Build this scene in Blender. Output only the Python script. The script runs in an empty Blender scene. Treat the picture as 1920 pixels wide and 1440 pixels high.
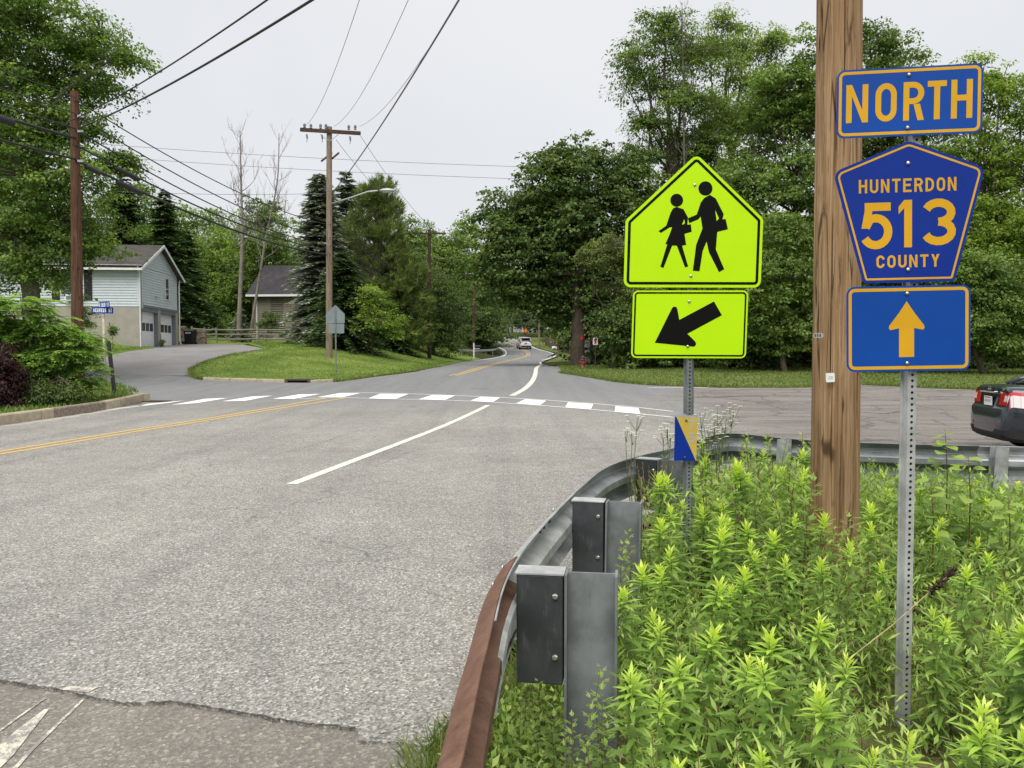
import bpy, bmesh, math, random
import numpy as np
from mathutils import Vector, Matrix, Euler

R = math.radians
rng = np.random.default_rng(7)
random.seed(7)
scene = bpy.context.scene
col = scene.collection

# ------------------------------------------------------------------ camera
FPX = 1480.0                      # focal length in pixels of the 1920 px wide photograph
CAMZ = 1.6
PITCH = math.atan(54 / FPX)       # looking slightly down
cam_d = bpy.data.cameras.new('camera')
cam = bpy.data.objects.new('camera', cam_d)
col.objects.link(cam)
cam.location = (0, 0, CAMZ)
cam.rotation_euler = (math.pi / 2 - PITCH, 0, 0)
cam_d.sensor_fit = 'HORIZONTAL'
cam_d.angle = 2 * math.atan(960 / FPX)
cam_d.clip_start = 0.05
cam_d.clip_end = 3000
scene.camera = cam

# ------------------------------------------------------------------ sky: bright overcast
SUN_EL, SUN_AZ = R(62), R(200)    # azimuth clockwise from +Y
world = bpy.data.worlds.new('World')
scene.world = world
world.use_nodes = True
wn, wl = world.node_tree.nodes, world.node_tree.links
wn.clear()
w_out = wn.new('ShaderNodeOutputWorld')
w_mix = wn.new('ShaderNodeMixShader')
w_sky = wn.new('ShaderNodeTexSky')
w_sky.sky_type = 'NISHITA'
w_sky.sun_disc = False
w_sky.sun_elevation = SUN_EL
w_sky.sun_rotation = SUN_AZ
w_b1 = wn.new('ShaderNodeBackground')
w_b1.inputs['Strength'].default_value = 0.05
w_b2 = wn.new('ShaderNodeBackground')
w_b2.inputs['Strength'].default_value = 0.36
w_tc = wn.new('ShaderNodeTexCoord')
w_no = wn.new('ShaderNodeTexNoise')
w_no.inputs['Scale'].default_value = 1.6
w_no.inputs['Detail'].default_value = 4
w_no.inputs['Roughness'].default_value = 0.45
w_rp = wn.new('ShaderNodeValToRGB')
w_rp.color_ramp.elements[0].position = 0.3
w_rp.color_ramp.elements[0].color = (0.71, 0.73, 0.77, 1)
w_rp.color_ramp.elements[1].position = 0.7
w_rp.color_ramp.elements[1].color = (0.87, 0.88, 0.895, 1)
w_mix.inputs[0].default_value = 0.93
wl.new(w_tc.outputs['Generated'], w_no.inputs['Vector'])
wl.new(w_no.outputs['Fac'], w_rp.inputs['Fac'])
wl.new(w_rp.outputs['Color'], w_b2.inputs['Color'])
wl.new(w_sky.outputs['Color'], w_b1.inputs['Color'])
wl.new(w_b1.outputs[0], w_mix.inputs[1])
wl.new(w_b2.outputs[0], w_mix.inputs[2])
wl.new(w_mix.outputs[0], w_out.inputs['Surface'])

sun_d = bpy.data.lights.new('sun', 'SUN')
sun_d.energy = 1.5
sun_d.angle = R(60)
sun_d.color = (1.0, 0.96, 0.9)
sun = bpy.data.objects.new('sun', sun_d)
col.objects.link(sun)
sun.location = (0, -20, 40)
sdir = Vector((math.sin(SUN_AZ) * math.cos(SUN_EL), math.cos(SUN_AZ) * math.cos(SUN_EL), math.sin(SUN_EL)))
sun.rotation_euler = sdir.to_track_quat('Z', 'Y').to_euler()

vs = scene.view_settings
vs.view_transform = 'Standard'
vs.look = 'None'
vs.exposure = 1.5
vs.gamma = 1.0
vs.use_curve_mapping = False
scene.cycles.max_bounces = 6
scene.cycles.diffuse_bounces = 4
scene.cycles.glossy_bounces = 3
scene.cycles.transmission_bounces = 4
scene.cycles.transparent_max_bounces = 6
scene.cycles.caustics_reflective = False
scene.cycles.caustics_refractive = False
scene.cycles.use_denoising = True

# ------------------------------------------------------------------ pixel <-> world measuring
def ray(px, py):
    u, v = (px - 960) / FPX, (720 - py) / FPX
    return Vector((u, math.cos(PITCH) + v * math.sin(PITCH), -math.sin(PITCH) + v * math.cos(PITCH)))

def at(px, py, Y):
    d = ray(px, py)
    t = Y / d.y
    return Vector((d.x * t, Y, CAMZ + d.z * t))

def sm(t):
    t = np.clip(t, 0, 1)
    return t * t * (3 - 2 * t)

_ty = np.arange(-80, 700, 0.5)
_tz = np.interp(_ty, [-80, 18, 24, 30, 40, 46, 60, 80, 95, 115, 160, 220, 400, 700],
                [0, 0, .15, .35, .6, .8, .95, 1.15, 1.5, 2.45, 5.7, 9, 14, 16])
_k = np.exp(-0.5 * (np.arange(-10, 11) / 4.0) ** 2); _k /= _k.sum()
_tz = np.convolve(np.pad(_tz, 10, mode='edge'), _k, mode='valid')
XL_Y = [30, 35, 38.5, 42.5, 48, 75, 86, 94, 103, 114, 124, 132, 142, 170]
XL_X = [-12, -8.5, -6.8, -5.2, -4.2, -3.75, -2.0, -1.1, -.83, -1.3, -2.5, -4, -6.7, -14]

def Z(x, y):
    x = np.asarray(x, float); y = np.asarray(y, float)
    z = np.interp(y, _ty, _tz)
    A = np.interp(y, [33, 38, 50, 60, 80, 120, 200], [0, .33, 1.2, 1.5, 2.0, 3, 3])
    xl = np.interp(y, XL_Y, XL_X)
    z = z + A * sm((xl - x - 0.3) / 8.5)
    # bank climbing along the front of the blue house
    z = z + 1.25 * sm((-24.2 - x) / 4.0) * sm((y - 38) / 9)
    return z

def zz(x, y):
    return float(Z(x, y))

def gp(px, py, dz=0.0):
    d = ray(px, py)
    t0, t = 0.5, 0.5
    while t < 600:
        p = d * t
        if CAMZ + p.z <= zz(p.x, p.y) + dz:
            break
        t0 = t
        t *= 1.02
    for _ in range(30):
        m = 0.5 * (t0 + t)
        p = d * m
        if CAMZ + p.z <= zz(p.x, p.y) + dz: t = m
        else: t0 = m
    p = d * t
    return Vector((p.x, p.y, zz(p.x, p.y)))

# ------------------------------------------------------------------ materials
MATS = {}
class NT:
    def __init__(s, name):
        s.m = bpy.data.materials.new(name)
        s.m.use_nodes = True
        s.n, s.l = s.m.node_tree.nodes, s.m.node_tree.links
        s.b = s.n['Principled BSDF']
        s.out = s.n['Material Output']
        MATS[name] = s.m
    def node(s, t, **kw):
        nd = s.n.new(t)
        for k, v in kw.items():
            if k in nd.inputs: nd.inputs[k].default_value = v
            else: setattr(nd, k, v)
        return nd
    def link(s, a, b): s.l.new(a, b)
    def coord(s, kind='Object', scale=None):
        tc = s.node('ShaderNodeTexCoord')
        o = tc.outputs[kind]
        if scale is None: return o
        mp = s.node('ShaderNodeMapping')
        mp.inputs['Scale'].default_value = scale
        s.link(o, mp.inputs['Vector'])
        return mp.outputs['Vector']
    def noise(s, vec, scale, detail=4, rough=.55):
        nd = s.node('ShaderNodeTexNoise', Scale=scale, Detail=detail, Roughness=rough)
        s.link(vec, nd.inputs['Vector'])
        return nd.outputs['Fac']
    def ramp(s, fac, stops):
        nd = s.node('ShaderNodeValToRGB')
        cr = nd.color_ramp
        while len(cr.elements) < len(stops): cr.elements.new(0.5)
        for e, (p, c) in zip(cr.elements, stops):
            e.position = p
            e.color = (*c, 1) if len(c) == 3 else c
        s.link(fac, nd.inputs['Fac'])
        return nd.outputs['Color']
    def mix(s, fac, a, b, mode='MIX'):
        nd = s.node('ShaderNodeMix', data_type='RGBA', blend_type=mode)
        for sock, v in ((nd.inputs[0], fac), (nd.inputs[6], a), (nd.inputs[7], b)):
            if isinstance(v, (int, float)): sock.default_value = v
            elif isinstance(v, tuple): sock.default_value = (*v, 1)
            else: s.link(v, sock)
        return nd.outputs[2]
    def math(s, op, a, b=None, clamp=False):
        nd = s.node('ShaderNodeMath', operation=op, use_clamp=clamp)
        for i, v in enumerate((a, b)):
            if v is None: continue
            if isinstance(v, (int, float)): nd.inputs[i].default_value = v
            else: s.link(v, nd.inputs[i])
        return nd.outputs[0]
    def mapr(s, v, a, b, c=0., d=1.):
        nd = s.node('ShaderNodeMapRange', interpolation_type='SMOOTHSTEP')
        s.link(v, nd.inputs[0])
        for i, x in zip((1, 2, 3, 4), (a, b, c, d)): nd.inputs[i].default_value = x
        return nd.outputs[0]
    def bump(s, h, strength=.3, dist=.01):
        nd = s.node('ShaderNodeBump', Strength=strength, Distance=dist)
        s.link(h, nd.inputs['Height'])
        s.link(nd.outputs[0], s.b.inputs['Normal'])
    def base(s, c):
        if isinstance(c, tuple): s.b.inputs['Base Color'].default_value = (*c, 1)
        else: s.link(c, s.b.inputs['Base Color'])
    def pbr(s, rough=.6, metal=0., spec=.5):
        s.b.inputs['Roughness'].default_value = rough
        s.b.inputs['Metallic'].default_value = metal
        s.b.inputs['Specular IOR Level'].default_value = spec

def plain(name, c, rough=.6, metal=0., spec=.4, var=.12, scale=8., bump=0.):
    t = NT(name)
    v = t.coord('Object')
    n = t.noise(v, scale, 5)
    lo = tuple(x * (1 - var) for x in c); hi = tuple(min(1, x * (1 + var)) for x in c)
    t.base(t.ramp(n, [(.3, lo), (.7, hi)]))
    t.pbr(rough, metal, spec)
    if bump: t.bump(n, bump, .01)
    return t.m

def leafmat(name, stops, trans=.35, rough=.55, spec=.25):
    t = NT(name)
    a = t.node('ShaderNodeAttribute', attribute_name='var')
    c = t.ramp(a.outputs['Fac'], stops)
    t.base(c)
    t.pbr(rough, 0, spec)
    tr = t.node('ShaderNodeBsdfTranslucent')
    bright = t.mix(1.0, c, (1.25, 1.3, .6), 'MULTIPLY')
    t.link(bright, tr.inputs['Color'])
    mx = t.node('ShaderNodeMixShader')
    mx.inputs[0].default_value = trans
    t.link(t.b.outputs[0], mx.inputs[1])
    t.link(tr.outputs[0], mx.inputs[2])
    t.link(mx.outputs[0], t.out.inputs['Surface'])
    return t.m

# ------------------------------------------------------------------ mesh builders
class MB:
    def __init__(s): s.v = []; s.f = []
    def add(s, verts, faces):
        o = len(s.v)
        s.v += [tuple(p) for p in verts]
        s.f += [tuple(i + o for i in f) for f in faces]
        return s
    def box(s, c, size, rot=None):
        hx, hy, hz = [x / 2 for x in size]
        vs_ = [Vector((sx * hx, sy * hy, sz * hz)) for sz in (-1, 1) for sy in (-1, 1) for sx in (-1, 1)]
        if rot is not None:
            m = rot if isinstance(rot, Matrix) else Euler(rot).to_matrix()
            vs_ = [m @ p for p in vs_]
        c = Vector(c)
        return s.add([p + c for p in vs_], [(0, 2, 3, 1), (4, 5, 7, 6), (0, 1, 5, 4), (2, 6, 7, 3), (0, 4, 6, 2), (1, 3, 7, 5)])
    def bbox(s, a, b):
        return s.box([(x + y) / 2 for x, y in zip(a, b)], [abs(y - x) for x, y in zip(a, b)])
    def tube(s, pts, radii, n=8, cap=True):
        pts = [Vector(p) for p in pts]
        if not isinstance(radii, (list, tuple)): radii = [radii] * len(pts)
        rings = []
        up = None
        for i, p in enumerate(pts):
            d = (pts[min(i + 1, len(pts) - 1)] - pts[max(i - 1, 0)])
            if d.length < 1e-9: d = Vector((0, 0, 1))
            d.normalize()
            if up is None:
                up = Vector((1, 0, 0)) if abs(d.x) < .9 else Vector((0, 1, 0))
            a = d.cross(up)
            if a.length < 1e-4: a = d.orthogonal()
            a.normalize()
            b = d.cross(a)
            up = -b if False else up
            rings.append([p + (a * math.cos(2 * math.pi * k / n) + b * math.sin(2 * math.pi * k / n)) * radii[i] for k in range(n)])
        vs_ = [q for r in rings for q in r]
        fs = []
        for i in range(len(pts) - 1):
            for k in range(n):
                fs.append((i * n + k, i * n + (k + 1) % n, (i + 1) * n + (k + 1) % n, (i + 1) * n + k))
        if cap:
            fs.append(tuple(reversed(range(n))))
            fs.append(tuple((len(pts) - 1) * n + k for k in range(n)))
        return s.add(vs_, fs)
    def prism(s, pts, y0, y1):
        """outline (x,z) counter-clockwise seen from -Y, from y0 (front) to y1 (back)"""
        n = len(pts)
        vs_ = [(p[0], y0, p[1]) for p in pts] + [(p[0], y1, p[1]) for p in pts]
        fs = [tuple(range(n)), tuple(reversed(range(n, 2 * n)))]
        fs += [(i, i + n, (i + 1) % n + n, (i + 1) % n) for i in range(n)]
        return s.add(vs_, fs)
    def ring(s, outer, inner, y0, y1):
        n = len(outer)
        vs_ = [(p[0], y0, p[1]) for p in outer] + [(p[0], y0, p[1]) for p in inner] + \
              [(p[0], y1, p[1]) for p in outer] + [(p[0], y1, p[1]) for p in inner]
        fs = []
        for i in range(n):
            j = (i + 1) % n
            fs += [(i, j, n + j, n + i), (2 * n + i, 3 * n + i, 3 * n + j, 2 * n + j),
                   (i, 2 * n + i, 2 * n + j, j), (n + i, n + j, 3 * n + j, 3 * n + i)]
        return s.add(vs_, fs)
    def lathe(s, prof, c=(0, 0, 0), n=16, M=None):
        """profile of (radius, height) round Z"""
        vs_, fs = [], []
        for r, h in prof:
            for k in range(n):
                a = 2 * math.pi * k / n
                p = Vector((r * math.cos(a), r * math.sin(a), h))
                if M is not None: p = M @ p
                vs_.append(p + Vector(c))
        for i in range(len(prof) - 1):
            for k in range(n):
                fs.append((i * n + k, i * n + (k + 1) % n, (i + 1) * n + (k + 1) % n, (i + 1) * n + k))
        fs.append(tuple(reversed(range(n))))
        fs.append(tuple((len(prof) - 1) * n + k for k in range(n)))
        return s.add(vs_, fs)
    def mesh(s, name, mat, smooth=False):
        me = bpy.data.meshes.new(name)
        me.from_pydata(s.v, [], s.f)
        me.materials.append(MATS[mat] if isinstance(mat, str) else mat)
        if smooth: me.shade_smooth()
        me.update()
        return me
    def build(s, name, mat, parent=None, smooth=False, bevel=0, **kw):
        return link(name, s.mesh(name, mat, smooth), parent, bevel=bevel, **kw)

def link(name, me, parent=None, loc=None, rot=None, scale=None, bevel=0, kind=None):
    o = bpy.data.objects.new(name, me)
    col.objects.link(o)
    if parent is not None: o.parent = parent
    if loc is not None: o.location = loc
    if rot is not None: o.rotation_euler = rot
    if scale is not None: o.scale = scale if hasattr(scale, '__len__') else (scale,) * 3
    if bevel:
        b = o.modifiers.new('bevel', 'BEVEL'); b.width = bevel; b.segments = 2; b.limit_method = 'ANGLE'
    if kind: o['kind'] = kind
    return o

def tag(o, label, cat, group=None):
    o['label'] = label
    o['category'] = cat
    if group: o['group'] = group
    return o

def thing(name, label, cat, loc=(0, 0, 0), rz=0, group=None, rot=None):
    o = bpy.data.objects.new(name, None)
    o.empty_display_size = .2
    col.objects.link(o)
    o.location = loc
    o.rotation_euler = rot if rot is not None else (0, 0, rz)
    return tag(o, label, cat, group)

def copy_tree(o, parent=None):
    c = o.copy()
    col.objects.link(c)
    if parent is not None: c.parent = parent
    for ch in o.children: copy_tree(ch, c)
    return c

def struct(o):
    o['kind'] = 'structure'
    return o

def round_poly(pts, r, n=6):
    out = []
    N = len(pts)
    for i in range(N):
        p, a, b = Vector(pts[i]), Vector(pts[i - 1]), Vector(pts[(i + 1) % N])
        rr = r[i] if isinstance(r, (list, tuple)) else r
        if rr <= 0:
            out.append((p.x, p.y)); continue
        u, v = (a - p).normalized(), (b - p).normalized()
        ang = u.angle(v)
        d = rr / math.tan(ang / 2)
        c = p + (u + v).normalized() * (rr / math.sin(ang / 2))
        s0, s1 = p + u * d - c, p + v * d - c
        a0 = math.atan2(s0.y, s0.x); a1 = math.atan2(s1.y, s1.x)
        da = (a1 - a0 + math.pi) % (2 * math.pi) - math.pi
        for k in range(n + 1):
            t = a0 + da * k / n
            out.append((c.x + rr * math.cos(t), c.y + rr * math.sin(t)))
    return out

def inset(pts, d):
    """inset a counter-clockwise polygon"""
    out = []
    N = len(pts)
    for i in range(N):
        p, a, b = Vector(pts[i]), Vector(pts[i - 1]), Vector(pts[(i + 1) % N])
        e0, e1 = (p - a).normalized(), (b - p).normalized()
        n0, n1 = Vector((-e0.y, e0.x)), Vector((-e1.y, e1.x))
        m = (n0 + n1).normalized()
        q = p + m * (d / max(.3, m.dot(n0)))
        out.append((q.x, q.y))
    return out

# ------------------------------------------------------------------ highway lettering drawn as strokes
def rib(path, s, closed=False):
    P = [Vector(p) for p in path]
    L, Rr = [], []
    N = len(P)
    for i in range(N):
        a = P[i - 1] if (i > 0 or closed) else P[i]
        b = P[(i + 1) % N] if (i < N - 1 or closed) else P[i]
        e0 = (P[i] - a) if (P[i] - a).length > 1e-9 else (b - P[i])
        e1 = (b - P[i]) if (b - P[i]).length > 1e-9 else e0
        e0, e1 = e0.normalized(), e1.normalized()
        n0, n1 = Vector((-e0.y, e0.x)), Vector((-e1.y, e1.x))
        m = (n0 + n1).normalized()
        m = m * (s / 2 / max(.5, m.dot(n0)))
        L.append(P[i] + m); Rr.append(P[i] - m)
    return L, Rr

def arc(cx, cy, rx, ry, a0, a1, n=12):
    return [(cx + rx * math.cos(R(a0 + (a1 - a0) * k / n)), cy + ry * math.sin(R(a0 + (a1 - a0) * k / n))) for k in range(n + 1)]

def glyph(ch, w, h, s):
    """list of ('poly', pts) and ('rib', path, closed) in a w x h box, stroke s"""
    q = s / 2
    rect = lambda x0, y0, x1, y1: ('poly', [(x0, y0), (x1, y0), (x1, y1), (x0, y1)])
    sl = lambda x0, x1, y0, y1, k=1.12: ('poly', [(x0, y0), (x0 + s * k, y0), (x1 + s * k, y1), (x1, y1)])
    V = rect(0, 0, s, h)
    if ch == 'N': return [V, rect(w - s, 0, w, h), ('poly', [(s, h), (0.02 * w + s * .15, h), (w - s, 0), (w - s * .15, 0)])]
    if ch == 'H': return [V, rect(w - s, 0, w, h), rect(s, h * .5 - q + .03 * h, w - s, h * .5 + q + .03 * h)]
    if ch == 'T': return [rect(w / 2 - q, 0, w / 2 + q, h - s), rect(0, h - s, w, h)]
    if ch == 'I' : return [rect(w / 2 - q, 0, w / 2 + q, h)]
    if ch == '1': return [rect(w - s, 0, w, h), ('poly', [(0, h * .86), (0, h * .86 - s * .95), (w - s, h * .93 - s * .6), (w - s, h)])]
    if ch == 'E': return [V, rect(s, h - s, w, h), rect(s, 0, w, s), rect(s, h * .52 - q, w * .88, h * .52 + q)]
    if ch == 'O':
        r = w / 2 - q
        return [('rib', arc(w / 2, h - q - r * 1.15, r, r * 1.15, 0, 180) + arc(w / 2, q + r * 1.15, r, r * 1.15, 180, 360), True)]
    if ch == 'U':
        r = w / 2 - q
        return [('rib', [(q, h)] + arc(w / 2, q + r, r, r, 180, 360) + [(w - q, h)], False)]
    if ch == 'C':
        r = w / 2 - q
        return [('rib', arc(w / 2, h - q - r * 1.1, r, r * 1.1, 5, 180) + arc(w / 2, q + r * 1.1, r, r * 1.1, 180, 355), False)]
    if ch == 'D':
        r = w * .55
        return [V, ('rib', [(s, h - q)] + arc(w - q - r, h - q - r, r, r, 90, 0) + arc(w - q - r, q + r, r, r, 0, -90) + [(s, q)], False)]
    if ch == 'R':
        r = (h * .5 - q) / 2
        return [V, ('rib', [(s, h - q)] + arc(w - q - r, h - q - r, r, r, 90, -90) + [(s, h - q - 2 * r)], False),
                ('poly', [(w - s * 1.1, 0), (w, 0), (w * .52 + s * 1.0, h * .47 - s * .3), (w * .52 - s * .1, h * .47 - s * .3)])]
    if ch == 'P':
        r = (h * .5 - q) / 2
        return [V, ('rib', [(s, h - q)] + arc(w - q - r, h - q - r, r, r, 90, -90) + [(s, h - q - 2 * r)], False)]
    if ch == 'B':
        r1 = (h * .5 - q) / 2
        return [V, ('rib', [(s, h - q)] + arc(w - q * 1.3 - r1, h - q - r1, r1, r1, 90, -90) + [(s, h - q - 2 * r1)], False),
                ('rib', [(s, h / 2 + q * .0)] + arc(w - q - r1, q + r1, r1, r1, 90, -90) + [(s, q)], False)]
    if ch == 'Y': return [rect(w / 2 - q, 0, w / 2 + q, h * .45), ('poly', [(w / 2 - q, h * .45), (w / 2 + q, h * .45), (s * 1.1, h), (0, h)]),
                          ('poly', [(w / 2 - q, h * .45), (w / 2 + q, h * .45), (w, h), (w - s * 1.1, h)])]
    if ch == 'A': return [sl(0, w / 2 - s * .56, 0, h), sl(w - s * 1.12, w / 2 - s * .56, 0, h), rect(w * .28, h * .25, w * .72, h * .25 + s * .85)]
    if ch == 'V': return [sl(w / 2 - s * .56, 0, 0, h), sl(w / 2 - s * .56, w - s * 1.12, 0, h)]
    if ch == 'M': return [V, rect(w - s, 0, w, h), ('poly', [(s, h), (s * .6, h * .8), (w / 2, h * .25), (w / 2, h * .25 + s)]),
                          ('poly', [(w - s, h), (w / 2, h * .25 + s), (w / 2, h * .25), (w - s * .6, h * .8)])]
    if ch == 'S':
        r = (h / 2 - q) / 2 + q * .0
        rx = w / 2 - q
        ry = (h - s) / 4
        return [('rib', arc(w / 2, h - q - ry, rx, ry, 25, 270) [:-1] + arc(w / 2, q + ry, rx, ry, 90, -155), False)]
    if ch == '3':
        rx, ry = w / 2 - q, (h - s) / 4
        return [('rib', arc(w / 2 - q * .2, h - q - ry, rx, ry, 160, -90) , False),
                ('rib', arc(w / 2 - q * .2, q + ry * 1.02, rx * 1.04, ry * 1.02, 90, -160), False)]
    if ch == '5':
        rx, ry = w / 2 - q, h * .29
        return [rect(w * .12, h - s, w * .93, h), ('poly', [(w * .02, h * .45), (w * .02 + s, h * .45), (w * .10 + s, h - s), (w * .12, h - s)]),
                ('rib', [(w * .06 + s * .35, h * .47)] + arc(w / 2 - q * .3, q + ry, rx * 1.05, ry, 118, -150, 18), False)]
    if ch == '7': return [rect(0, h - s, w, h), ('poly', [(w * .2, 0), (w * .2 + s * 1.1, 0), (w, h - s), (w - s * 1.1, h - s)])]
    if ch == 'W': return [sl(w * .25 - s * .5, 0, 0, h, 1), sl(w * .25 - s * .5, w * .5 - s * .5, 0, h, 1), sl(w * .75 - s * .5, w * .5 - s * .5, 0, h, 1), sl(w * .75 - s * .5, w - s, 0, h, 1)]
    return []

def text_mb(mb, items, y0, th=.0006):
    """items: (char, x, z, w, h, stroke); pieces stand th proud, each a hair more than the last"""
    k = 0
    for ch, x, z, w, h, s in items:
        for pc in glyph(ch, w, h, s):
            yy = y0 - th - .00012 * (k % 3); k += 1
            if pc[0] == 'poly':
                pts = [(x + p[0], z + p[1]) for p in pc[1]]
                ar = sum(pts[i - 1][0] * pts[i][1] - pts[i][0] * pts[i - 1][1] for i in range(len(pts)))
                if ar < 0: pts = pts[::-1]
                mb.prism(pts, yy, y0 + .0005)
            else:
                L, Q = rib([(x + p[0], z + p[1]) for p in pc[1]], s, pc[2])
                n = len(L)
                rngi = range(n if pc[2] else n - 1)
                vs_ = [(p.x, yy, p.y) for p in L] + [(p.x, yy, p.y) for p in Q]
                mb.add(vs_, [(n + i, n + (i + 1) % n, (i + 1) % n, i) for i in rngi])
    return mb

def spread(word, x0, x1, z, h, s, narrow='I1'):
    """set a word between x0 and x1"""
    n = len(word)
    unit = (x1 - x0) / (n + (n - 1) * .33 - sum(.45 for c in word if c in narrow) + 1e-9)
    out, x = [], x0
    for c in word:
        w = unit * (.55 if c in narrow else 1)
        if c != ' ': out.append((c, x, z, w, h, s))
        x += w + unit * .33
    return out

# ------------------------------------------------------------------ leaf meshes
def leaf_mesh(name, C, D, Nn, L, W, var, mat, fold=.15, attr=True):
    n = len(C)
    D = D / (np.linalg.norm(D, axis=1, keepdims=True) + 1e-9)
    S = np.cross(D, Nn); S /= (np.linalg.norm(S, axis=1, keepdims=True) + 1e-9)
    Nn = np.cross(S, D)
    L = np.broadcast_to(np.asarray(L, float), (n,))[:, None]
    W = np.broadcast_to(np.asarray(W, float), (n,))[:, None]
    v = np.empty((n, 4, 3))
    v[:, 0] = C
    v[:, 1] = C + D * L * .45 + S * W * .5 + Nn * W * fold
    v[:, 2] = C + D * L
    v[:, 3] = C + D * L * .45 - S * W * .5 + Nn * W * fold
    return quads_mesh(name, v, var, mat)

def quads_mesh(name, v, var, mat):
    n, k = v.shape[0], v.shape[1]
    me = bpy.data.meshes.new(name)
    me.vertices.add(n * k)
    me.vertices.foreach_set('co', v.reshape(-1).astype(np.float32))
    me.loops.add(n * k)
    me.loops.foreach_set('vertex_index', np.arange(n * k, dtype=np.int32))
    me.polygons.add(n)
    me.polygons.foreach_set('loop_start', np.arange(0, n * k, k, dtype=np.int32))
    a = me.attributes.new('var', 'FLOAT', 'FACE')
    a.data.foreach_set('value', np.asarray(var, np.float32))
    me.materials.append(MATS[mat])
    me.update(calc_edges=True)
    return me

def rnd_unit(n):
    v = rng.normal(size=(n, 3))
    return v / np.linalg.norm(v, axis=1, keepdims=True)
# ================================================================== MATERIALS
def asphalt(name, old=False):
    t = NT(name)
    P = t.coord('Object')
    sep = t.node('ShaderNodeSeparateXYZ'); t.link(P, sep.inputs[0])
    X, Yc = sep.outputs[0], sep.outputs[1]
    vo = t.node('ShaderNodeTexVoronoi', Scale=(70. if old else 84.)); t.link(P, vo.inputs['Vector'])
    g = t.node('ShaderNodeRGBToBW'); t.link(vo.outputs['Color'], g.inputs[0])
    fine = t.noise(P, 240, 3, .7)
    big = t.noise(P, .35, 5, .6)
    mid = t.noise(P, 3.0, 6, .65)
    if old:
        c = t.ramp(g.outputs[0], [(.0, (.15, .138, .12)), (.55, (.205, .19, .168)), (.8, (.27, .252, .215)), (1., (.44, .41, .33))])
    else:
        c = t.ramp(g.outputs[0], [(.0, (.097, .092, .083)), (.3, (.22, .212, .194)), (.65, (.322, .31, .284)), (.83, (.475, .457, .418)), (1., (.70, .675, .625))])
    c = t.mix(1.0, c, t.ramp(fine, [(.3, (.62, .62, .62)), (.65, (1.2, 1.2, 1.2))]), 'MULTIPLY')
    c = t.mix(1.0, c, t.ramp(big, [(.3, (.84, .845, .85)), (.7, (1.13, 1.12, 1.10))]), 'MULTIPLY')
    c = t.mix(1.0, c, t.ramp(mid, [(.25, (.86, .86, .86)), (.7, (1.08, 1.08, 1.08))]), 'MULTIPLY')
    if not old:
        # darker wheel paths, oil drips and faded blotches that follow the lanes
        tr = t.noise(t.coord('Object', (1.3, .05, 1)), 1.0, 4, .55)
        c = t.mix(1.0, c, t.ramp(tr, [(.35, (.87, .87, .88)), (.5, (1.0, 1.0, 1.0)), (.68, (1.06, 1.055, 1.05))]), 'MULTIPLY')
        oil = t.noise(P, .9, 8, .7)
        c = t.mix(t.mapr(oil, .62, .72, 0, .35), c, (.13, .125, .115))
        # smoother, bluer surface beyond the crossing
        far = t.mapr(t.math('ADD', Yc, t.math('MULTIPLY', mid, 6.)), 20, 34)
        c2 = t.ramp(mid, [(.3, (.185, .188, .192)), (.7, (.225, .228, .23))])
        # wheel tracks and streaks along the road
        st = t.coord('Object', (1.6, .06, 1))
        sn = t.noise(st, 1.0, 5, .6)
        c2 = t.mix(1.0, c2, t.ramp(sn, [(.3, (.88, .88, .89)), (.7, (1.07, 1.07, 1.06))]), 'MULTIPLY')
        c2 = t.mix(1.0, c2, t.ramp(fine, [(.3, (.85, .85, .85)), (.7, (1.1, 1.1, 1.1))]), 'MULTIPLY')
        c = t.mix(far, c, c2)
        # worn, dusty brown parking area on the right
        pk = t.math('ADD', t.math('SUBTRACT', X, t.math('MULTIPLY', Yc, .12)), t.math('MULTIPLY', big, 5.))
        pm = t.mapr(pk, 3.6, 6.4)
        # crack network
        wv = t.node('ShaderNodeVectorMath', operation='ADD')
        wn_ = t.node('ShaderNodeTexNoise', Scale=1.6, Detail=5.0); t.link(P, wn_.inputs['Vector'])
        sc_ = t.node('ShaderNodeVectorMath', operation='SCALE'); sc_.inputs['Scale'].default_value = .9
        t.link(wn_.outputs['Color'], sc_.inputs[0]); t.link(P, wv.inputs[0]); t.link(sc_.outputs[0], wv.inputs[1])
        ve = t.node('ShaderNodeTexVoronoi', feature='DISTANCE_TO_EDGE', Scale=.55); t.link(wv.outputs[0], ve.inputs['Vector'])
        ve2 = t.node('ShaderNodeTexVoronoi', feature='DISTANCE_TO_EDGE', Scale=.16); t.link(wv.outputs[0], ve2.inputs['Vector'])
        ck = t.mapr(ve.outputs['Distance'], .035, .012)
        ck2 = t.math('MULTIPLY', t.mapr(ve2.outputs['Distance'], .0042, .0018), t.mapr(mid, .47, .55))
        c = t.mix(t.math('MULTIPLY', ck2, .42), c, (.055, .052, .048))
        stp = t.coord('Object', (.25, 1.4, 1))
        ps = t.noise(stp, .8, 7, .68)
        pc = t.ramp(ps, [(.32, (.035, .031, .028)), (.41, (.10, .088, .079)), (.5, (.15, .134, .121)), (.6, (.19, .172, .156)), (.72, (.27, .247, .224))])
        pc = t.mix(1.0, pc, t.ramp(fine, [(.3, (.7, .7, .7)), (.7, (1.2, 1.2, 1.2))]), 'MULTIPLY')
        pc = t.mix(.35, pc, t.ramp(g.outputs[0], [(0, (.12, .11, .1)), (1, (.5, .47, .43))]))
        pc = t.mix(t.math('MULTIPLY', ck, .42), pc, (.04, .036, .032))
        c = t.mix(pm, c, pc)
    t.base(c)
    t.pbr(.88, 0, .25)
    h = t.math('ADD', vo.outputs['Distance'], t.math('MULTIPLY', fine, .6))
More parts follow.
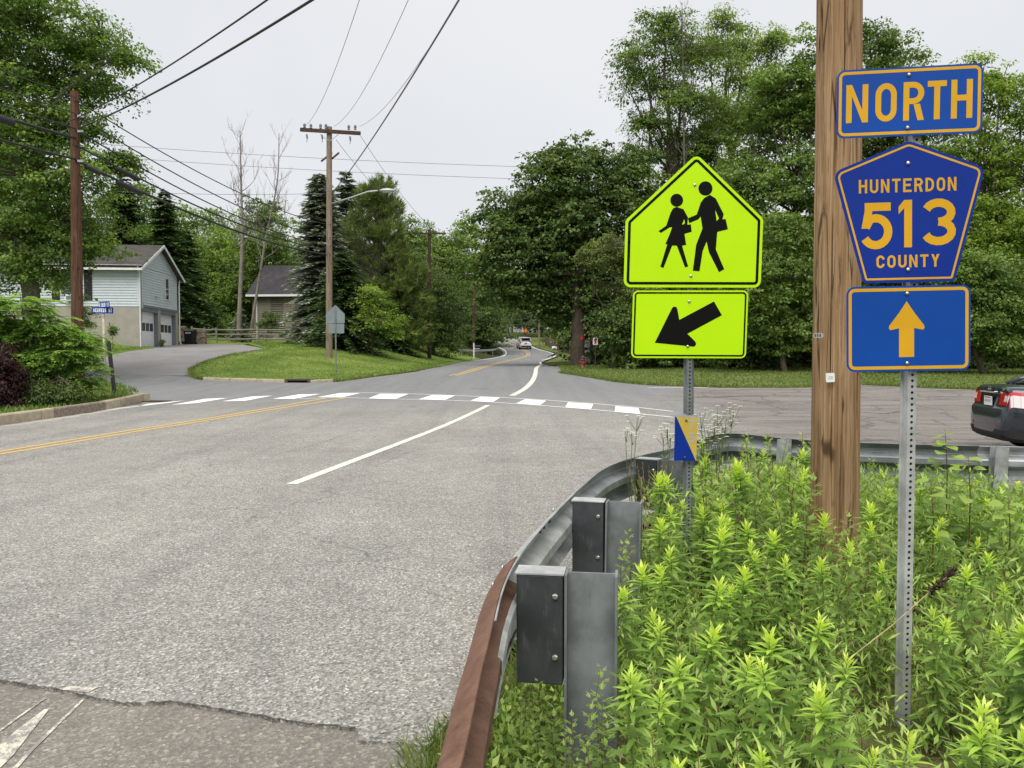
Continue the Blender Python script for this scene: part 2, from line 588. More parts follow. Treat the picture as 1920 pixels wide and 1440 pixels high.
    t.bump(h, .55 if not old else .35, .012)
    return t.m
asphalt('asphalt')
asphalt('old_asphalt', True)

def paint(name, c, wear=.42, yellow=False):
    t = NT(name)
    P = t.coord('Object')
    n = t.noise(P, 9, 8, .75)
    n2 = t.noise(P, 120, 3, .7)
    w = t.mapr(t.math('ADD', n, t.math('MULTIPLY', n2, .35)), wear, wear + .12)
    cc = t.mix(w, (.25, .24, .22), c)
    cc = t.mix(1.0, cc, t.ramp(n2, [(.3, (.85, .85, .85)), (.7, (1.05, 1.05, 1.05))]), 'MULTIPLY')
    t.base(cc); t.pbr(.7, 0, .3); t.bump(n2, .3, .004)
paint('paint_white', (.82, .82, .79), .42)
paint('paint_cream', (.70, .68, .58), .52)
paint('paint_yellow', (.60, .40, .12), .50)
paint('paint_old', (.60, .57, .47), .62)

def grassmat(name, a, b, c, dirt=None):
    t = NT(name)
    P = t.coord('Object')
    n1 = t.noise(P, .5, 5, .6); n2 = t.noise(P, 14, 5, .7)
    cc = t.ramp(n1, [(.34, a), (.5, b), (.64, c)])
    st = t.noise(t.coord('Object', (.35, 2.2, 1)), 1.0, 4, .6)
    cc = t.mix(1.0, cc, t.ramp(st, [(.35, (.82, .85, .8)), (.65, (1.15, 1.1, 1.1))]), 'MULTIPLY')
    cc = t.mix(1.0, cc, t.ramp(n2, [(.3, (.55, .55, .5)), (.7, (1.3, 1.3, 1.2))]), 'MULTIPLY')
    if dirt:
        n3 = t.noise(P, 2.5, 6, .7)
        cc = t.mix(t.mapr(n3, .5 if name != 'lawn_grass' else .56, .68), cc, dirt)
    t.base(cc); t.pbr(.9, 0, .1); t.bump(n2, .8, .05)
grassmat('lawn_grass', (.105, .165, .032), (.14, .215, .042), (.21, .26, .07), (.20, .19, .075))
grassmat('verge_grass', (.09, .14, .035), (.12, .17, .045), (.17, .19, .07), (.16, .13, .09))
grassmat('forest_floor', (.045, .055, .02), (.06, .07, .025), (.08, .075, .035), (.055, .042, .028))
grassmat('weed_soil', (.07, .10, .03), (.11, .12, .045), (.20, .17, .09), (.19, .145, .09))

plain('concrete', (.40, .345, .25), .9, var=.2, scale=6, bump=.3)
plain('concrete_old', (.24, .195, .15), .95, var=.4, scale=14, bump=.8)
plain('crack', (.07, .066, .06), .95)
plain('dust', (.36, .335, .30), .95, var=.25, scale=30, bump=.3)
plain('black_hole', (.01, .009, .008), .9)
plain('cast_iron', (.10, .085, .07), .7, .4)

leafmat('blades_lawn', [(0, (0.099, 0.165, 0.029)), (.5, (0.158, 0.245, 0.050)), (1, (0.261, 0.320, 0.105))], .4)
leafmat('blades_dry', [(0, (.11, .13, .035)), (.5, (.22, .20, .08)), (1, (.38, .31, .17))], .3)
leafmat('blades_verge', [(0, (.08, .14, .025)), (.6, (.15, .23, .045)), (1, (.30, .27, .12))], .4)

# ================================================================== THE GROUND
def axis(segs):
    out = []
    for a, b, st in segs: out += list(np.arange(a, b, st))
    return np.array(out + [segs[-1][1]])
gx = axis([(-900, -120, 60), (-120, -40, 5), (-40, 30, 1.25), (30, 120, 6), (120, 900, 60)])
gy = axis([(-300, -12, 24), (-12, 170, 1.25), (170, 400, 12), (400, 1600, 80)])
GX, GY = np.meshgrid(gx, gy)
GZ = Z(GX, GY) - .10
nx, ny = len(gx), len(gy)
me = bpy.data.meshes.new('ground')
vv = np.stack([GX, GY, GZ], -1).reshape(-1, 3)
ii = (np.arange(ny - 1)[:, None] * nx + np.arange(nx - 1)[None, :]).reshape(-1)
ff = np.stack([ii, ii + 1, ii + nx + 1, ii + nx], -1)
me.from_pydata(vv.tolist(), [], ff.tolist())
me.materials.append(MATS['forest_floor'])
me.shade_smooth()
struct(link('ground', me))

def w2(p): return (p.x, p.y)
def PX(*pts): return [w2(gp(*p)) for p in pts]

def smooth_path(pts, sub=6):
    out = []
    n = len(pts)
    P = [Vector(p) for p in pts]
    for i in range(n - 1):
        p0, p1, p2, p3 = P[max(i - 1, 0)], P[i], P[i + 1], P[min(i + 2, n - 1)]
        for k in range(sub):
            t = k / sub
            out.append(.5 * ((2 * p1) + (p2 - p0) * t + (2 * p0 - 5 * p1 + 4 * p2 - p3) * t * t + (3 * p1 - p0 - 3 * p2 + p3) * t ** 3))
    out.append(P[-1])
    return out

def sheet_bm(pts, zf, step):
    bm = bmesh.new()
    vs_ = [bm.verts.new((p[0], p[1], 0)) for p in pts]
    es = [bm.edges.new((vs_[i], vs_[(i + 1) % len(vs_)])) for i in range(len(vs_))]
    bmesh.ops.triangle_fill(bm, use_beauty=True, use_dissolve=False, edges=es, normal=(0, 0, 1))
    xs = [p[0] for p in pts]; ys = [p[1] for p in pts]
    for ax, lo, hi in ((0, min(xs), max(xs)), (1, min(ys), max(ys))):
        k = math.ceil(lo / step) * step
        while k < hi:
            co = [0, 0, 0]; no = [0, 0, 0]
            co[ax] = k + 1e-4; no[ax] = 1
            bmesh.ops.bisect_plane(bm, geom=bm.verts[:] + bm.edges[:] + bm.faces[:], plane_co=co, plane_no=no, dist=1e-5)
            k += step
    bmesh.ops.triangulate(bm, faces=bm.faces[:])
    for v in bm.verts: v.co.z = zf(v.co.x, v.co.y)
    bmesh.ops.recalc_face_normals(bm, faces=bm.faces[:])
    if bm.faces and sum(f.normal.z for f in bm.faces) < 0: bmesh.ops.reverse_faces(bm, faces=bm.faces[:])
    return bm

def sheet(name, pts, zf, step, mat, skirt=0.):
    bm = sheet_bm(pts, zf, step)
    if skirt:
        be = [e for e in bm.edges if e.is_boundary]
        r = bmesh.ops.extrude_edge_only(bm, edges=be)
        for v in [g for g in r['geom'] if isinstance(g, bmesh.types.BMVert)]: v.co.z -= skirt
    me = bpy.data.meshes.new(name)
    bm.to_mesh(me)
    me.materials.append(MATS[mat])
    bm.free()
    return struct(link(name, me))

# outline of the carriageway: seam at the near edge, guardrail, parking lot, far bends
SEAM = PX((-420, 1215), (-150, 1240), (0, 1275), (100, 1290), (190, 1310), (230, 1318), (330, 1315), (450, 1335), (560, 1355), (670, 1365), (673, 1390), (750, 1390), (800, 1402))
RAIL = [(-.12, 1.2), (-.075, 1.63), (-.045, 2.23), (.035, 3.2), (.35, 4.6), (.71, 5.88), (1.08, 6.6), (1.44, 7.1), (1.85, 7.75), (2.3, 8.2), (2.75, 7.98), (3.3, 7.65), (4.74, 7.25), (8, 6.6), (14, 5.4)]
near_right = [(-.16, 3.8), (.12, 4.7), (.5, 6.0), (1.2, 7.4), (1.9, 8.35), (2.4, 8.7), (3.4, 8.2), (4.8, 7.8), (9, 7.0), (16, 5.6), (40, 3)]
far_right = [(40, 33)] + PX((1900, 733), (1770, 729), (1620, 722), (1500, 727), (1350, 727), (1200, 722), (1150, 716), (1110, 709), (1080, 704), (1050, 700), (1052, 693), (1075, 688), (1030, 686.5))
bend_r = [(2.3, 63), (3.4, 78), (5.2, 92), (5.7, 98), (5.2, 106), (3.6, 119), (1.6, 137), (-2.4, 155), (-9, 172), (-20, 190)]
bend_l = [(-27, 182), (-15, 165), (-7.2, 142), (-4.5, 132), (-2.9, 124), (-1.6, 114), (-1.1, 103), (-1.4, 94), (-2.3, 86), (-3.9, 75), (-4.4, 62), (-4.6, 50)]
island_front = PX((780, 697), (700, 707), (640, 715.5), (600, 717.5), (560, 717.5), (470, 716), (420, 714.5), (372, 712), (358, 706))
street_far = PX((300, 704), (230, 703), (165, 702)) + [(-30, 38.5), (-60, 44)]
street_near = [(-60, 38), (-30, 34.2), (-22, 33.2)] + PX((187, 721), (219, 728), (253, 739), (268, 748), (270, 753))
curb_line = PX((262, 757.5), (200, 768.5), (100, 783.5), (0, 797.5), (-200, 830)) + [(-15.2, -4), (-16, -14)]
near_left = [(-7, -14)] + PX((-1500, 1215))[:0]

road_out = SEAM + near_right[:6] + PX((1330, 760), (1300, 745), (1230, 724)) + far_right[-7:] + bend_r + bend_l + island_front + \
    street_far + street_near + curb_line + [(-12, -14), (-7, 2.6)]
road = sheet('road', road_out, Z, 1.5, 'asphalt', .02)
lot_out = near_right[5:] + far_right[:-7] + PX((1230, 724), (1300, 745), (1330, 760))
parking = sheet('parking_lot', lot_out, Z, 1.5, 'asphalt', .02)
oldp = [(-12, -14)] + [(-7, 2.6)] + SEAM + [(-.3, 3.1), (-.35, 2.6), (-.5, 1.5), (-.6, -14)]
sheet('old_pavement', oldp, lambda x, y: zz(x, y) - .014, 1.5, 'old_asphalt', .03)
sheet('shoulder_soil', [(-.9, -14), (-.75, 1.5), (-.62, 2.7), (-.5, 3.25), (-.18, 3.6), (.2, 4.7), (.6, 6.0), (1.3, 7.4), (2.3, 8.75), (3.4, 8.3), (4.8, 7.9), (9, 7.1), (16, 5.7), (40, 3.1), (40, -14)],
      lambda x, y: zz(x, y) - .020, 1.0, 'weed_soil')

from mathutils.bvhtree import BVHTree
_bv = []
for o in (road, parking):
    b = bmesh.new(); b.from_mesh(o.data); _bv.append(BVHTree.FromBMesh(b)); b.free()
def rz(x, y):
    best = None
    for b in _bv:
        h = b.ray_cast(Vector((x, y, 60)), Vector((0, 0, -1)))
        if h[0] is not None: best = h[0].z if best is None else max(best, h[0].z)
    return best if best is not None else zz(x, y)

def ribbon(name, pts, width, mat, parent, dz=.005, spacing=.4, jag=0.):
    """flat stripe laid along a world path; width may be a list, one per path point"""
    P = [Vector(p) for p in pts]
    acc = [0]
    for a, b in zip(P, P[1:]): acc.append(acc[-1] + (b - a).length)
    n = max(2, int(acc[-1] / spacing))
    ts = np.linspace(0, acc[-1], n)
    xs = np.interp(ts, acc, [p.x for p in P]); ys = np.interp(ts, acc, [p.y for p in P])
    ws = np.interp(ts, acc, width) if hasattr(width, '__len__') else np.full(n, width)
    if jag:
        xs = xs + rng.normal(0, jag, n); ys = ys + rng.normal(0, jag, n)
        ws = ws * rng.uniform(.3, 1.5, n)
    vs_, fs = [], []
    for i in range(n):
        a, b = max(i - 1, 0), min(i + 1, n - 1)
        d = Vector((xs[b] - xs[a], ys[b] - ys[a])).normalized()
        nn = Vector((-d.y, d.x)) * ws[i] / 2
        for s in (1, 0, -1):
            x, y = xs[i] + s * nn.x, ys[i] + s * nn.y
            vs_.append((x, y, rz(x, y) + dz))
    for i in range(n - 1):
        for k in (0, 1):
            fs.append((3 * i + k, 3 * i + k + 1, 3 * i + 4 + k, 3 * i + 3 + k))
    mb = MB().add(vs_, fs)
    return mb.build(name, mat, parent)

def flat_poly(name, pxs, mat, parent, dz=.005, n=6):
    """four-cornered marking (pixel corners a,b,c,d) draped on the road"""
    a, b, c, d = [Vector(w2(gp(*p))) for p in pxs]
    vs_, fs = [], []
    for i in range(n + 1):
        for j in range(n + 1):
            u, v = i / n, j / n
            p = (a * (1 - u) + b * u) * (1 - v) + (d * (1 - u) + c * u) * v
            vs_.append((p.x, p.y, rz(p.x, p.y) + dz))
    for i in range(n):
        for j in range(n):
            k = i * (n + 1) + j
            fs.append((k, k + n + 1, k + n + 2, k + 1))
    return MB().add(vs_, fs).build(name, mat, parent)

# ---- markings
W2 = lambda *p: [Vector(q) for q in PX(*p)]
L_edge = [Vector((-15.1, -10))] + W2((-260, 838), (0, 795), (150, 775), (262, 761.5))
ribbon('edge_line', L_edge, .11, 'paint_white', road)
for off in (-.17, .11):
    pts = [Vector((-11.0, -8))] + W2((-500, 925), (0, 850), (250, 808.5), (480, 771.5), (640 if off > 0 else 622, 746.5))
    ribbon('centre_line', [p + Vector((off, 0)) for p in pts], .115, 'paint_yellow', road)
for off in (-.16, .14):
    pts = smooth_path(W2((849, 704.5), (885, 695), (918, 685.5), (948, 677.5)) + [Vector(p) for p in ((.9, 86), (1.75, 94), (2.1, 101), (1.9, 109), (.9, 120), (-.9, 133), (-4.6, 150), (-12, 170))], 5)
    ribbon('centre_line', [p + Vector((off, 0)) for p in pts], .13, 'paint_yellow', road, .008)
ribbon('lane_line', W2((547, 908), (915, 760)), .15, 'paint_cream', road)
ribbon('edge_line', smooth_path(W2((960, 742), (985, 728), (999, 713), (1004, 700), (1006, 690), (1014, 683)) + [Vector((2.35, 66))], 6), [.22] * 31 + [.16] * 6, 'paint_cream', road)
ribbon('edge_line', smooth_path([Vector(p) for p in ((2.9, 76), (4.9, 92), (5.35, 98), (4.9, 106), (3.3, 119), (1.3, 137), (-2.7, 155), (-9.4, 172))], 5), .16, 'paint_white', road, .008)
ribbon('edge_line', smooth_path([Vector(p) for p in ((-3.55, 75), (-1.95, 86), (-1.05, 94), (-.75, 103), (-1.2, 113.5), (-2.5, 123), (-4.2, 131), (-6.8, 141))], 5), .16, 'paint_white', road, .008)
bars = [((262, 762), (275, 757.5), (348, 751), (318, 755.5)),
        ((321, 759.5), (385, 748), (427, 746.5), (369, 756)),
        ((416, 752.7), (471, 743.8), (511, 742), (460, 751.7)),
        ((511, 748), (560, 739.8), (600, 738.7), (552, 748)),
        ((595, 745), (637.5, 737.2), (677, 736.9), (642, 745)),
        ((691, 747), (713, 738.5), (766, 739), (742, 748)),
        ((785, 748.7), (811, 740.8), (853, 742.2), (834, 750)),
        ((882, 751.6), (901, 744.4), (938, 745.6), (924, 754)),
        ((968, 756.4), (985, 748.7), (1024, 751.6), (1012, 760)),
        ((1060, 763.5), (1065, 754.7), (1112.5, 757.8), (1108, 767.4)),
        ((1152.5, 772.6), (1153.7, 761.9), (1197, 765.5), (1200.5, 775.8))]
for b in bars: flat_poly('crosswalk_bar', b, 'paint_white', road, .006)
ribbon('crosswalk_edge', W2((677, 736.5), (765, 738.5), (853, 742), (938, 745.5), (1024, 750.5), (1112, 757), (1197, 764.5), (1262, 772)), .09, 'paint_white', road, .009, .25)
ribbon('crosswalk_edge', W2((560, 748), (642, 746), (742, 748.5), (834, 750.5), (924, 754.5), (1012, 760.5), (1108, 768), (1200, 776.5), (1262, 783)), .09, 'paint_white', road, .009, .25)
ribbon('parking_stripe', W2((1216, 727.5), (1327, 727)), .13, 'paint_white', parking, .008)
flat_poly('worn_marking', ((110, 1294), (130, 1288), (185, 1289), (165, 1300)), 'paint_old', road, .004)
# old stripe on the low pavement
def old_strip(pxs, w):
    P = [gp(*p) for p in pxs]
    vs_, fs = [], []
    d = (P[-1] - P[0]); d.z = 0; d.normalize()
    nn = Vector((-d.y, d.x, 0))
    for p, ww in zip(P, w):
        z = zz(p.x, p.y) - .010
        vs_ += [(p.x + nn.x * ww / 2, p.y + nn.y * ww / 2, z), (p.x - nn.x * ww / 2, p.y - nn.y * ww / 2, z)]
    for i in range(len(P) - 1): fs.append((2 * i, 2 * i + 1, 2 * i + 3, 2 * i + 2))
    MB().add(vs_, fs).build('worn_stripe', 'paint_old', road)
old_strip([(-160, 1560), (-40, 1450), (0, 1412), (45, 1365), (88, 1325)], [.11, .10, .10, .07, .02])
old_strip([(-130, 1470), (0, 1365), (84, 1305)], [.015, .014, .012])
old_strip([(-30, 1500), (60, 1400), (155, 1308)], [.02, .018, .014])
# ---- cracks
ribbon('crack', W2((-60, 1272), (0, 1276), (100, 1291), (190, 1311), (230, 1319), (330, 1316), (450, 1336), (560, 1356), (668, 1366)), .009, 'crack', road, .004, .02, .005)
for pts, w in ((((700, 878), (760, 850), (800, 838)), .006), (((745, 870), (800, 890)), .005), (((505, 855), (560, 843), (640, 818), (700, 800)), .008),
               (((585, 771), (602, 770.6)), .03), (((585, 777.5), (600, 777.3)), .03), (((580, 1250), (640, 1243)), .004),
 (((880, 728), (915, 729.5)), .05),
               (((1240, 742), (1330, 745), (1430, 741)), .06), (((1600, 772), (1660, 776), (1700, 770)), .08), (((1250, 790), (1330, 812), (1420, 808)), .03),
               (((505, 733), (525, 731.5)), .05)):
    ribbon('crack', W2(*pts), w, 'crack', road, .005, .05, w * .25)
for pts, w in ((((-200, 815), (0, 800), (100, 786), (190, 772), (255, 760)), .35),):
    ribbon('gutter_dust', W2(*pts), w, 'dust', road, .003, .2, .04)

# ---- lawns
def seg_dist(x, y, A, B):
    ax, ay = A; bx, by = B
    dx, dy = bx - ax, by - ay
    t = max(0, min(1, ((x - ax) * dx + (y - ay) * dy) / (dx * dx + dy * dy + 1e-12)))
    return math.hypot(x - ax - t * dx, y - ay - t * dy)

LAWNS = {}
def lawn(name, pts, h, soft, mat, step=1.0):
    """soft: set of edge indices that fall away to the road"""
    def zf(x, y):
        d = min([seg_dist(x, y, pts[i], pts[(i + 1) % len(pts)]) for i in soft] + [9])
        return zz(x, y) + .012 + h * min(1, d / .5)
    o = sheet(name, pts, zf, step, mat, .25)
    LAWNS[name] = (pts, zf)
    return o

isl = PX((358, 704), (372, 711), (420, 713.5), (470, 715), (560, 716.5), (600, 716.5), (640, 714.5), (700, 705.5), (780, 695.5)) + \
    [(-4.7, 50), (-4.5, 62), (-4.0, 75), (-3.2, 82), (-14, 88), (-20, 74), (-20, 60)] + PX((500, 657), (430, 667), (385, 680), (360, 692))
lawn('lawn', isl, .11, set(range(0, 2)) | set(range(5, 12)) | set(range(15, len(isl))), 'lawn_grass')
drv = PX((300, 704), (358, 704), (360, 692), (385, 680), (430, 667), (500, 657)) + [(-19.7, 58), (-23, 60), (-24.6, 57.5), (-23.4, 49.6)] + PX((250, 657.5), (194, 668.5), (155, 677), (120, 686), (120, 702))
def drive_mat():
    t = NT('driveway_asphalt')
    P = t.coord('Object')
    n = t.noise(P, .6, 6, .6); f = t.noise(P, 60, 3, .7)
    c = t.ramp(n, [(.3, (.20, .19, .185)), (.7, (.26, .25, .245))])
    c = t.mix(1.0, c, t.ramp(f, [(.3, (.85,) * 3), (.7, (1.1,) * 3)]), 'MULTIPLY')
    t.base(c); t.pbr(.9, 0, .2); t.bump(f, .3, .01)
drive_mat()
sheet('driveway', drv, lambda x, y: zz(x, y) + .004, 1.0, 'driveway_asphalt', .03)
vrg = PX((258, 752), (200, 764.5), (100, 779.5), (0, 793), (-200, 824)) + [(-15.3, -4), (-16, -14), (-60, -14), (-60, 37), (-30, 33.4), (-22, 32.4)] + PX((187, 720.5), (219, 727.5), (253, 738.5), (262, 746))
lawn('verge', vrg, .14, set(range(8, 14)), 'verge_grass')
hl = PX((120, 686), (155, 677), (194, 668.5), (250, 657.5), (290, 653)) + [(-24.2, 50.5), (-38, 47), (-60, 45), (-60, 40)]
lawn('front_lawn', hl, .10, {0, 1, 2, 3}, 'lawn_grass')
bl = [(-19.8, 58.2), (-20, 60), (-20, 74), (-24, 90), (-34, 90), (-34, 62), (-24.6, 60.3), (-23, 60.3)]
lawn('back_lawn', bl, .06, {0, 7}, 'lawn_grass', 2.0)
rg = PX((1050, 699), (1080, 703.5), (1110, 708.5), (1150, 715.5), (1200, 721), (1350, 726.5), (1500, 726.5), (1620, 721.5), (1770, 728.5), (1900, 732.5)) + [(40, 32.6), (60, 40), (60, 58), (20, 58), (6.5, 62), (3.2, 60)] + PX((1052, 693.5))
lawn('grass_field', rg, .05, set(range(0, 10)) | {15, 16}, 'verge_grass', 1.5)
fr = [(2.6, 64), (3.8, 78), (5.6, 92), (6.1, 98), (5.6, 106), (4.0, 119), (2.0, 137), (-2, 155), (-8.5, 172), (10, 172), (30, 120), (22, 63)]
lawn('hill_grass', fr, .10, set(range(0, 8)), 'verge_grass', 2.0)

# ---- kerbs: sections with joints
def curb(name, pts, label_mats, h=.15, w=.17, gap=.012):
    root = bpy.data.objects.new(name, None); col.objects.link(root); struct(root)
    P = [Vector(p) for p in pts]
    for i, (a, b) in enumerate(zip(P, P[1:])):
        d = (b - a); L = d.length; d.normalize()
        nn = Vector((-d.y, d.x))
        k = max(1, round(L / 3.0))
        for j in range(k):
            s0, s1 = a + d * (L * j / k + gap), a + d * (L * (j + 1) / k - gap)
            mb = MB()
            prof = [(0, -.1), (0.01, h - .03), (.03, h), (w, h), (w, -.1)]
            vs_ = []
            for s in (s0, s1):
                z = zz(s.x, s.y)
                vs_ += [(s.x - nn.x * o_, s.y - nn.y * o_, z + zz_) for o_, zz_ in prof]
            n = len(prof)
            fs = [(q, (q + 1) % n, (q + 1) % n + n, q + n) for q in range(n)] + [tuple(range(n))[::-1], tuple(range(n, 2 * n))]
            mb.add(vs_, fs)
            mb.build('curb_section', label_mats(i, j), root)
    return root
cl = PX((269, 753), (200, 768.8), (103, 783.3), (78, 787), (0, 797.8), (-200, 830)) + [(-15.2, -4)]
curb('kerb', [Vector(p) for p in cl], lambda i, j: 'concrete_old' if i == 1 else 'concrete', .24, .2)
MB().bbox((0, 0, -.1), (.2, 1.1, .24)).build('curb_section', 'concrete', struct(link('kerb_return', None, loc=(*cl[0], zz(*cl[0])), rot=(0, 0, R(50)))))
ci = PX((380, 713), (430, 714.6), (480, 716), (533, 717.6))
curb('island_kerb', [Vector(p) for p in ci[::-1]], lambda i, j: 'concrete', .13, .2)
ci2 = PX((582, 717.8), (625, 716.3))
curb('island_kerb_end', [Vector(p) for p in ci2[::-1]], lambda i, j: 'concrete', .12, .2)
# storm inlet in the kerb and grate in the gutter
a, b = gp(534, 717.6), gp(581, 717.8)
t = thing('storm_inlet', 'rusty cast iron storm drain inlet set in the island curb', 'drain', (a + b) / 2, math.atan2(b.y - a.y, b.x - a.x))
Lh = (b - a).length / 2
MB().bbox((-Lh, .02, .10), (Lh, .7, .16)).bbox((-Lh, .02, -.1), (-Lh + .1, .5, .10)).bbox((Lh - .1, .02, -.1), (Lh, .5, .10)).build('frame', 'cast_iron', t)
MB().bbox((-Lh + .1, .12, -.1), (Lh - .1, .16, .10)).build('opening', 'black_hole', t)
g0 = gp(289, 752.5)
t = thing('drain_grate', 'slotted storm drain grate in the gutter beside the curb end', 'grate', g0 + Vector((0, 0, .006)), R(-12)); t.scale = (.8, .6, 1)
for k in range(9): MB().bbox((-.5 + k * .115, -.35, -.002), (-.425 + k * .115, .35, .012)).build('bar', 'cast_iron', t)
MB().bbox((-.52, -.4, -.004), (.54, .4, .001)).build('pit', 'cast_iron', t)
MB().bbox((-.54, -.42, -.002), (.56, -.35, .014)).bbox((-.54, .35, -.002), (.56, .42, .014)).build('frame', 'cast_iron', t)

# ---- grass blades (nobody could count them)
def inside(pts, X, Y_):
    c = np.zeros(len(X), bool)
    n = len(pts)
    for i in range(n):
        x0, y0 = pts[i - 1]; x1, y1 = pts[i]
        m = ((y0 > Y_) != (y1 > Y_)) & (X < (x1 - x0) * (Y_ - y0) / (y1 - y0 + 1e-12) + x0)
        c ^= m
    return c

def blades(name, pts, zf, n, h, w, mat, box=None, clump=0, label=None, lean=.5, keep=None):
    xs = [p[0] for p in pts]; ys = [p[1] for p in pts]
    x0, x1, y0, y1 = box or (min(xs), max(xs), min(ys), max(ys))
    X = rng.uniform(x0, x1, n * 3); Y_ = rng.uniform(y0, y1, n * 3)
    m = inside(pts, X, Y_)
    if keep is not None: m &= keep(X, Y_)
    X, Y_ = X[m][:n], Y_[m][:n]
    zs = np.array([zf(x, y) for x, y in zip(X, Y_)])
    N = len(X)
    C = np.stack([X, Y_, zs - .01], -1)
    D = np.stack([rng.normal(0, lean, N), rng.normal(0, lean, N), np.ones(N)], -1)
    Nn = rnd_unit(N); Nn[:, 2] *= .2
    me = leaf_mesh(name, C, D, Nn, h * rng.uniform(.5, 1.4, N), w * rng.uniform(.6, 1.3, N), rng.uniform(0, 1, N), mat)
    o = link(name, me, kind='stuff')
    tag(o, label, 'grass')
    return o
zl = lambda d: (lambda x, y: zz(x, y) + d)
blades('grass', isl, zl(.11), 26000, .055, .05, 'blades_lawn', box=(-22, -4, 33, 62), label='mown bright green grass of the corner lawn around the tall pole')
blades('grass', vrg, zl(.14), 9000, .16, .04, 'blades_lawn', box=(-20, -11, 17, 33), label='green verge grass behind the left curb')
blades('grass', hl, zl(.10), 9000, .06, .05, 'blades_lawn', box=(-34, -22, 40, 50), label='green grass sloping up to the pale blue house')
blades('grass', rg, zl(.05), 24000, .10, .05, 'blades_verge', box=(2, 30, 30, 52), label='rough grass along the far edge of the parking lot')

# ragged taller tufts and dirt where the lawns meet the pavement
def edge_tufts(pts, idx, n, h, zoff, label, mat='blades_verge'):
    C = []
    for _ in range(n):
        i = random.choice(idx); a, b = pts[i], pts[(i + 1) % len(pts)]
        u = random.random()
        C.append((a[0] + (b[0] - a[0]) * u + random.gauss(0, .09), a[1] + (b[1] - a[1]) * u + random.gauss(0, .09)))
    C = np.array([(x, y, zz(x, y) + zoff) for x, y in C]); N = len(C)
    D = np.stack([rng.normal(0, .6, N), rng.normal(0, .6, N), np.ones(N)], -1)
    o = link('grass', leaf_mesh('grass', C, D, rnd_unit(N), h * rng.uniform(.4, 1.5, N), .03 * rng.uniform(.6, 1.3, N), rng.uniform(.1, 1, N), mat), kind='stuff')
    tag(o, label, 'grass')
edge_tufts(isl, [0, 1, 5, 6, 7, 8] + [len(isl) - 1, len(isl) - 2, len(isl) - 3, len(isl) - 4], 3000, .13, .0, 'ragged tufts along the edge of the corner lawn')
edge_tufts(rg, list(range(0, 9)), 4000, .15, .0, 'ragged tufts along the parking lot edge')
# ================================================================== NEAR THINGS
def galv(name, c=(.48, .50, .52), rough=.45, metal=.55, stain=(.30, .29, .27)):
    t = NT(name)
    P = t.coord('Object')
    n = t.noise(P, 5, 6, .65)
    s = t.noise(t.coord('Object', (6, 6, 1.2)), 4, 6, .7)
    cc = t.mix(t.mapr(n, .35, .7), tuple(x * .62 for x in c), c)
    cc = t.mix(t.mapr(s, .55, .75), cc, stain)
    ru = t.noise(t.coord('Object', (14, 14, 2.2)), 1.5, 7, .75)
    cc = t.mix(t.mapr(ru, .66, .74, 0, .75), cc, (.16, .075, .035))
    t.base(cc)
    t.pbr(rough, metal, .5)
    r = t.ramp(n, [(.3, (rough - .1,) * 3), (.7, (rough + .2,) * 3)])
    t.link(r, t.b.inputs['Roughness'])
    t.bump(n, .08, .01)
galv('galvanised')
galv('galvanised_dull', (.235, .255, .265), .55, .3, (.15, .145, .13))
galv('galvanised_pale', (.56, .57, .57), .5, .35, (.42, .38, .30))
galv('block_dark', (.058, .064, .070), .5, .15, (.11, .11, .11))

def rust():
    t = NT('rust_brown')
    P = t.coord('Object')
    n = t.noise(P, 9, 9, .8)
    f = t.noise(P, 160, 3, .7)
    cc = t.ramp(n, [(.3, (.085, .042, .028)), (.48, (.14, .072, .046)), (.6, (.175, .094, .062)), (.72, (.23, .14, .10))])
    cc = t.mix(1.0, cc, t.ramp(f, [(.3, (.85,) * 3), (.7, (1.12,) * 3)]), 'MULTIPLY')
    t.base(cc); t.pbr(.72, 0, .35); t.bump(f, .12, .004)
rust()
plain('bolt_metal', (.55, .54, .52), .35, .9, var=.15, scale=80)
plain('bolt_dark', (.12, .10, .09), .6, .5)

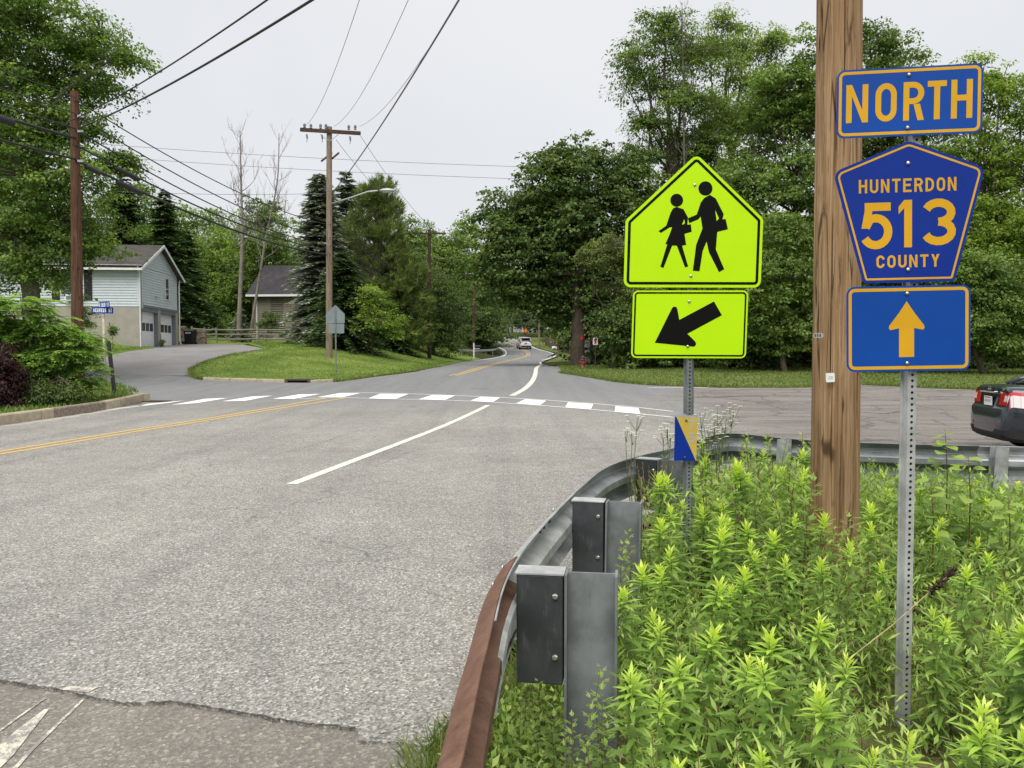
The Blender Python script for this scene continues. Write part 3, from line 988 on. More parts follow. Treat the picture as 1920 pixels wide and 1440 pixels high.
def pole_wood(name, stops, red=False):
    t = NT(name)
    P = t.coord('Object')
    n = t.noise(t.coord('Object', (22, 22, .9)), 1.0, 9, .68)
    n2 = t.noise(t.coord('Object', (75, 75, 1.6)), 1.0, 6, .6)
    big = t.noise(P, 1.2, 4, .6)
    cc = t.ramp(n, stops)
    cc = t.mix(1.0, cc, t.ramp(n2, [(.3, (.66, .62, .58)), (.62, (1.1, 1.1, 1.1))]), 'MULTIPLY')
    cc = t.mix(1.0, cc, t.ramp(big, [(.3, (.82, .8, .78)), (.7, (1.1, 1.1, 1.1))]), 'MULTIPLY')
    fl = t.noise(t.coord('Object', (9, 9, 1.1)), 1.0, 8, .72)
    cc = t.mix(t.mapr(fl, .58, .66, 0, .35), cc, tuple(min(1, x * 1.35) for x in stops[-1][1]))
    cc = t.mix(t.mapr(fl, .38, .34, 0, .35), cc, tuple(x * 1.2 for x in stops[0][1]))
    vc = t.node('ShaderNodeTexVoronoi', feature='DISTANCE_TO_EDGE', Scale=1.0); t.link(t.coord('Object', (17, 17, .75)), vc.inputs['Vector'])
    ck = t.math('MULTIPLY', t.mapr(vc.outputs['Distance'], .06, .015), t.mapr(t.noise(t.coord('Object', (7, 7, 1.5)), 1.0, 5, .6), .46, .56))
    cc = t.mix(t.math('MULTIPLY', ck, .85), cc, tuple(x * .45 for x in stops[0][1]))
    kn = t.node('ShaderNodeTexVoronoi', Scale=2.3); t.link(t.coord('Object', (1.6, 1.6, .55)), kn.inputs['Vector'])
    cc = t.mix(t.mapr(kn.outputs['Distance'], .10, .04, 0, .8), cc, tuple(x * .6 for x in stops[0][1]))
    t.base(cc); t.pbr(.88, 0, .15)
    t.bump(t.math('ADD', n, t.math('MULTIPLY', n2, .5)), .8, .015)
pole_wood('pole_tan', [(.28, (.11, .062, .032)), (.38, (.27, .168, .090)), (.52, (.35, .23, .13)), (.7, (.44, .31, .19))])
pole_wood('pole_red', [(.28, (.06, .032, .022)), (.5, (.125, .068, .045)), (.75, (.185, .112, .078))])
pole_wood('pole_grey', [(.28, (.20, .15, .115)), (.5, (.30, .235, .18)), (.75, (.38, .31, .245))])
pole_wood('pole_dark', [(.28, (.05, .035, .025)), (.5, (.09, .062, .045)), (.75, (.13, .095, .07))])
plain('wire_black', (.03, .03, .032), .6)
plain('wire_grey', (.16, .165, .17), .5, .3)
plain('insulator', (.16, .17, .18), .3, 0, .6)
plain('lamp_grey', (.45, .47, .48), .5, .3)

def signmat(name, c, rough=.55, spec=.22, var=.10):
    t = NT(name)
    P = t.coord('Object')
    n = t.noise(P, 3, 4, .6)
    wv = t.node('ShaderNodeTexVoronoi', Scale=220.); t.link(P, wv.inputs['Vector'])
    cc = t.ramp(n, [(.3, tuple(x * (1 - var) for x in c)), (.7, tuple(min(1, x * (1 + var)) for x in c))])
    d = t.noise(P, 26, 7, .75)
    cc = t.mix(t.mapr(d, .68, .82, 0, .35), cc, tuple(x * .6 + .06 for x in c))
    t.base(cc); t.pbr(rough, 0, spec); t.bump(wv.outputs['Distance'], .04, .002)
signmat('sign_lime', (.47, .78, .001), .5, .2, .03)
signmat('sign_black', (.003, .003, .003), .6, .12)
signmat('sign_navy', (.001, .024, .24), .5)
signmat('sign_blue', (.0008, .055, .31), .5)
signmat('sign_gold', (.62, .335, .012), .5)
signmat('sign_yellow', (.52, .37, .06), .5)
signmat('sign_grey', (.40, .37, .36), .5)
signmat('sign_back', (.21, .25, .26), .5, .3)
signmat('sign_white', (.75, .76, .76), .5)
signmat('sign_red', (.42, .03, .025), .5)

# ---- perforated U-channel post
def channel_post(parent, h, mat='galvanised', w=.030, flange=.017, depth=.032, pitch=.0254, hole=.0066, z0=-.3):
    """hat section facing -Y: holed web, two returns, two lips"""
    mb = MB()
    n = int(h / pitch)
    vs_, fs = [], []
    for k in range(n):
        za, zb = k * pitch, (k + 1) * pitch
        zc = (za + zb) / 2
        o = [(-w / 2, za), (0, za), (w / 2, za), (w / 2, zc), (w / 2, zb), (0, zb), (-w / 2, zb), (-w / 2, zc)]
        i = [(hole * math.cos(R(225 + 45 * q)), zc + hole * math.sin(R(225 + 45 * q))) for q in range(8)]
        b = len(vs_)
        vs_ += [(x, 0, z) for x, z in o] + [(x, 0, z) for x, z in i] + [(x, .004, z) for x, z in i]
        for q in range(8):
            r = (q + 1) % 8
            fs += [(b + q, b + r, b + 8 + r, b + 8 + q), (b + 8 + q, b + 8 + r, b + 16 + r, b + 16 + q)]
    H = n * pitch
    mb.add(vs_, fs)
    prof = [(-w / 2, 0), (-w / 2 - .006, depth), (-w / 2 - .006 - flange, depth)]
    for s in (1, -1):
        q = [(s * x, y) for x, y in prof]
        for (xa, ya), (xb, yb) in zip(q, q[1:]):
            mb.add([(xa, ya, 0), (xb, yb, 0), (xb, yb, H), (xa, ya, H)], [(0, 1, 2, 3)])
        xa, ya = q[-1]
        mb.add([(xa, ya, 0), (xa, ya + .004, 0), (xa, ya + .004, H), (xa, ya, H)], [(0, 1, 2, 3)])
    mb.add([(x, y, z) for z in (z0, 0) for x, y in ((-w / 2, 0), (w / 2, 0), (w / 2, depth), (-w / 2, depth))], [(0, 1, 5, 4), (1, 2, 6, 5), (2, 3, 7, 6), (3, 0, 4, 7)])
    po = mb.build('post', mat, parent)
    MB().bbox((-w / 2 + .003, .010, 0), (w / 2 - .003, .013, H)).build('hole_shade_strip', 'bolt_dark', po)  # added dark strip behind the holes: shade inside the open channel, done in colour
    return po

def bolt(parent, x, z, y=-.002, r=.0085, mat='bolt_metal'):
    M = Matrix.Rotation(R(90), 3, 'X')
    MB().lathe([(r, 0), (r * .95, .0025), (r * .7, .005), (r * .3, .0065)], (x, y, z), 10, M).build('bolt', mat, parent, smooth=True)

def plate(parent, name, outline, mat, loc, yaw=0, roll=0, th=.0025):
    mb = MB().prism(outline, 0, th)
    o = mb.build(name, mat, parent)
    o.location = loc
    o.rotation_euler = Euler((0, roll, yaw), 'XYZ')
    return o

def border(parent, outline, d0, d1, mat):
    MB().ring(inset(outline, d0), inset(outline, d1), -.0007, .001).build('border', mat, parent)

# ---- county route assembly, on the right
pb = at(1698, 1405, 3.36); pb.z = zz(pb.x, pb.y) - .02
cr = thing('route_sign', 'blue and gold county route sign stack on perforated steel post before wooden pole', 'road sign', pb)
def loc_of(px, py, Y, root): return at(px, py, Y) - root
# local z of the post
ztop = at(1697, 122, 3.36).z - pb.z
channel_post(cr, ztop + .0, 'galvanised_pale', w=.036, flange=.010)
k = 3.345 / FPX
rect = lambda w, h, r: round_poly([(-w / 2, -h / 2), (w / 2, -h / 2), (w / 2, h / 2), (-w / 2, h / 2)], r)
# NORTH
o = rect(.612, .292, .035)
lc = loc_of(1704, 190, 3.34, cr.location)
pl = plate(cr, 'north_plate', o, 'sign_blue', lc, R(-9), R(0.0)); pl.scale = (.935, 1, .975)
border(pl, o, .0085, .021, 'sign_gold')
kk = .612 / 612
items = []
for ch, xa, xb in (('N', 190, 284), ('O', 315, 405), ('R', 433, 520), ('T', 534, 613), ('H', 632, 720)):
    items.append((ch, (xa - 456) * kk, -.0815, (xb - xa) * kk, .163, .0245))
text_mb(MB(), items, 0).build('lettering', 'sign_gold', pl)
bolt(pl, -.002, .112); bolt(pl, -.004, -.112)
# pentagon
pz = [(-.187, -.30), (.187, -.30), (.310, .163), (0, .282), (-.310, .163)]
o = round_poly(pz, [.02, .02, .04, .05, .04])
lc = loc_of(1704, 393, 3.338, cr.location)
pl = plate(cr, 'county_shield', o, 'sign_navy', lc, R(-4), R(-1.0)); pl.scale = (.995, 1, 1.015)
border(pl, o, .012, .020, 'sign_gold')
text_mb(MB(), spread('HUNTERDON', -.205, .193, .072, .056, .0092), 0).build('county_name', 'sign_gold', pl)
text_mb(MB(), [('5', -.197, -.160, .132, .192, .034), ('1', -.042, -.155, .055, .195, .032), ('3', .055, -.150, .138, .192, .034)], 0).build('route_number', 'sign_gold', pl)
text_mb(MB(), spread('COUNTY', -.133, .125, -.238, .052, .0092), 0).build('county_word', 'sign_gold', pl)
bolt(pl, -.004, .190); bolt(pl, -.004, -.247)
# arrow
o = rect(.534, .360, .035)
lc = loc_of(1703, 616, 3.34, cr.location)
pl = plate(cr, 'arrow_plate', o, 'sign_blue', lc, R(-3), R(-1.0)); pl.scale = (.955, 1, 1.0)
border(pl, o, .0085, .022, 'sign_gold')
ar = [(450, 1093), (482, 1140), (525, 1195), (527, 1206), (520, 1214), (482, 1206), (482, 1328), (417, 1328), (417, 1206), (380, 1214), (373, 1206), (375, 1195), (418, 1140)]
MB().prism([((x - 457) * .001, (1208 - y) * .001) for x, y in ar][::-1], -.0007, .001).build('arrow', 'sign_gold', pl)
bolt(pl, -.006, .148); bolt(pl, -.006, -.146)
for nm in (0,): pass

# ---- school crossing assembly
YS = 5.2
sb = at(1290, 1130, YS); sb.z = zz(sb.x, sb.y) - .02
sc = thing('school_crossing_sign', 'fluorescent yellow green school crossing sign with two walking figures and arrow plaque', 'road sign', sb)
ztop = at(1290, 540, YS).z - sb.z
channel_post(sc, ztop + .6, 'galvanised_dull', w=.032, flange=.012)
kz = .914 / 851
S = lambda zx, zy: ((zx - 588) * kz, (912 - zy) * kz)
pent = [S(162, 913), S(1003, 913), S(1014, 495), S(603, 107), S(172, 508)]
o = round_poly(pent, .045)
c0 = at(1120 + 588 / 3.273, 260 + 912 / 3.273, YS - .012)
pl = plate(sc, 'crossing_plate', o, 'sign_lime', c0 - Vector(sc.location), R(1.5), 0)
border(pl, o, .018, .036, 'sign_black')
boy = [(650, 372), (685, 352), (722, 375), (771, 468), (764, 500), (783, 497), (798, 560), (733, 576), (725, 682), (778, 802), (746, 820), (683, 700), (668, 635), (645, 690), (626, 815), (585, 812), (604, 655), (642, 555), (630, 484), (616, 501), (560, 524), (553, 494), (606, 472), (630, 400)]
girl = [(461, 435), (482, 426), (525, 440), (553, 490), (549, 533), (571, 531), (576, 576), (532, 588), (543, 655), (518, 660), (556, 786), (537, 791), (486, 660), (457, 660), (405, 795), (386, 788), (427, 652), (416, 650), (446, 580), (456, 548), (441, 550), (388, 583), (374, 572), (420, 540), (446, 462)]
def sym(parent, pts, name, mat='sign_black', y=-.0007):
    q = [S(*p) for p in pts]
    a = sum(q[i - 1][0] * q[i][1] - q[i][0] * q[i - 1][1] for i in range(len(q)))
    if a < 0: q = q[::-1]
    return MB().prism(q, y, .001).build(name, mat, parent)
b_ = sym(pl, boy, 'tall_figure'); g_ = sym(pl, girl, 'short_figure', y=-.0009)
sym(pl, [(658 + 43 * math.cos(R(a)), 314 + 43 * math.sin(R(a))) for a in range(0, 360, 12)], 'tall_figure_head', y=-.0011)
sym(pl, [(483 + 39 * math.cos(R(a)), 386 + 39 * math.sin(R(a))) for a in range(0, 360, 12)], 'short_figure_head', y=-.0012)
sym(pl, [(719, 445), (742, 495), (728, 511)], 'arm_gap', 'sign_lime', -.0013)
sym(pl, [(530, 500), (534, 525), (516, 535)], 'arm_gap', 'sign_lime', -.0013)
bolt(pl, *S(593, 293), r=.010); bolt(pl, *S(573, 843), r=.010)
o = round_poly([S(211, 1342), S(914, 1345), S(925, 931), S(222, 931)], .035)
pq = plate(sc, 'arrow_plaque', o, 'sign_lime', c0 - Vector(sc.location) + Vector((0, -.001, 0)), R(0), 0)
border(pq, o, .011, .022, 'sign_black')
sym(pq, [(356, 1250), (458, 1042), (466, 1032), (478, 1029), (488, 1034), (493, 1046), (505, 1110), (715, 998), (765, 1082), (555, 1195), (603, 1242), (609, 1256), (604, 1269), (592, 1274)], 'arrow')
bolt(pq, *S(564, 998), r=.010); bolt(pq, *S(557, 1272), r=.010)
# mile marker on the same post
mp = at(1286, 822, YS - .03) - Vector(sc.location)
h_, w_ = .296, .150
mk = bpy.data.objects.new('mile_marker', None); col.objects.link(mk); mk.parent = sc; mk.location = mp; mk.rotation_euler = (0, R(.8), 0)
MB().prism([(-w_ / 2, -h_ / 2), (w_ / 2 - .004, -h_ / 2), (w_ / 2, h_ / 2 - .012), (-w_ / 2, h_ / 2 - .006)], 0, .002).build('yellow_panel', 'sign_yellow', mk)
MB().prism([(-w_ / 2, -h_ / 2), (w_ / 2 - .006, -h_ / 2), (-w_ / 2 + .010, h_ / 2 - .008), (-w_ / 2, h_ / 2 - .006)], -.0008, .001).build('blue_triangle', 'sign_navy', mk)
text_mb(MB(), [('7', .012, .055, .043, .066, .0125), ('5', .018, -.032, .043, .068, .0125)], 0).build('digits', 'sign_grey', mk)
MB().add([(-w_ / 2, 0, h_ / 2 - .006), (w_ / 2, 0, h_ / 2 - .012), (w_ / 2 + .012, .045, h_ / 2 + .002), (0, .05, h_ / 2 + .012), (-w_ / 2 - .03, .05, h_ / 2)], [(0, 1, 2, 3, 4)]).build('bent_lip', 'galvanised_dull', mk)
bolt(mk, 0, .118, r=.008, mat='bolt_dark'); bolt(mk, -.005, -.125, r=.007, mat='bolt_dark')

# ---- guardrail
gr = thing('guardrail', 'steel W-beam guardrail curving round the corner with a rust brown end section', 'guardrail', (0, 0, 0))
rp = smooth_path([Vector(p) for p in RAIL], 8)
acc = [0]
for a, b in zip(rp, rp[1:]): acc.append(acc[-1] + (b - a).length)
accn = np.array(acc)
def rail_at(s):
    x = np.interp(s, accn, [p.x for p in rp]); y = np.interp(s, accn, [p.y for p in rp])
    x2 = np.interp(s + .02, accn, [p.x for p in rp]); y2 = np.interp(s + .02, accn, [p.y for p in rp])
    d = Vector((x2 - x, y2 - y)).normalized()
    return Vector((x, y)), d, Vector((-d.y, d.x))
def s_of_y(y): return float(np.interp(y, [p.y for p in rp[:72]], acc[:72]))
WB = [(.752, .020), (.745, .034), (.735, .046), (.705, .078), (.698, .083), (.668, .083), (.660, .078), (.628, .010), (.618, .0), (.572, .0), (.562, .010), (.530, .078), (.522, .083), (.492, .083), (.485, .078), (.455, .046), (.445, .034), (.438, .020)]
def rail_sec(name, s0, s1, mat, off=0., up=0., step=.10, end_drop=0.):
    n = max(3, int((s1 - s0) / step))
    vs_, fs = [], []
    m = len(WB)
    for i in range(n + 1):
        s = s0 + (s1 - s0) * i / n
        p, d, nn = rail_at(s)
        bump_ = .035 * math.exp(-((s - s_of_y(7.9) - .35) / .45) ** 2) if s > 6 else 0
        for z, dd in WB:
            q = p + nn * (dd + off)
            vs_.append((q.x, q.y, z + up + bump_ - end_drop * (1 - i / n)))
    for i in range(n):
        for j in range(m - 1):
            fs.append((i * m + j, i * m + j + 1, (i + 1) * m + j + 1, (i + 1) * m + j))
    mb = MB().add(vs_, fs)
    ob = mb.build(name, mat, gr)
    so = ob.modifiers.new('thickness', 'SOLIDIFY'); so.thickness = .0045; so.offset = 0
    return ob
sL = acc[-1]
sA = s_of_y(3.28); sB = s_of_y(2.50)
r0 = rail_sec('end_section', 0.02, sA, 'rust_brown', .007, .004)
r0['label'] = 'rust brown painted end section of the rail'
rail_sec('rail_section', sB, s_of_y(5.0), 'galvanised_pale')
rail_sec('rail_section', s_of_y(5.0) - .02, s_of_y(7.6), 'galvanised', -.006, .001)
rail_sec('rail_section', s_of_y(7.6) - .02, min(sL - .1, s_of_y(7.6) + 3.2), 'galvanised_dull', 0, 0)
rail_sec('rail_section', s_of_y(7.6) + 3.1, sL - .05, 'galvanised', -.005, 0)

def ibeam(mb, c, d, h, w=.10, depth=.15, t=.008, z0=-.3, lean=0.):
    """I-beam post: depth runs along the rail normal nn, flanges across"""
    nn = Vector((-d.y, d.x))
    for (o0, o1, a0, a1) in ((-depth / 2, -depth / 2 + t, -w / 2, w / 2), (depth / 2 - t, depth / 2, -w / 2, w / 2), (-depth / 2 + t, depth / 2 - t, -t / 2, t / 2)):
        vs_ = []
        for z in (z0, h):
            for o_, a_ in ((o0, a0), (o1, a0), (o1, a1), (o0, a1)):
                q = c + nn * o_ + d * a_
                vs_.append((q.x + lean * z, q.y, z))
        mb.add(vs_, [(0, 1, 5, 4), (1, 2, 6, 5), (2, 3, 7, 6), (3, 0, 4, 7), (4, 5, 6, 7)])
for yv, hb, lean in ((3.12, .31, .0), (4.66, .32, .01), (6.55, .33, 0.)):
    s = s_of_y(yv)
    p, d, nn = rail_at(s)
    mb = MB()
    # block-out between rail and post
    dp, wd = .185, .11
    vs_ = []
    for z in (hb, .742):
        for o_, a_ in ((-.002, -wd / 2), (-dp, -wd / 2), (-dp, wd / 2), (-.002, wd / 2)):
            q = p + nn * o_ + d * a_
            vs_.append((q.x, q.y, z))
    mb.add(vs_, [(0, 1, 5, 4), (1, 2, 6, 5), (2, 3, 7, 6), (3, 0, 4, 7), (4, 5, 6, 7), (3, 2, 1, 0)])
    blk = mb.build('blockout', 'block_dark', gr, bevel=.006)
    cap = MB()
    vs_ = []
    for z in (.743, .749):
        for o_, a_ in ((.004, -wd / 2 - .004), (-dp - .004, -wd / 2 - .004), (-dp - .004, wd / 2 + .004), (.004, wd / 2 + .004)):
            q = p + nn * o_ + d * a_
            vs_.append((q.x, q.y, z))
    cap.add(vs_, [(0, 1, 5, 4), (1, 2, 6, 5), (2, 3, 7, 6), (3, 0, 4, 7), (4, 5, 6, 7), (3, 2, 1, 0)])
    cap.build('cap', 'galvanised_pale', blk)
    q = p - nn * (dp - .03) - d * (wd / 2)
    for zb_ in (.66, .42): MB().lathe([(.013, 0), (.013, .006), (.008, .011)], (q.x, q.y, zb_), 6, Matrix.Rotation(math.atan2(d.y, d.x) + math.pi, 3, 'Z') @ Matrix.Rotation(R(90), 3, 'Y')).build('bolt', 'bolt_metal', blk)
    mb = MB(); ibeam(mb, p - nn * (dp + .108), d, .745, .11, .205, .010, -.3, lean)
    mb.build('post', 'galvanised_dull', gr)
for px, Yp in ((1465, 8.0), (1838, 7.5)):
    q0 = at(px, 900, Yp)
    # nearest rail point
    j = min(range(len(rp)), key=lambda i: abs(rp[i].x - q0.x) + (0 if rp[i].y > 5 else 9))
    p, d, nn = rail_at(acc[j])
    mb = MB(); ibeam(mb, p - nn * .085, d, .76, .11, .15, .008, -.3, .045)
    mb.build('post', 'galvanised', gr)
def rail_bolt(s, z, off, mat='bolt_metal', r=.013, side=1):
    p, d, nn = rail_at(s)
    q = p + nn * off
    ang = math.atan2(nn.y, nn.x) + (0 if side > 0 else math.pi)
    M = (Matrix.Rotation(ang, 3, 'Z') @ Matrix.Rotation(R(90), 3, 'Y'))
    MB().lathe([(r, 0), (r, .004), (r * .75, .009), (r * .3, .011)], (q.x, q.y, z), 10, M).build('bolt', mat, gr, smooth=True)
for s_, z_ in ((sA - .06, .718), (sA - .30, .718), (s_of_y(4.45), .715)):
    rail_bolt(s_, z_ + .004, .075)
for s_ in (sA - .07, sA - .28):
    for z_ in (.68, .51): rail_bolt(s_, z_, .076, 'bolt_dark', .016, -1)
for s_ in (s_of_y(4.3), s_of_y(4.15), s_of_y(4.05)):
    for z_ in (.69, .50): rail_bolt(s_, z_, .074, 'bolt_dark', .016, -1)
for dx_ in (-.14, .16, .20):
    for z_ in (.69, .52): rail_bolt(acc[min(range(len(rp)), key=lambda i: abs(rp[i].x - 2.75))] + dx_, z_, .0, 'bolt_dark', .013, -1)

# ---- big wooden pole beside the route sign
def wood_pole(name, label, p0, p1, r0, r1, mat, nseg=24, rings=24, cracks=0, cat='utility pole', group=None):
    """p0 base, p1 top in world; fissured shaft"""
    t = thing(name, label, cat, p0, group=group)
    ax = (p1 - p0); H = ax.length
    vs_, fs = [], []
    cr_ = [(random.uniform(0, 2 * math.pi), random.uniform(-.2, H * .95), random.uniform(.25, 2.2), random.uniform(.018, .05), random.uniform(.006, .02), random.uniform(-.06, .06)) for _ in range(cracks)]
    zs = np.linspace(0, 1, rings) ** (1.35 if cracks else 1)
    for f in zs:
        c = ax * f
        r = r0 + (r1 - r0) * f
        for k_ in range(nseg):
            a = 2 * math.pi * k_ / nseg
            rr = r * (1 + .012 * math.sin(3 * a + f * 5) + .01 * math.sin(5 * a - f * 11))
            z_ = f * H
            for (ca, cz, cl_, cw, cd, sl) in cr_:
                u = (z_ - cz) / cl_
                if 0 < u < 1:
                    da = abs((a - ca - sl * (z_ - cz) + math.pi) % (2 * math.pi) - math.pi)
                    if da < cw: rr -= cd * min(1, 5 * u, 5 * (1 - u)) * (1 - (da / cw) ** 2)
            vs_.append((c.x + rr * math.cos(a), c.y + rr * math.sin(a), c.z))
    for i in range(rings - 1):
        for k_ in range(nseg):
            fs.append((i * nseg + k_, i * nseg + (k_ + 1) % nseg, (i + 1) * nseg + (k_ + 1) % nseg, (i + 1) * nseg + k_))
    fs.append(tuple((rings - 1) * nseg + k_ for k_ in range(nseg)))
    MB().add(vs_, fs).build('shaft', mat, t, smooth=False)
    return t
YP = 5.55
q0, q1 = at(1565, 1000, YP), at(1573.5, 4, YP)
dv = (q1 - q0) / (q1.z - q0.z)
gz = zz(q0.x, q0.y)
p0 = q0 + dv * (gz - .3 - q0.z); p1 = q0 + dv * (11.5 - q0.z)
bigp = wood_pole('utility_pole', 'thick tan wooden utility pole with split grain beside the county route sign', p0, p1, .166, .118, 'pole_tan', 180, 200, 170)
arm_c = q0 + dv * (10.9 - q0.z) - p0
MB().box(arm_c + Vector((0, -.17, 0)), (2.5, .1, .12)).build('crossarm', 'pole_dark', bigp)
for dx in (-1.15, -.55, 1.15): MB().lathe([(.03, 0), (.05, .04), (.03, .08), (.05, .12), (.02, .16)], arm_c + Vector((dx, -.17, .06)), 8).build('insulator', 'insulator', bigp)
tg = at(1557, 708, YP - .17) - p0
tagp = MB().prism(rect(.058, .062, .008), 0, .006).build('paper_tag', 'sign_white', bigp)
tagp.location = tg; tagp.rotation_euler = (0, R(-3), R(-4))
for r_ in range(3): MB().bbox((-.018 + .004 * r_, -.0008, -.010 + r_ * .008), (.017, .0002, -.007 + r_ * .008)).build('faint_mark', 'sign_grey', tagp)
tb = at(1529, 629, YP - .12) - p0
band = MB().prism(rect(.07, .034, .012), 0, .004).build('metal_tag', 'bolt_metal', bigp)
band.location = tb + Vector((.015, -.012, 0)); band.rotation_euler = (0, 0, R(-38))
for r_ in range(3): MB().bbox((-.026 + .017 * r_, -.0008, -.010), (-.016 + .017 * r_, .0002, .010)).build('stamped_mark', 'bolt_dark', band)

# ---- poles across the road
YL = 24.0
lp0 = at(147, 757, YL); lp0.z = zz(lp0.x, lp0.y); lp1 = at(140, 172, YL)
leftp = wood_pole('utility_pole', 'red-brown wooden utility pole standing in the bushes by the street name sign', lp0, lp1, .185, .12, 'pole_red', 40, 60, 50)
for py_ in (218, 246, 302):
    b_ = at(147, py_, YL - .13) - lp0
    MB().box(b_ + Vector((.06, 0, 0)), (.16, .05, .06)).build('bracket', 'lamp_grey', leftp)
tb = gp(617, 674); YT = tb.y
tt = at(617.5, 238, YT)
tall = wood_pole('utility_pole', 'tall grey-tan utility pole with crossarm and street light on the corner lawn', tb, tt, .19, .15, 'pole_grey', 24, 30, 20)
pxm = YT / FPX
L_ = lambda px, py, dy=0.: at(px, py, YT + dy) - tb
a0, a1 = L_(563, 243, -.2), L_(676, 250, -.2)
arm = MB(); dd = a1 - a0
arm.box((a0 + a1) / 2, (dd.length, .13, .32 * .6), (0, -math.atan2(dd.z, dd.x), 0)).build('crossarm', 'pole_dark', tall)
for px_, py_ in ((571, 240), (583, 241), (601, 241), (611, 241), (654, 243), (666, 243)):
    b_ = L_(px_, py_, -.2)
    MB().lathe([(.03, 0), (.085, .05), (.06, .1), (.085, .16), (.07, .24), (.03, .28)], b_ + Vector((0, 0, -.02)), 8).build('insulator', 'insulator', tall)
for px_, py_ in ((575, 252), (603.5, 253), (656, 256)):
    b_ = L_(px_, py_, -.32)
    MB().tube([b_, b_ + Vector((.03, 0, -.22))], .05, 8).tube([b_ + Vector((.03, 0, -.22)), b_ + Vector((0, 0, -.42))], .02, 6).build('fuse_cutout', 'insulator', tall)
for (xa, ya, xb, yb) in ((603, 302, 622, 287), (623, 297, 635, 287)):
    A_, B_ = L_(xa, ya, -.35), L_(xb, yb, .5)
    MB().tube([A_, B_], .07, 4).build('lower_crossarm', 'pole_dark', tall)
for sx in (-1, 1):
    MB().tube([L_(617.5 + sx * 17, 252, -.2), L_(617.5 + sx * 2, 264, -.2)], .018, 5).build('brace', 'lamp_grey', tall)
s0, s1, s2, s3 = L_(621, 382, -.05), L_(660, 370, -.8), L_(690, 359.5, -1.3), L_(708, 357.5, -1.5)
la = MB().tube([s0, s1, s2, s3], .045, 8).build('lamp_arm', 'lamp_grey', tall, smooth=True)
hc = L_(726, 357.5, -1.55)
hd = MB().lathe([(.02, -.08), (.16, -.06), (.19, 0), (.17, .07), (.09, .12), (.02, .13)], (0, 0, 0), 14).build('lamp_head', 'lamp_grey', tall, smooth=True)
hd.location = hc; hd.scale = (2.3, 1.0, .9)
MB().lathe([(.11, -.10), (.13, -.06)], (0, 0, 0), 12).build('lens', 'sign_white', hd)
MB().lathe([(.035, 0), (.035, .06), (.02, .07)], (.02, 0, .12), 8).build('photocell', 'bolt_dark', hd)

# far poles along the road
def simple_pole(px, pyb, pyt, Y, r, mat, label, arms=()):
    b_ = at(px, pyb, Y); b_.z = zz(b_.x, b_.y) - .1
    t_ = at(px + (1 if px > 850 else 0), pyt, Y)
    o = wood_pole('utility_pole', label, b_, t_, r, r * .75, mat, 12, 6, 0)
    for py_, w in arms:
        c = at(px, py_, Y) - b_
        MB().box(c + Vector((0, -.14, 0)), (w, .1, .12)).build('crossarm', 'lamp_grey' if w < 2.3 else 'pole_dark', o)
        for s in (-.45, .45): MB().lathe([(.03, 0), (.06, .08), (.03, .2)], c + Vector((s * w, -.14, .05)), 6).build('insulator', 'insulator', o)
    return o, b_
farA, fAb = simple_pole(888, 672, 510, 92, .17, 'pole_red', 'slim brown utility pole beside the white mailbox post', ((513, 1.9),))
farB, fBb = simple_pole(805, 664, 430, 62, .16, 'pole_dark', 'dark utility pole with crossarm rising among the cedar trees', ((438, 2.6),))
farC, fCb = simple_pole(1010.5, 642, 590, 120, .14, 'pole_grey', 'short grey pole on the right bank beyond the white car')

# ---- overhead wires
def wire(label, P0, P1, sag, r, mat='wire_black', n=28, name='overhead_wire', group='overhead wires'):
    pts = []
    for i in range(n + 1):
        u = i / n
        p = P0.lerp(P1, u); p = p.copy(); p.z -= sag * 4 * u * (1 - u)
        pts.append(p)
    o = MB().tube(pts, r, 5).build(name, mat, None, smooth=True)
    return tag(o, label, 'wire', group)
near_top = p0 + arm_c
Lw = lambda py: at(147, py, YL) + Vector((.0, -.16, 0))
Tw = lambda py, dx=0.: at(614 + dx, py, YT) + Vector((0, -.2, 0))
for (pl_, pt_, r_, sg) in ((190, 422, .02, .5), (217, 447, .022, .5), (246, 462, .024, .5)):
    wire({190: 'topmost', 217: 'second highest', 246: 'third highest'}[pl_] + ' thin wire from the red-brown pole to the tall corner pole', Lw(pl_), Tw(pt_), sg, r_, group='wires between the red-brown pole and the tall pole')
wire('thickest black cable bundle drooping from the red-brown pole to the tall pole', Lw(302), Tw(478), .45, .042)
wire('second thick black cable just above the lowest bundle right of the red-brown pole', Lw(274), Tw(470), .45, .03)
LX = Vector((-17.0, -16, 0))
for (pl_, r_, dz_) in ((186, .016, 9.3), (216, .016, 8.9), (244, .022, 8.5), (262, .045, 8.1), (301, .032, 7.6)):
    wire({186: 'topmost', 216: 'second highest', 244: 'middle', 262: 'thickest', 301: 'lowest'}[pl_] + ' cable running left out of view from the red-brown pole', Lw(pl_), LX + Vector((0, 0, dz_)), .9, r_, group='cables leaving the red-brown pole')
wire('thick cable rising from the red-brown pole overhead towards the near pole', Lw(243) + Vector((.1, 0, 0)), Vector((2.2, 5.4, 6.3)), .3, .022)
wire('thin twisted cable just above the thick one overhead', at(120, 232, YL), Vector((2.1, 5.4, 6.75)), .35, .016)
for px_, dx in ((571, -1.15), (626, -.1), (674, 1.15)):
    wire('thin power line rising to the near pole from the ' + {571: 'left end', 626: 'middle', 674: 'right end'}[px_] + ' of the tall crossarm', at(px_, 237, YT - .2), near_top + Vector((dx, -.17, .3)), 1.6, .009, 'wire_grey', group='power lines to the near pole')
wire('heavy grey guy cable climbing from the tall pole towards the near pole', at(622, 362, YT), near_top + Vector((.2, -.1, -2.2)), .5, .022, 'wire_grey')
fb = lambda py, px=805: at(px, py, 61.8)
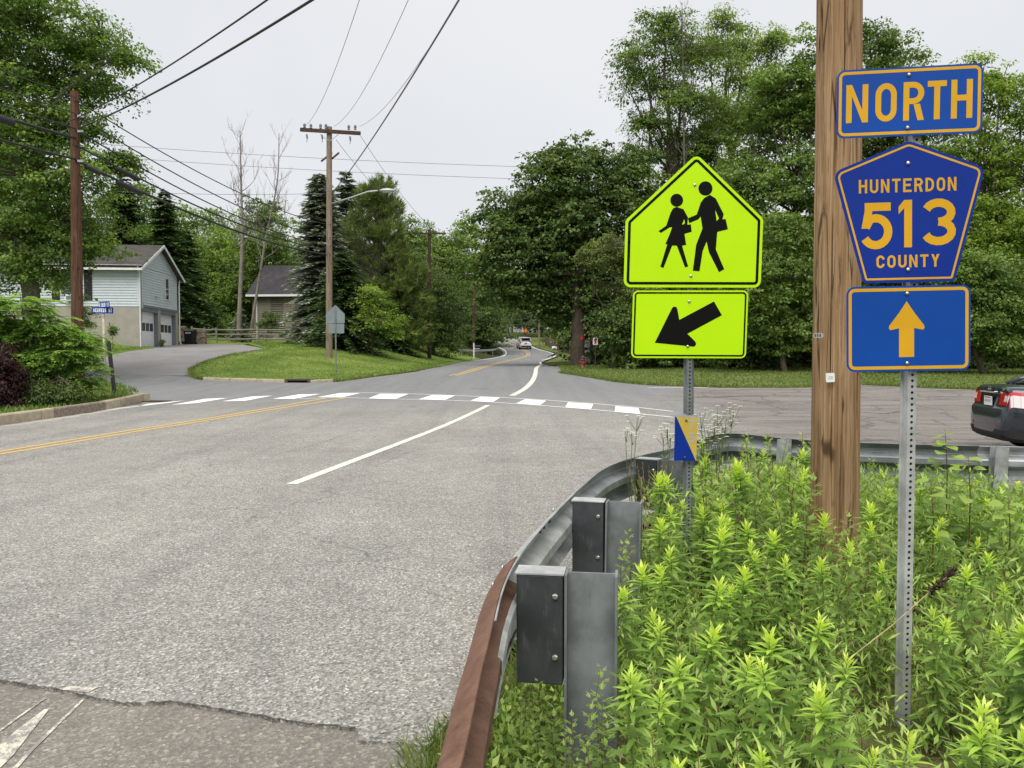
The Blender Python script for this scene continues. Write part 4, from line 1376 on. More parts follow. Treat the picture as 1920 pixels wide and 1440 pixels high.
wire('thin line from the crossarm right end down to the dark cedar pole', at(676, 255, YT), fb(437, 818), .4, .012, 'wire_grey', group='lines to the dark pole')
wire('thin line from under the crossarm middle down to the dark cedar pole', at(630, 262, YT), fb(437, 792), .4, .012, 'wire_grey', group='lines to the dark pole')
for pt_, pf_ in ((422, 568), (447, 573), (462, 578), (478, 586)):
    wire('sagging communication cable from the tall pole to the slim brown pole', Tw(pt_, 6), at(888, pf_, 91.8), 1.0, .025, group='cables to the slim brown pole')
for pf_ in (568, 576, 585):
    wire('cable from the slim brown pole across the far bend', at(888, pf_, 91.8), at(1010, pf_ + 12, 120), 1.2, .03, 'wire_grey', group='cables across the far bend')
for (ya, yb) in ((243, 316), (265, 339)):
    wire(('upper' if ya < 250 else 'lower') + ' fine distant power line crossing behind the poles', at(-120, ya, 70), at(1100, yb, 66), .5, .018, 'wire_grey', group='distant power lines')
wire('fine line from behind the big maple to the tall pole', at(-120, 337, 40), Tw(364), .3, .012, 'wire_grey')
# splice cases hanging on the cables, a hand below them
def on_wire(P0, P1, sag, px):
    best = None
    for k_ in range(400):
        u = k_ / 399
        p = P0.lerp(P1, u); p.z -= sag * 4 * u * (1 - u)
        e = abs(960 + FPX * p.x / p.y - px)
        if best is None or e < best[0]: best = (e, p)
    return best[1]
W_LOW, W_UP = (Lw(302), Tw(478), .45), (Lw(274), Tw(470), .45)
W_LEFT = (Lw(262), LX + Vector((0, 0, 8.1)), .9)
for (wr_, xa, xb, r_, lab_) in ((W_LOW, 166, 196, .075, 'short black splice case right against the red-brown pole'), (W_UP, 224, 268, .085, 'upper black splice case hanging right of the red-brown pole'),
                                (W_LOW, 224, 272, .09, 'lower black splice case hanging right of the red-brown pole'), (W_LEFT, 40, -30, .11, 'thick black splice case cut by the left picture edge')):
    A_, B_ = on_wire(*wr_, xa) - Vector((0, 0, r_ * .6)), on_wire(*wr_, xb) - Vector((0, 0, r_ * .6))
    d_ = (B_ - A_)
    o = MB().tube([A_, A_ + d_ * .06, A_ + d_ * .1, A_ + d_ * .9, A_ + d_ * .94, B_], [.03, r_ * .8, r_, r_, r_ * .8, .03], 10).build('splice_case', 'wire_black', smooth=True)
    tag(o, lab_, 'splice case', 'cable splice cases')
# ================================================================== HOUSES
plain('siding_blue', (.56, .62, .65), .6, var=.06, scale=2)
plain('siding_tan', (.23, .205, .165), .8, var=.12, scale=3)
plain('siding_grey', (.30, .31, .30), .75, var=.1, scale=3)
plain('siding_white', (.75, .76, .76), .7, var=.05)
plain('trim_white', (.74, .75, .74), .55, var=.06, scale=4)
plain('foundation', (.37, .345, .30), .9, var=.12, scale=1.5, bump=.2)
plain('shutter_black', (.012, .012, .016), .5)
plain('door_white', (.86, .87, .88), .5, var=.03)
plain('jamb_grey', (.17, .19, .21), .7)
plain('window_frame', (.62, .63, .62), .5)
plain('brown_wood', (.16, .12, .085), .9, var=.3, scale=14, bump=.3)
plain('grey_wood', (.22, .20, .17), .9, var=.3, scale=14, bump=.3)
plain('plastic_black', (.014, .016, .019), .4)
plain('stone', (.26, .20, .15), .9, var=.35, scale=5, bump=.4)

def shingles(name, a, b):
    t = NT(name)
    P = t.coord('Object')
    br = t.node('ShaderNodeTexBrick', Scale=1.0)
    br.inputs['Brick Width'].default_value = .33; br.inputs['Row Height'].default_value = .14; br.inputs['Mortar Size'].default_value = .012
    br.inputs['Color1'].default_value = (*a, 1); br.inputs['Color2'].default_value = (*b, 1); br.inputs['Mortar'].default_value = (*[x * .5 for x in a], 1)
    t.link(P, br.inputs['Vector'])
    n = t.noise(P, .7, 6, .65)
    t.base(t.mix(1.0, br.outputs['Color'], t.ramp(n, [(.3, (.7, .68, .66)), (.7, (1.15, 1.12, 1.1))]), 'MULTIPLY'))
    t.pbr(.95, 0, .1); t.bump(br.outputs['Fac'], .4, .02)
shingles('shingles_brown', (.075, .071, .068), (.10, .095, .09))
shingles('shingles_dark', (.05, .048, .055), (.07, .067, .075))
def glass(name, c):
    t = NT(name); t.base(c); t.pbr(.08, 0, .8)
glass('window_glass', (.035, .042, .048))
glass('car_glass', (.012, .014, .016))

def siding(parent, o, u, nrm, L, z0, z1, mat, clip=None, pitch=.17, name='siding'):
    mb = MB()
    o, u, nrm = Vector(o), Vector(u), Vector(nrm)
    z = z0
    while z < z1 - .01:
        zt = min(z + pitch, z1)
        xa0, xb0 = clip(z) if clip else (0, L)
        xa1, xb1 = clip(zt) if clip else (0, L)
        if xb0 - xa0 > .03:
            pts = []
            for (x, zz_, out) in ((xa0, z, 0), (xb0, z, 0), (xa0, z, .045), (xb0, z, .045), (xb1, zt, .004), (xa1, zt, .004)):
                p = o + u * x + nrm * out; pts.append((p.x, p.y, zz_))
            mb.add(pts, [(0, 1, 3, 2), (2, 3, 4, 5)])
        z = zt
    return mb.build(name, mat, parent)

def window(parent, o, u, nrm, w, h, z, frame='trim_white', pane='window_glass', fw=.07, sashes=2):
    """o+u*0 is the window's left edge; builds frame, panes"""
    o, u, nrm = Vector(o), Vector(u), Vector(nrm)
    def slab(mb, x0, x1, za, zb, d0, d1):
        vs_ = []
        for d in (d0, d1):
            for x, q in ((x0, za), (x1, za), (x1, zb), (x0, zb)):
                p = o + u * x + nrm * d; vs_.append((p.x, p.y, q))
        mb.add(vs_, [(0, 1, 2, 3), (4, 5, 6, 7), (0, 1, 5, 4), (1, 2, 6, 5), (2, 3, 7, 6), (3, 0, 4, 7)])
    mb = MB()
    slab(mb, 0, fw, z, z + h, .0, .05); slab(mb, w - fw, w, z, z + h, .0, .05)
    slab(mb, fw, w - fw, z + h - fw, z + h, .0, .05); slab(mb, fw, w - fw, z, z + fw, .0, .06)
    hh = (h - 2 * fw) / sashes
    for k_ in range(1, sashes): slab(mb, fw, w - fw, z + fw + hh * k_ - .025, z + fw + hh * k_ + .025, .0, .042)
    win = mb.build('window', frame, parent)
    for k_ in range(sashes):
        pm = MB(); slab(pm, fw, w - fw, z + fw + hh * k_ + (.025 if k_ else 0), z + fw + hh * (k_ + 1) - (.025 if k_ < sashes - 1 else 0), .004, .024)
        pm.build('pane', pane, win)
    return win

# ---- pale blue house with two garage doors
hc_ = at(262, 640, 50.0)
BZ = 1.9
bh = thing('blue_house', 'pale blue clapboard house with two white garage doors above the driveway', 'house', (hc_.x, 50.0, BZ), R(5.0))
LX_, WY = 15.0, 7.3
zf_, ze, zr_ = 4.68 - BZ, 7.25 - BZ, 9.0 - BZ
MB().bbox((-LX_, 0, -1.2), (-.02, .25, zf_)).build('foundation_wall', 'foundation', bh)
MB().bbox((-LX_, .25, -1.2), (-LX_ + .25, WY, zf_)).bbox((-LX_ + .25, WY - .25, -1.2), (-.3, WY, zf_)).build('foundation_wall', 'foundation', bh)
MB().bbox((-LX_ + .03, .03, zf_), (-.03, WY - .03, ze)).build('wall', 'siding_blue', bh)
gab = MB(); gab.add([(-.04, .03, ze), (-.04, WY - .03, ze), (-.04, WY / 2, zr_ - .1), (-.3, .03, ze), (-.3, WY - .03, ze), (-.3, WY / 2, zr_ - .1)], [(0, 1, 2), (5, 4, 3), (0, 3, 4, 1), (1, 4, 5, 2), (2, 5, 3, 0)])
gab.build('gable_wall', 'siding_blue', bh)
siding(bh, (-LX_ + .1, .02, 0), (1, 0, 0), (0, -1, 0), LX_ - .2, zf_, ze, 'siding_blue')
siding(bh, (-.03, .1, 0), (0, 1, 0), (1, 0, 0), WY - .2, zf_ + .16, ze, 'siding_blue')
def gclip(z):
    f = (z - ze) / (zr_ - .12 - ze)
    h_2 = (WY / 2 - .1) * (1 - f)
    return (WY / 2 - .1 - h_2, WY / 2 - .1 + h_2)
siding(bh, (-.03, .1, 0), (0, 1, 0), (1, 0, 0), WY, ze, zr_ - .13, 'siding_blue', gclip)
MB().bbox((-.11, -.03, zf_), (.03, .09, ze)).build('corner_board', 'siding_blue', bh)
# garage front
gz = 2.13 - BZ
for (ya, yb) in ((0.02, .36), (3.32, 3.78), (6.85, WY)):
    MB().bbox((-.45, ya, -1.0), (-.0, yb, zf_)).build('garage_pier', 'foundation', bh)
MB().bbox((-.45, .36, zf_ - .25), (-.005, 3.32, zf_ + .15)).bbox((-.45, 3.78, zf_ - .25), (-.005, 6.85, zf_ + .15)).build('garage_header', 'jamb_grey', bh)
MB().bbox((-.012, .05, zf_ + .0), (.03, WY - .05, zf_ + .16)).build('header_board', 'jamb_grey', bh)
for ya, yb in ((.36, 3.32), (3.78, 6.85)):
    MB().bbox((-.40, yb - .03, gz - .6), (-.008, yb - .002, zf_ - .25)).build('jamb', 'jamb_grey', bh)
    dz0, dz1 = gz - .35, zf_ - .25
    dr = MB().bbox((-.33, ya, dz0), (-.28, yb - .03, dz1)).build('garage_door', 'door_white', bh)
    hh = (dz1 - dz0) / 4
    for r_ in range(4):
        for c_ in range(4):
            y0_ = ya + .1 + c_ * (yb - ya - .2) / 4
            y1_ = y0_ + (yb - ya - .2) / 4 - .12
            if r_ == 2:
                MB().bbox((-.282, y0_, dz0 + r_ * hh + .08), (-.272, y1_, dz0 + (r_ + 1) * hh - .06)).build('door_pane', 'window_glass', dr)
            else:
                MB().bbox((-.282, y0_, dz0 + r_ * hh + .06), (-.274, y1_, dz0 + (r_ + 1) * hh - .06)).build('door_panel', 'door_white', dr)
# roof
ov, oe = .45, .35
rise = (zr_ - ze) / (WY / 2)
for s in (0, 1):
    y_e = -ov if s == 0 else WY + ov
    z_e = zr_ - rise * (WY / 2 + ov)
    mb = MB()
    vs_ = []
    for x in (-LX_ - oe, oe):
        vs_ += [(x, WY / 2, zr_ + .03), (x, y_e, z_e + .03), (x, y_e, z_e - .10), (x, WY / 2, zr_ - .10)]
    mb.add(vs_, [(0, 1, 5, 4), (3, 2, 6, 7), (1, 2, 6, 5), (0, 3, 2, 1), (4, 5, 6, 7)])
    rf = mb.build('roof', 'shingles_brown', bh)
    # rake board
    rb = MB(); vs_ = []
    for x in (oe + .003, oe + .03):
        vs_ += [(x, WY / 2, zr_ + .035), (x, y_e, z_e + .035), (x, y_e, z_e - .16), (x, WY / 2, zr_ - .16)]
    rb.add(vs_, [(0, 1, 2, 3), (7, 6, 5, 4), (0, 4, 5, 1), (1, 5, 6, 2), (2, 6, 7, 3)])
    rb.build('rake_board', 'trim_white', rf)
    gt = MB(); ys = y_e - (.10 if s == 0 else -.0)
    gt.bbox((-LX_ - oe, ys, z_e - .12), (oe + .05, ys + .10, z_e + .01)); gt.build('gutter', 'trim_white', rf)
MB().bbox((-LX_ - oe, -ov + .05, ze - .02), (oe - .02, .0, ze + .0)).build('soffit', 'trim_white', bh)
MB().tube([(.08, -.35, ze - .12), (.08, -.10, ze - .42), (.08, -.07, ze - .6), (.08, -.07, gz - .2)], .05, 6).build('downspout', 'trim_white', bh)
MB().tube([(.08, WY + .35, ze - .12), (.08, WY + .12, ze - .5), (.08, WY + .1, ze - .7), (.08, WY + .1, gz + .5), (.2, WY + .45, gz - .2)], .05, 6).build('downspout', 'trim_white', bh)
window(bh, (0.0, 4.7, 0), (0, 1, 0), (1, 0, 0), .75, 1.55, 5.35 - BZ + .05, 'window_frame', sashes=2)
wx = at(157, 500, 50).x - hc_.x
window(bh, (-4.75, .0, 0), (1, 0, 0), (0, -1, 0), 1.45, 1.75, 5.35 - BZ, 'trim_white', sashes=2)
MB().bbox((-3.28, -.05, 5.05 - BZ), (-2.82, -.002, 7.12 - BZ)).build('shutter', 'shutter_black', bh)
MB().bbox((-5.23, -.05, 5.05 - BZ), (-4.77, -.002, 7.12 - BZ)).build('shutter', 'shutter_black', bh)
acu = MB().bbox((-4.35, -.35, 5.0 - BZ), (-3.45, -.07, 5.36 - BZ)).build('air_conditioner', 'trim_white', bh)
for k_ in range(2): MB().bbox((-4.25 + k_ * .42, -.358, 5.06 - BZ), (-3.95 + k_ * .42, -.351, 5.30 - BZ)).build('grille', 'jamb_grey', acu)
MB().tube([(.05, .25, ze - .25), (.05, .27, zf_ + .2), (.05, .27, zf_ - .9)], .02, 5).build('conduit', 'jamb_grey', bh)
MB().bbox((.02, .18, zf_ - .1), (.14, .36, zf_ + .28)).build('meter_box', 'lamp_grey', bh)
MB().lathe([(.02, 0), (.12, .06), (.12, .08)], (.10, 2.9, zf_ + .75), 10).tube([(0, 2.8, zf_ + .75), (.1, 2.9, zf_ + .8), (.1, 3.3, zf_ + .78)], .03, 5).build('flood_light', 'lamp_grey', bh)

# ---- brown house behind the dead trees
b2 = at(474, 640, 74.0)
BZ2 = zz(b2.x, 74) - .3
th = thing('brown_house', 'tan clapboard house with dark roof half hidden behind the dead trees', 'house', (b2.x, 74, BZ2), R(-4))
ez = at(480, 552, 74).z - BZ2; rz2 = at(500, 498, 78).z - BZ2
MB().bbox((0, 0, -1), (11, 8, ez)).build('wall', 'siding_tan', th)
siding(th, (.05, -.001, 0), (1, 0, 0), (0, -1, 0), 10.9, -.5, ez, 'siding_tan', pitch=.2)
mb = MB(); mb.add([(-.4, -.5, ez - .05), (11.4, -.5, ez - .05), (11.4, 4, rz2), (-.4, 4, rz2), (-.4, 8.5, ez - .05), (11.4, 8.5, ez - .05), (-.4, -.5, ez - .22), (11.4, -.5, ez - .22), (-.4, 8.5, ez - .22)], [(0, 1, 2, 3), (3, 2, 5, 4), (0, 6, 7, 1), (0, 3, 4, 8, 6)])
rf = mb.build('roof', 'shingles_dark', th)
MB().bbox((-.4, -.62, ez - .24), (11.4, -.5, ez - .05)).build('gutter', 'trim_white', rf)
MB().tube([(.45, -.5, ez - .2), (.45, -.08, ez - .5), (.45, -.08, 0)], .06, 6).build('downspout', 'trim_white', th)
window(th, (1.75, 0, 0), (1, 0, 0), (0, -1, 0), 1.2, 1.35, ez - 1.75, 'brown_wood')
window(th, (1.55, 0, 0), (1, 0, 0), (0, -1, 0), 1.6, 2.1, .0, 'brown_wood', sashes=1)

# ---- grey house on the right behind the dark maple
g2 = at(1106, 690, 60.0)
BZ3 = zz(g2.x, 60) - .1
gh = thing('grey_house', 'grey clapboard house in the shade of the dark maple behind the crossing sign', 'house', (g2.x, 60, BZ3), R(3))
MB().bbox((0, 0, -.5), (12, 8, 4.4)).build('wall', 'siding_grey', gh)
siding(gh, (.05, -.001, 0), (1, 0, 0), (0, -1, 0), 11.9, .15, 4.4, 'siding_grey', pitch=.16)
MB().add([(-.4, -.5, 4.35), (12.4, -.5, 4.35), (12.4, 4, 6.8), (-.4, 4, 6.8), (-.4, 8.5, 4.35), (12.4, 8.5, 4.35)], [(0, 1, 2, 3), (3, 2, 5, 4), (0, 3, 4)]).build('roof', 'shingles_dark', gh)
window(gh, (1.3, 0, 0), (1, 0, 0), (0, -1, 0), 1.2, 1.7, 1.5, 'trim_white')
window(gh, (6.3, 0, 0), (1, 0, 0), (0, -1, 0), 1.2, 1.7, 1.5, 'trim_white')
MB().bbox((.15, -.9, -.4), (.25, -.8, 1.9)).bbox((.65, -.9, -.4), (.75, -.8, 1.9)).bbox((.15, -.9, 1.0), (.75, -.84, 1.1)).build('porch_rail', 'trim_white', gh)
# ---- white house glimpsed through the leaves on the hill
w2_ = at(953, 575, 185.0); wz = zz(w2_.x, 185)
wh = thing('white_house', 'small white house glimpsed through leaves at the top of the hill', 'house', (w2_.x, 185, wz), R(8))
ht = at(953, 548, 185).z - wz
MB().bbox((0, 0, -1), (7, 7, ht)).build('wall', 'siding_white', wh)
MB().add([(-.4, -.4, ht), (7.4, -.4, ht), (7.4, 3.5, ht + 2.4), (-.4, 3.5, ht + 2.4), (-.4, 7.4, ht), (7.4, 7.4, ht)], [(0, 1, 2, 3), (3, 2, 5, 4), (0, 3, 4)]).build('roof', 'shingles_dark', wh)
window(wh, (1.2, 0, 0), (1, 0, 0), (0, -1, 0), 1.1, 1.6, ht - 2.4, 'window_frame')
window(wh, (4.2, 0, 0), (1, 0, 0), (0, -1, 0), 1.1, 1.6, ht - 2.4, 'window_frame')

# ================================================================== VEHICLES
def carpaint(name, c, rough=.22, metal=.35):
    t = NT(name); t.base(c); t.pbr(rough, metal, .5)
    t.b.inputs['Coat Weight'].default_value = .8; t.b.inputs['Coat Roughness'].default_value = .06
carpaint('paint_slate', (.030, .037, .048))
carpaint('paint_car_white', (.72, .73, .75), .3, .0)
plain('tyre', (.016, .016, .017), .85)
plain('rim_silver', (.50, .51, .53), .35, .8)
plain('chrome', (.75, .76, .77), .12, 1.0)
plain('bumper_black', (.02, .02, .022), .7)
def lightmat(name, c):
    t = NT(name); t.base(c); t.pbr(.12, 0, .6); t.b.inputs['Coat Weight'].default_value = 1.0
lightmat('tail_red', (.55, .012, .018)); lightmat('tail_clear', (.75, .70, .70)); lightmat('reflector_red', (.25, .01, .012))

def car(name, label, loc, rz_, paint_, st, gh_, L, wheel_r, track, wb0, wb1, suv=False):
    t = thing(name, label, 'car', loc, rz_)
    # refine the stations
    S_ = np.array(st, float)          # x, halfwidth, z bottom, z shoulder, z deck
    xs = []
    for a, b in zip(S_[:-1, 0], S_[1:, 0]):
        n = max(2, int((b - a) / .09) + 1) if b - a > .05 else 3
        xs += list(np.linspace(a, b, n, endpoint=False))
    xs.append(S_[-1, 0])
    vs_, fs, nper = [], [], 0
    def sect(x):
        w, z0, zs, zd = [np.interp(x, S_[:, 0], S_[:, i]) for i in (1, 2, 3, 4)]
        zm = z0 + (zs - z0) * .5
        half = [(w * .55, z0), (w * .86, z0 + .01), (w * .955, z0 + .06), (w * .985, z0 + (zs - z0) * .28), (w, zm), (w * .995, z0 + (zs - z0) * .7), (w * .965, zs - .05), (w * .945, zs), (w * .90, zs + (zd - zs) * .45), (w * .80, zs + (zd - zs) * .8), (w * .55, zs + (zd - zs) * .95), (w * .25, zd)]
        return [(x, -y, z) for y, z in half] + [(x, y, z) for y, z in reversed(half)]
    for x in xs:
        q = sect(x); nper = len(q)
        vs_ += q
    for i in range(len(xs) - 1):
        for j in range(nper):
            fs.append((i * nper + j, i * nper + (j + 1) % nper, (i + 1) * nper + (j + 1) % nper, (i + 1) * nper + j))
    fs.append(tuple(range(nper))[::-1]); fs.append(tuple((len(xs) - 1) * nper + j for j in range(nper)))
    # wheel arches: drop body faces round the wheels
    def arch(f):
        c = np.mean([vs_[i] for i in f], axis=0)
        return any(abs(c[1]) > .62 and math.hypot(c[0] - wx_, c[2] - wheel_r) < wheel_r + .045 for wx_ in (wb0, wb1)) and len(f) == 4
    body_f = [f for f in fs if not arch(f)]
    body = MB().add(vs_, body_f).build('body', paint_, t, smooth=True)
    def patch(nm, cond, mat, off=.006, par=t):
        mb = MB()
        bm_ = [f for f in body_f if len(f) == 4 and cond(np.mean([vs_[i] for i in f], axis=0))]
        for f in bm_:
            P = [Vector(vs_[i]) for i in f]
            n_ = (P[2] - P[0]).cross(P[3] - P[1])
            if n_.length < 1e-9: continue
            n_.normalize()
            c = sum(P, Vector()) / 4
            if n_.dot(c - Vector((L / 2 if c.x > .8 else .9, 0, .7))) < 0: n_ = -n_
            mb.add([p + n_ * off for p in P], [(0, 1, 2, 3)])
        return mb.build(nm, mat, par, smooth=True)
    # greenhouse
    G = gh_                            # (x, half base, z base, half roof, z roof)
    vg, fg = [], []
    for (x, wb, zb, wr, zr__) in G:
        vg += [(x, -wb, zb), (x, -(wb * .35 + wr * .65), zb + (zr__ - zb) * .72), (x, -wr, zr__ - .03), (x, -wr * .7, zr__), (x, 0, zr__ + .015), (x, wr * .7, zr__), (x, wr, zr__ - .03), (x, (wb * .35 + wr * .65), zb + (zr__ - zb) * .72), (x, wb, zb)]
    m = 9
    for i in range(len(G) - 1):
        for j in range(m - 1): fg.append((i * m + j, i * m + j + 1, (i + 1) * m + j + 1, (i + 1) * m + j))
    MB().add(vg, fg).build('glazing', 'car_glass', t, smooth=True)
    # roof skin and pillars
    rs = [g for g in G if g[4] > max(q[4] for q in G) - .10]
    vr, fr_ = [], []
    for (x, wb, zb, wr, zr__) in rs:
        vr += [(x, -wr - .008, zr__ - .05), (x, -wr, zr__ - .015), (x, -wr * .7, zr__ + .012), (x, 0, zr__ + .027), (x, wr * .7, zr__ + .012), (x, wr, zr__ - .015), (x, wr + .008, zr__ - .05)]
    for i in range(len(rs) - 1):
        for j in range(6): fr_.append((i * 7 + j, i * 7 + j + 1, (i + 1) * 7 + j + 1, (i + 1) * 7 + j))
    MB().add(vr, fr_).build('roof', paint_, t, smooth=True)
    for s in (-1, 1):
        pil = MB()
        for a_, b_ in ((0, 1), (1, 2)) if len(G) > 3 else ((0, 1),):
            g0_, g1_ = G[a_], G[b_]
            pil.tube([(g0_[0], s * (g0_[1] + .0), g0_[2]), (g1_[0], s * (g1_[3] + .01), g1_[4] - .04)], [.055, .045], 6)
            break
        pil.build('pillar', paint_, t, smooth=True)
        pil = MB()
        pil.tube([(L * .42, s * (G[1][1] + .01), G[1][2] - .05), (L * .44, s * (max(g[3] for g in G) + .012), max(g[4] for g in G) - .05)], .03, 6)
        pil.build('pillar', paint_, t, smooth=True)
    for wx_ in (wb0, wb1):
        for s in (-1, 1):
            wh_ = thing('wheel', '', '', (0, 0, 0)); 
            for k_ in ('label', 'category'): del wh_[k_]
            wh_.parent = t; wh_.location = (wx_, s * track, wheel_r)
            M = Matrix.Rotation(R(90), 3, 'X')
            MB().lathe([(wheel_r * .62, -.10), (wheel_r * .92, -.105), (wheel_r, -.07), (wheel_r, .07), (wheel_r * .92, .105), (wheel_r * .62, .10)], (0, 0, 0), 24, M).build('tyre', 'tyre', wh_, smooth=True)
            rm = MB().lathe([(.05, -.07), (wheel_r * .6, -.075), (wheel_r * .63, -.09), (wheel_r * .63, .09), (wheel_r * .6, .075), (.05, .07)], (0, 0, 0), 20, M)
            rm.build('rim', 'rim_silver', wh_, smooth=True)
    return t, patch

# dark sedan
st = [(0.0, .50, .36, .58, .60), (.012, .60, .33, .63, .66), (.03, .68, .30, .70, .70), (.045, .70, .28, .74, .735), (.085, .715, .26, .78, .77), (.10, .73, .25, .86, .86), (.115, .745, .24, .94, .97), (.13, .755, .235, 1.0, 1.075), (.16, .775, .23, 1.02, 1.105), (.25, .815, .22, 1.01, 1.11), (.45, .855, .20, .99, 1.115), (.8, .878, .19, .98, 1.11), (1.3, .885, .18, .97, 1.06), (3.2, .885, .18, .95, 1.02), (3.7, .872, .18, .90, .97), (4.3, .80, .2, .78, .83), (4.55, .66, .24, .66, .7), (4.62, .5, .3, .55, .58)]
gG = [(.62, .78, 1.10, .62, 1.13), (1.0, .79, 1.08, .60, 1.31), (1.45, .80, 1.04, .585, 1.43), (2.0, .80, 1.02, .58, 1.475), (2.5, .80, 1.0, .58, 1.465), (3.0, .79, 1.0, .60, 1.30), (3.45, .77, .99, .62, 1.02)]
cy = 13.1
cx = (1846 - 960) / FPX * cy
sed, patch = car('parked_car', 'dark slate sedan parked behind the guardrail with red wraparound tail lights', (cx, cy, zz(cx, cy)), R(-12), 'paint_slate', st, gG, 4.62, .315, .77, .92, 3.62)
for s in (-1, 1):
    tl = patch('tail_light', lambda c, s=s: s * c[1] > .33 and .80 < c[2] < .995 and c[0] < .52 and c[0] > .06 and (c[2] > .80 + max(0, c[0] - .2) * .2), 'tail_red', .010)
    patch('clear_lens', lambda c, s=s: .50 < s * c[1] and .86 < c[2] < .945 and c[0] < .30 and c[0] > .06, 'tail_clear', .014, tl)
    MB().box((.06, s * .56, .47), (.05, .22, .05), (0, 0, -s * R(25))).build('reflector', 'reflector_red', sed)
patch('lower_bumper', lambda c: c[2] < .42 and c[0] < .35, 'bumper_black', .006)
MB().bbox((.045, -.30, .985), (.105, .30, 1.015)).build('chrome_bar', 'chrome', sed, bevel=.006)
pt = MB().bbox((.055, -.155, .775), (.075, .155, .925)).build('number_plate', 'sign_white', sed, bevel=.003)
MB().bbox((.052, -.12, .90), (.056, .12, .915)).build('plate_band', 'sign_red', pt)
MB().bbox((.052, -.12, .835), (.056, -.04, .875)).bbox((.052, -.01, .835), (.056, .11, .875)).build('plate_marks', 'sign_grey', pt)
em = MB(); M = Matrix.Rotation(R(90), 3, 'Y')
vs_ = []
for r_ in (.058, .044):
    for q in range(20): vs_.append((.085, r_ * math.cos(q * math.pi / 10), 1.045 + r_ * .8 * math.sin(q * math.pi / 10)))
em.add(vs_, [(q, (q + 1) % 20, 20 + (q + 1) % 20, 20 + q) for q in range(20)]).bbox((.078, -.066, 1.036), (.088, .066, 1.054))
em.build('emblem', 'chrome', sed)
bd = text_mb(MB(), [('S', 0, 0, .035, .04, .008), ('V', .04, 0, .038, .04, .008)], 0, .002).build('badge', 'chrome', sed)
bd.location = (.098, -.50, 1.035); bd.rotation_euler = (0, 0, R(-90))

# white SUV far up the road
st2 = [(0, .6, .5, .62, .66), (.03, .80, .42, .72, .78), (.08, .86, .36, .9, 1.02), (.2, .90, .30, 1.0, 1.08), (.8, .92, .26, 1.02, 1.08), (3.2, .92, .26, 1.0, 1.06), (3.6, .9, .26, .98, 1.04), (4.3, .86, .3, .88, .95), (4.55, .7, .36, .7, .75)]
gG2 = [(.10, .80, 1.02, .70, 1.06), (.42, .82, 1.04, .66, 1.62), (.8, .83, 1.04, .66, 1.70), (2.4, .83, 1.04, .66, 1.69), (2.9, .82, 1.03, .66, 1.45), (3.45, .8, 1.02, .66, 1.05)]
suv_p = at(986, 655, 114.0)
suv, patch2 = car('car', 'white sport utility car driving away round the far bend', (suv_p.x, 114.0, zz(suv_p.x, 114) + .01), R(90 + 6), 'paint_car_white', st2, gG2, 4.55, .35, .78, .95, 3.55)
suv.rotation_euler = (R(0), R(-4), R(97))
for s in (-1, 1):
    MB().box((.10, s * .78, .98), (.10, .14, .34)).build('tail_light', 'tail_red', suv, bevel=.02)
MB().bbox((-.02, -.7, .36), (.10, .7, .55)).build('lower_bumper', 'bumper_black', suv)
MB().bbox((-.005, -.16, .80), (.03, .16, .92)).build('number_plate', 'bumper_black', suv)
MB().bbox((.05, -.66, 1.64), (.45, .66, 1.70)).build('spoiler', 'paint_car_white', suv, bevel=.02)

# ================================================================== SMALL THINGS
plain('hydrant_red', (.26, .055, .04), .6, var=.2, scale=20)
plain('post_rusty', (.40, .35, .27), .8, var=.35, scale=9)
plain('steel_dark', (.055, .058, .06), .6, .3)
plain('orange_sign', (.75, .17, .02), .5)
plain('dish_grey', (.33, .35, .36), .5)
plain('toy_red', (.40, .03, .03), .5)
plain('toy_blue', (.03, .07, .25), .5)
plain('dead_bark', (.21, .185, .16), .9, var=.3, scale=5, bump=.3)

# street name sign
b_ = gp(198, 724, .14); b_.z += .12
Yq = b_.y
sn = thing('street_name_sign', 'blue street name blades on a rusty white post by the curb corner', 'street sign', b_)
top = at(194, 590, Yq) - b_
MB().tube([(0, 0, -.3), top], .045, 10).build('post', 'post_rusty', sn, smooth=True)
MB().lathe([(.055, -.1), (.055, .02), (.03, .06)], top, 8).build('cap', 'lamp_grey', sn)
w_ = 39 * Yq / FPX; h_ = 11.5 * Yq / FPX
o = rect(w_, h_, .02)
q = plate(sn, 'beavers_blade', o, 'sign_navy', at(194, 582, Yq) - b_ + Vector((0, -.06, 0)), R(0), R(1.0), .012)
text_mb(MB(), spread('BEAVERS ST', -w_ * .44, w_ * .44, -h_ * .32, h_ * .64, .028), 0, .004).build('lettering', 'sign_white', q, kind='stuff')
w2b = 38 * Yq / FPX
o = rect(w2b, h_, .02)
q = plate(sn, 'main_blade', o, 'sign_blue', at(194.5, 571.5, Yq) - b_ + Vector((.02, -.02, 0)), R(-35), 0, .012)
text_mb(MB(), spread('N MAIN ST', -w2b * .44, w2b * .44, -h_ * .32, h_ * .64, .028), 0, .004).build('lettering', 'sign_white', q, kind='stuff')
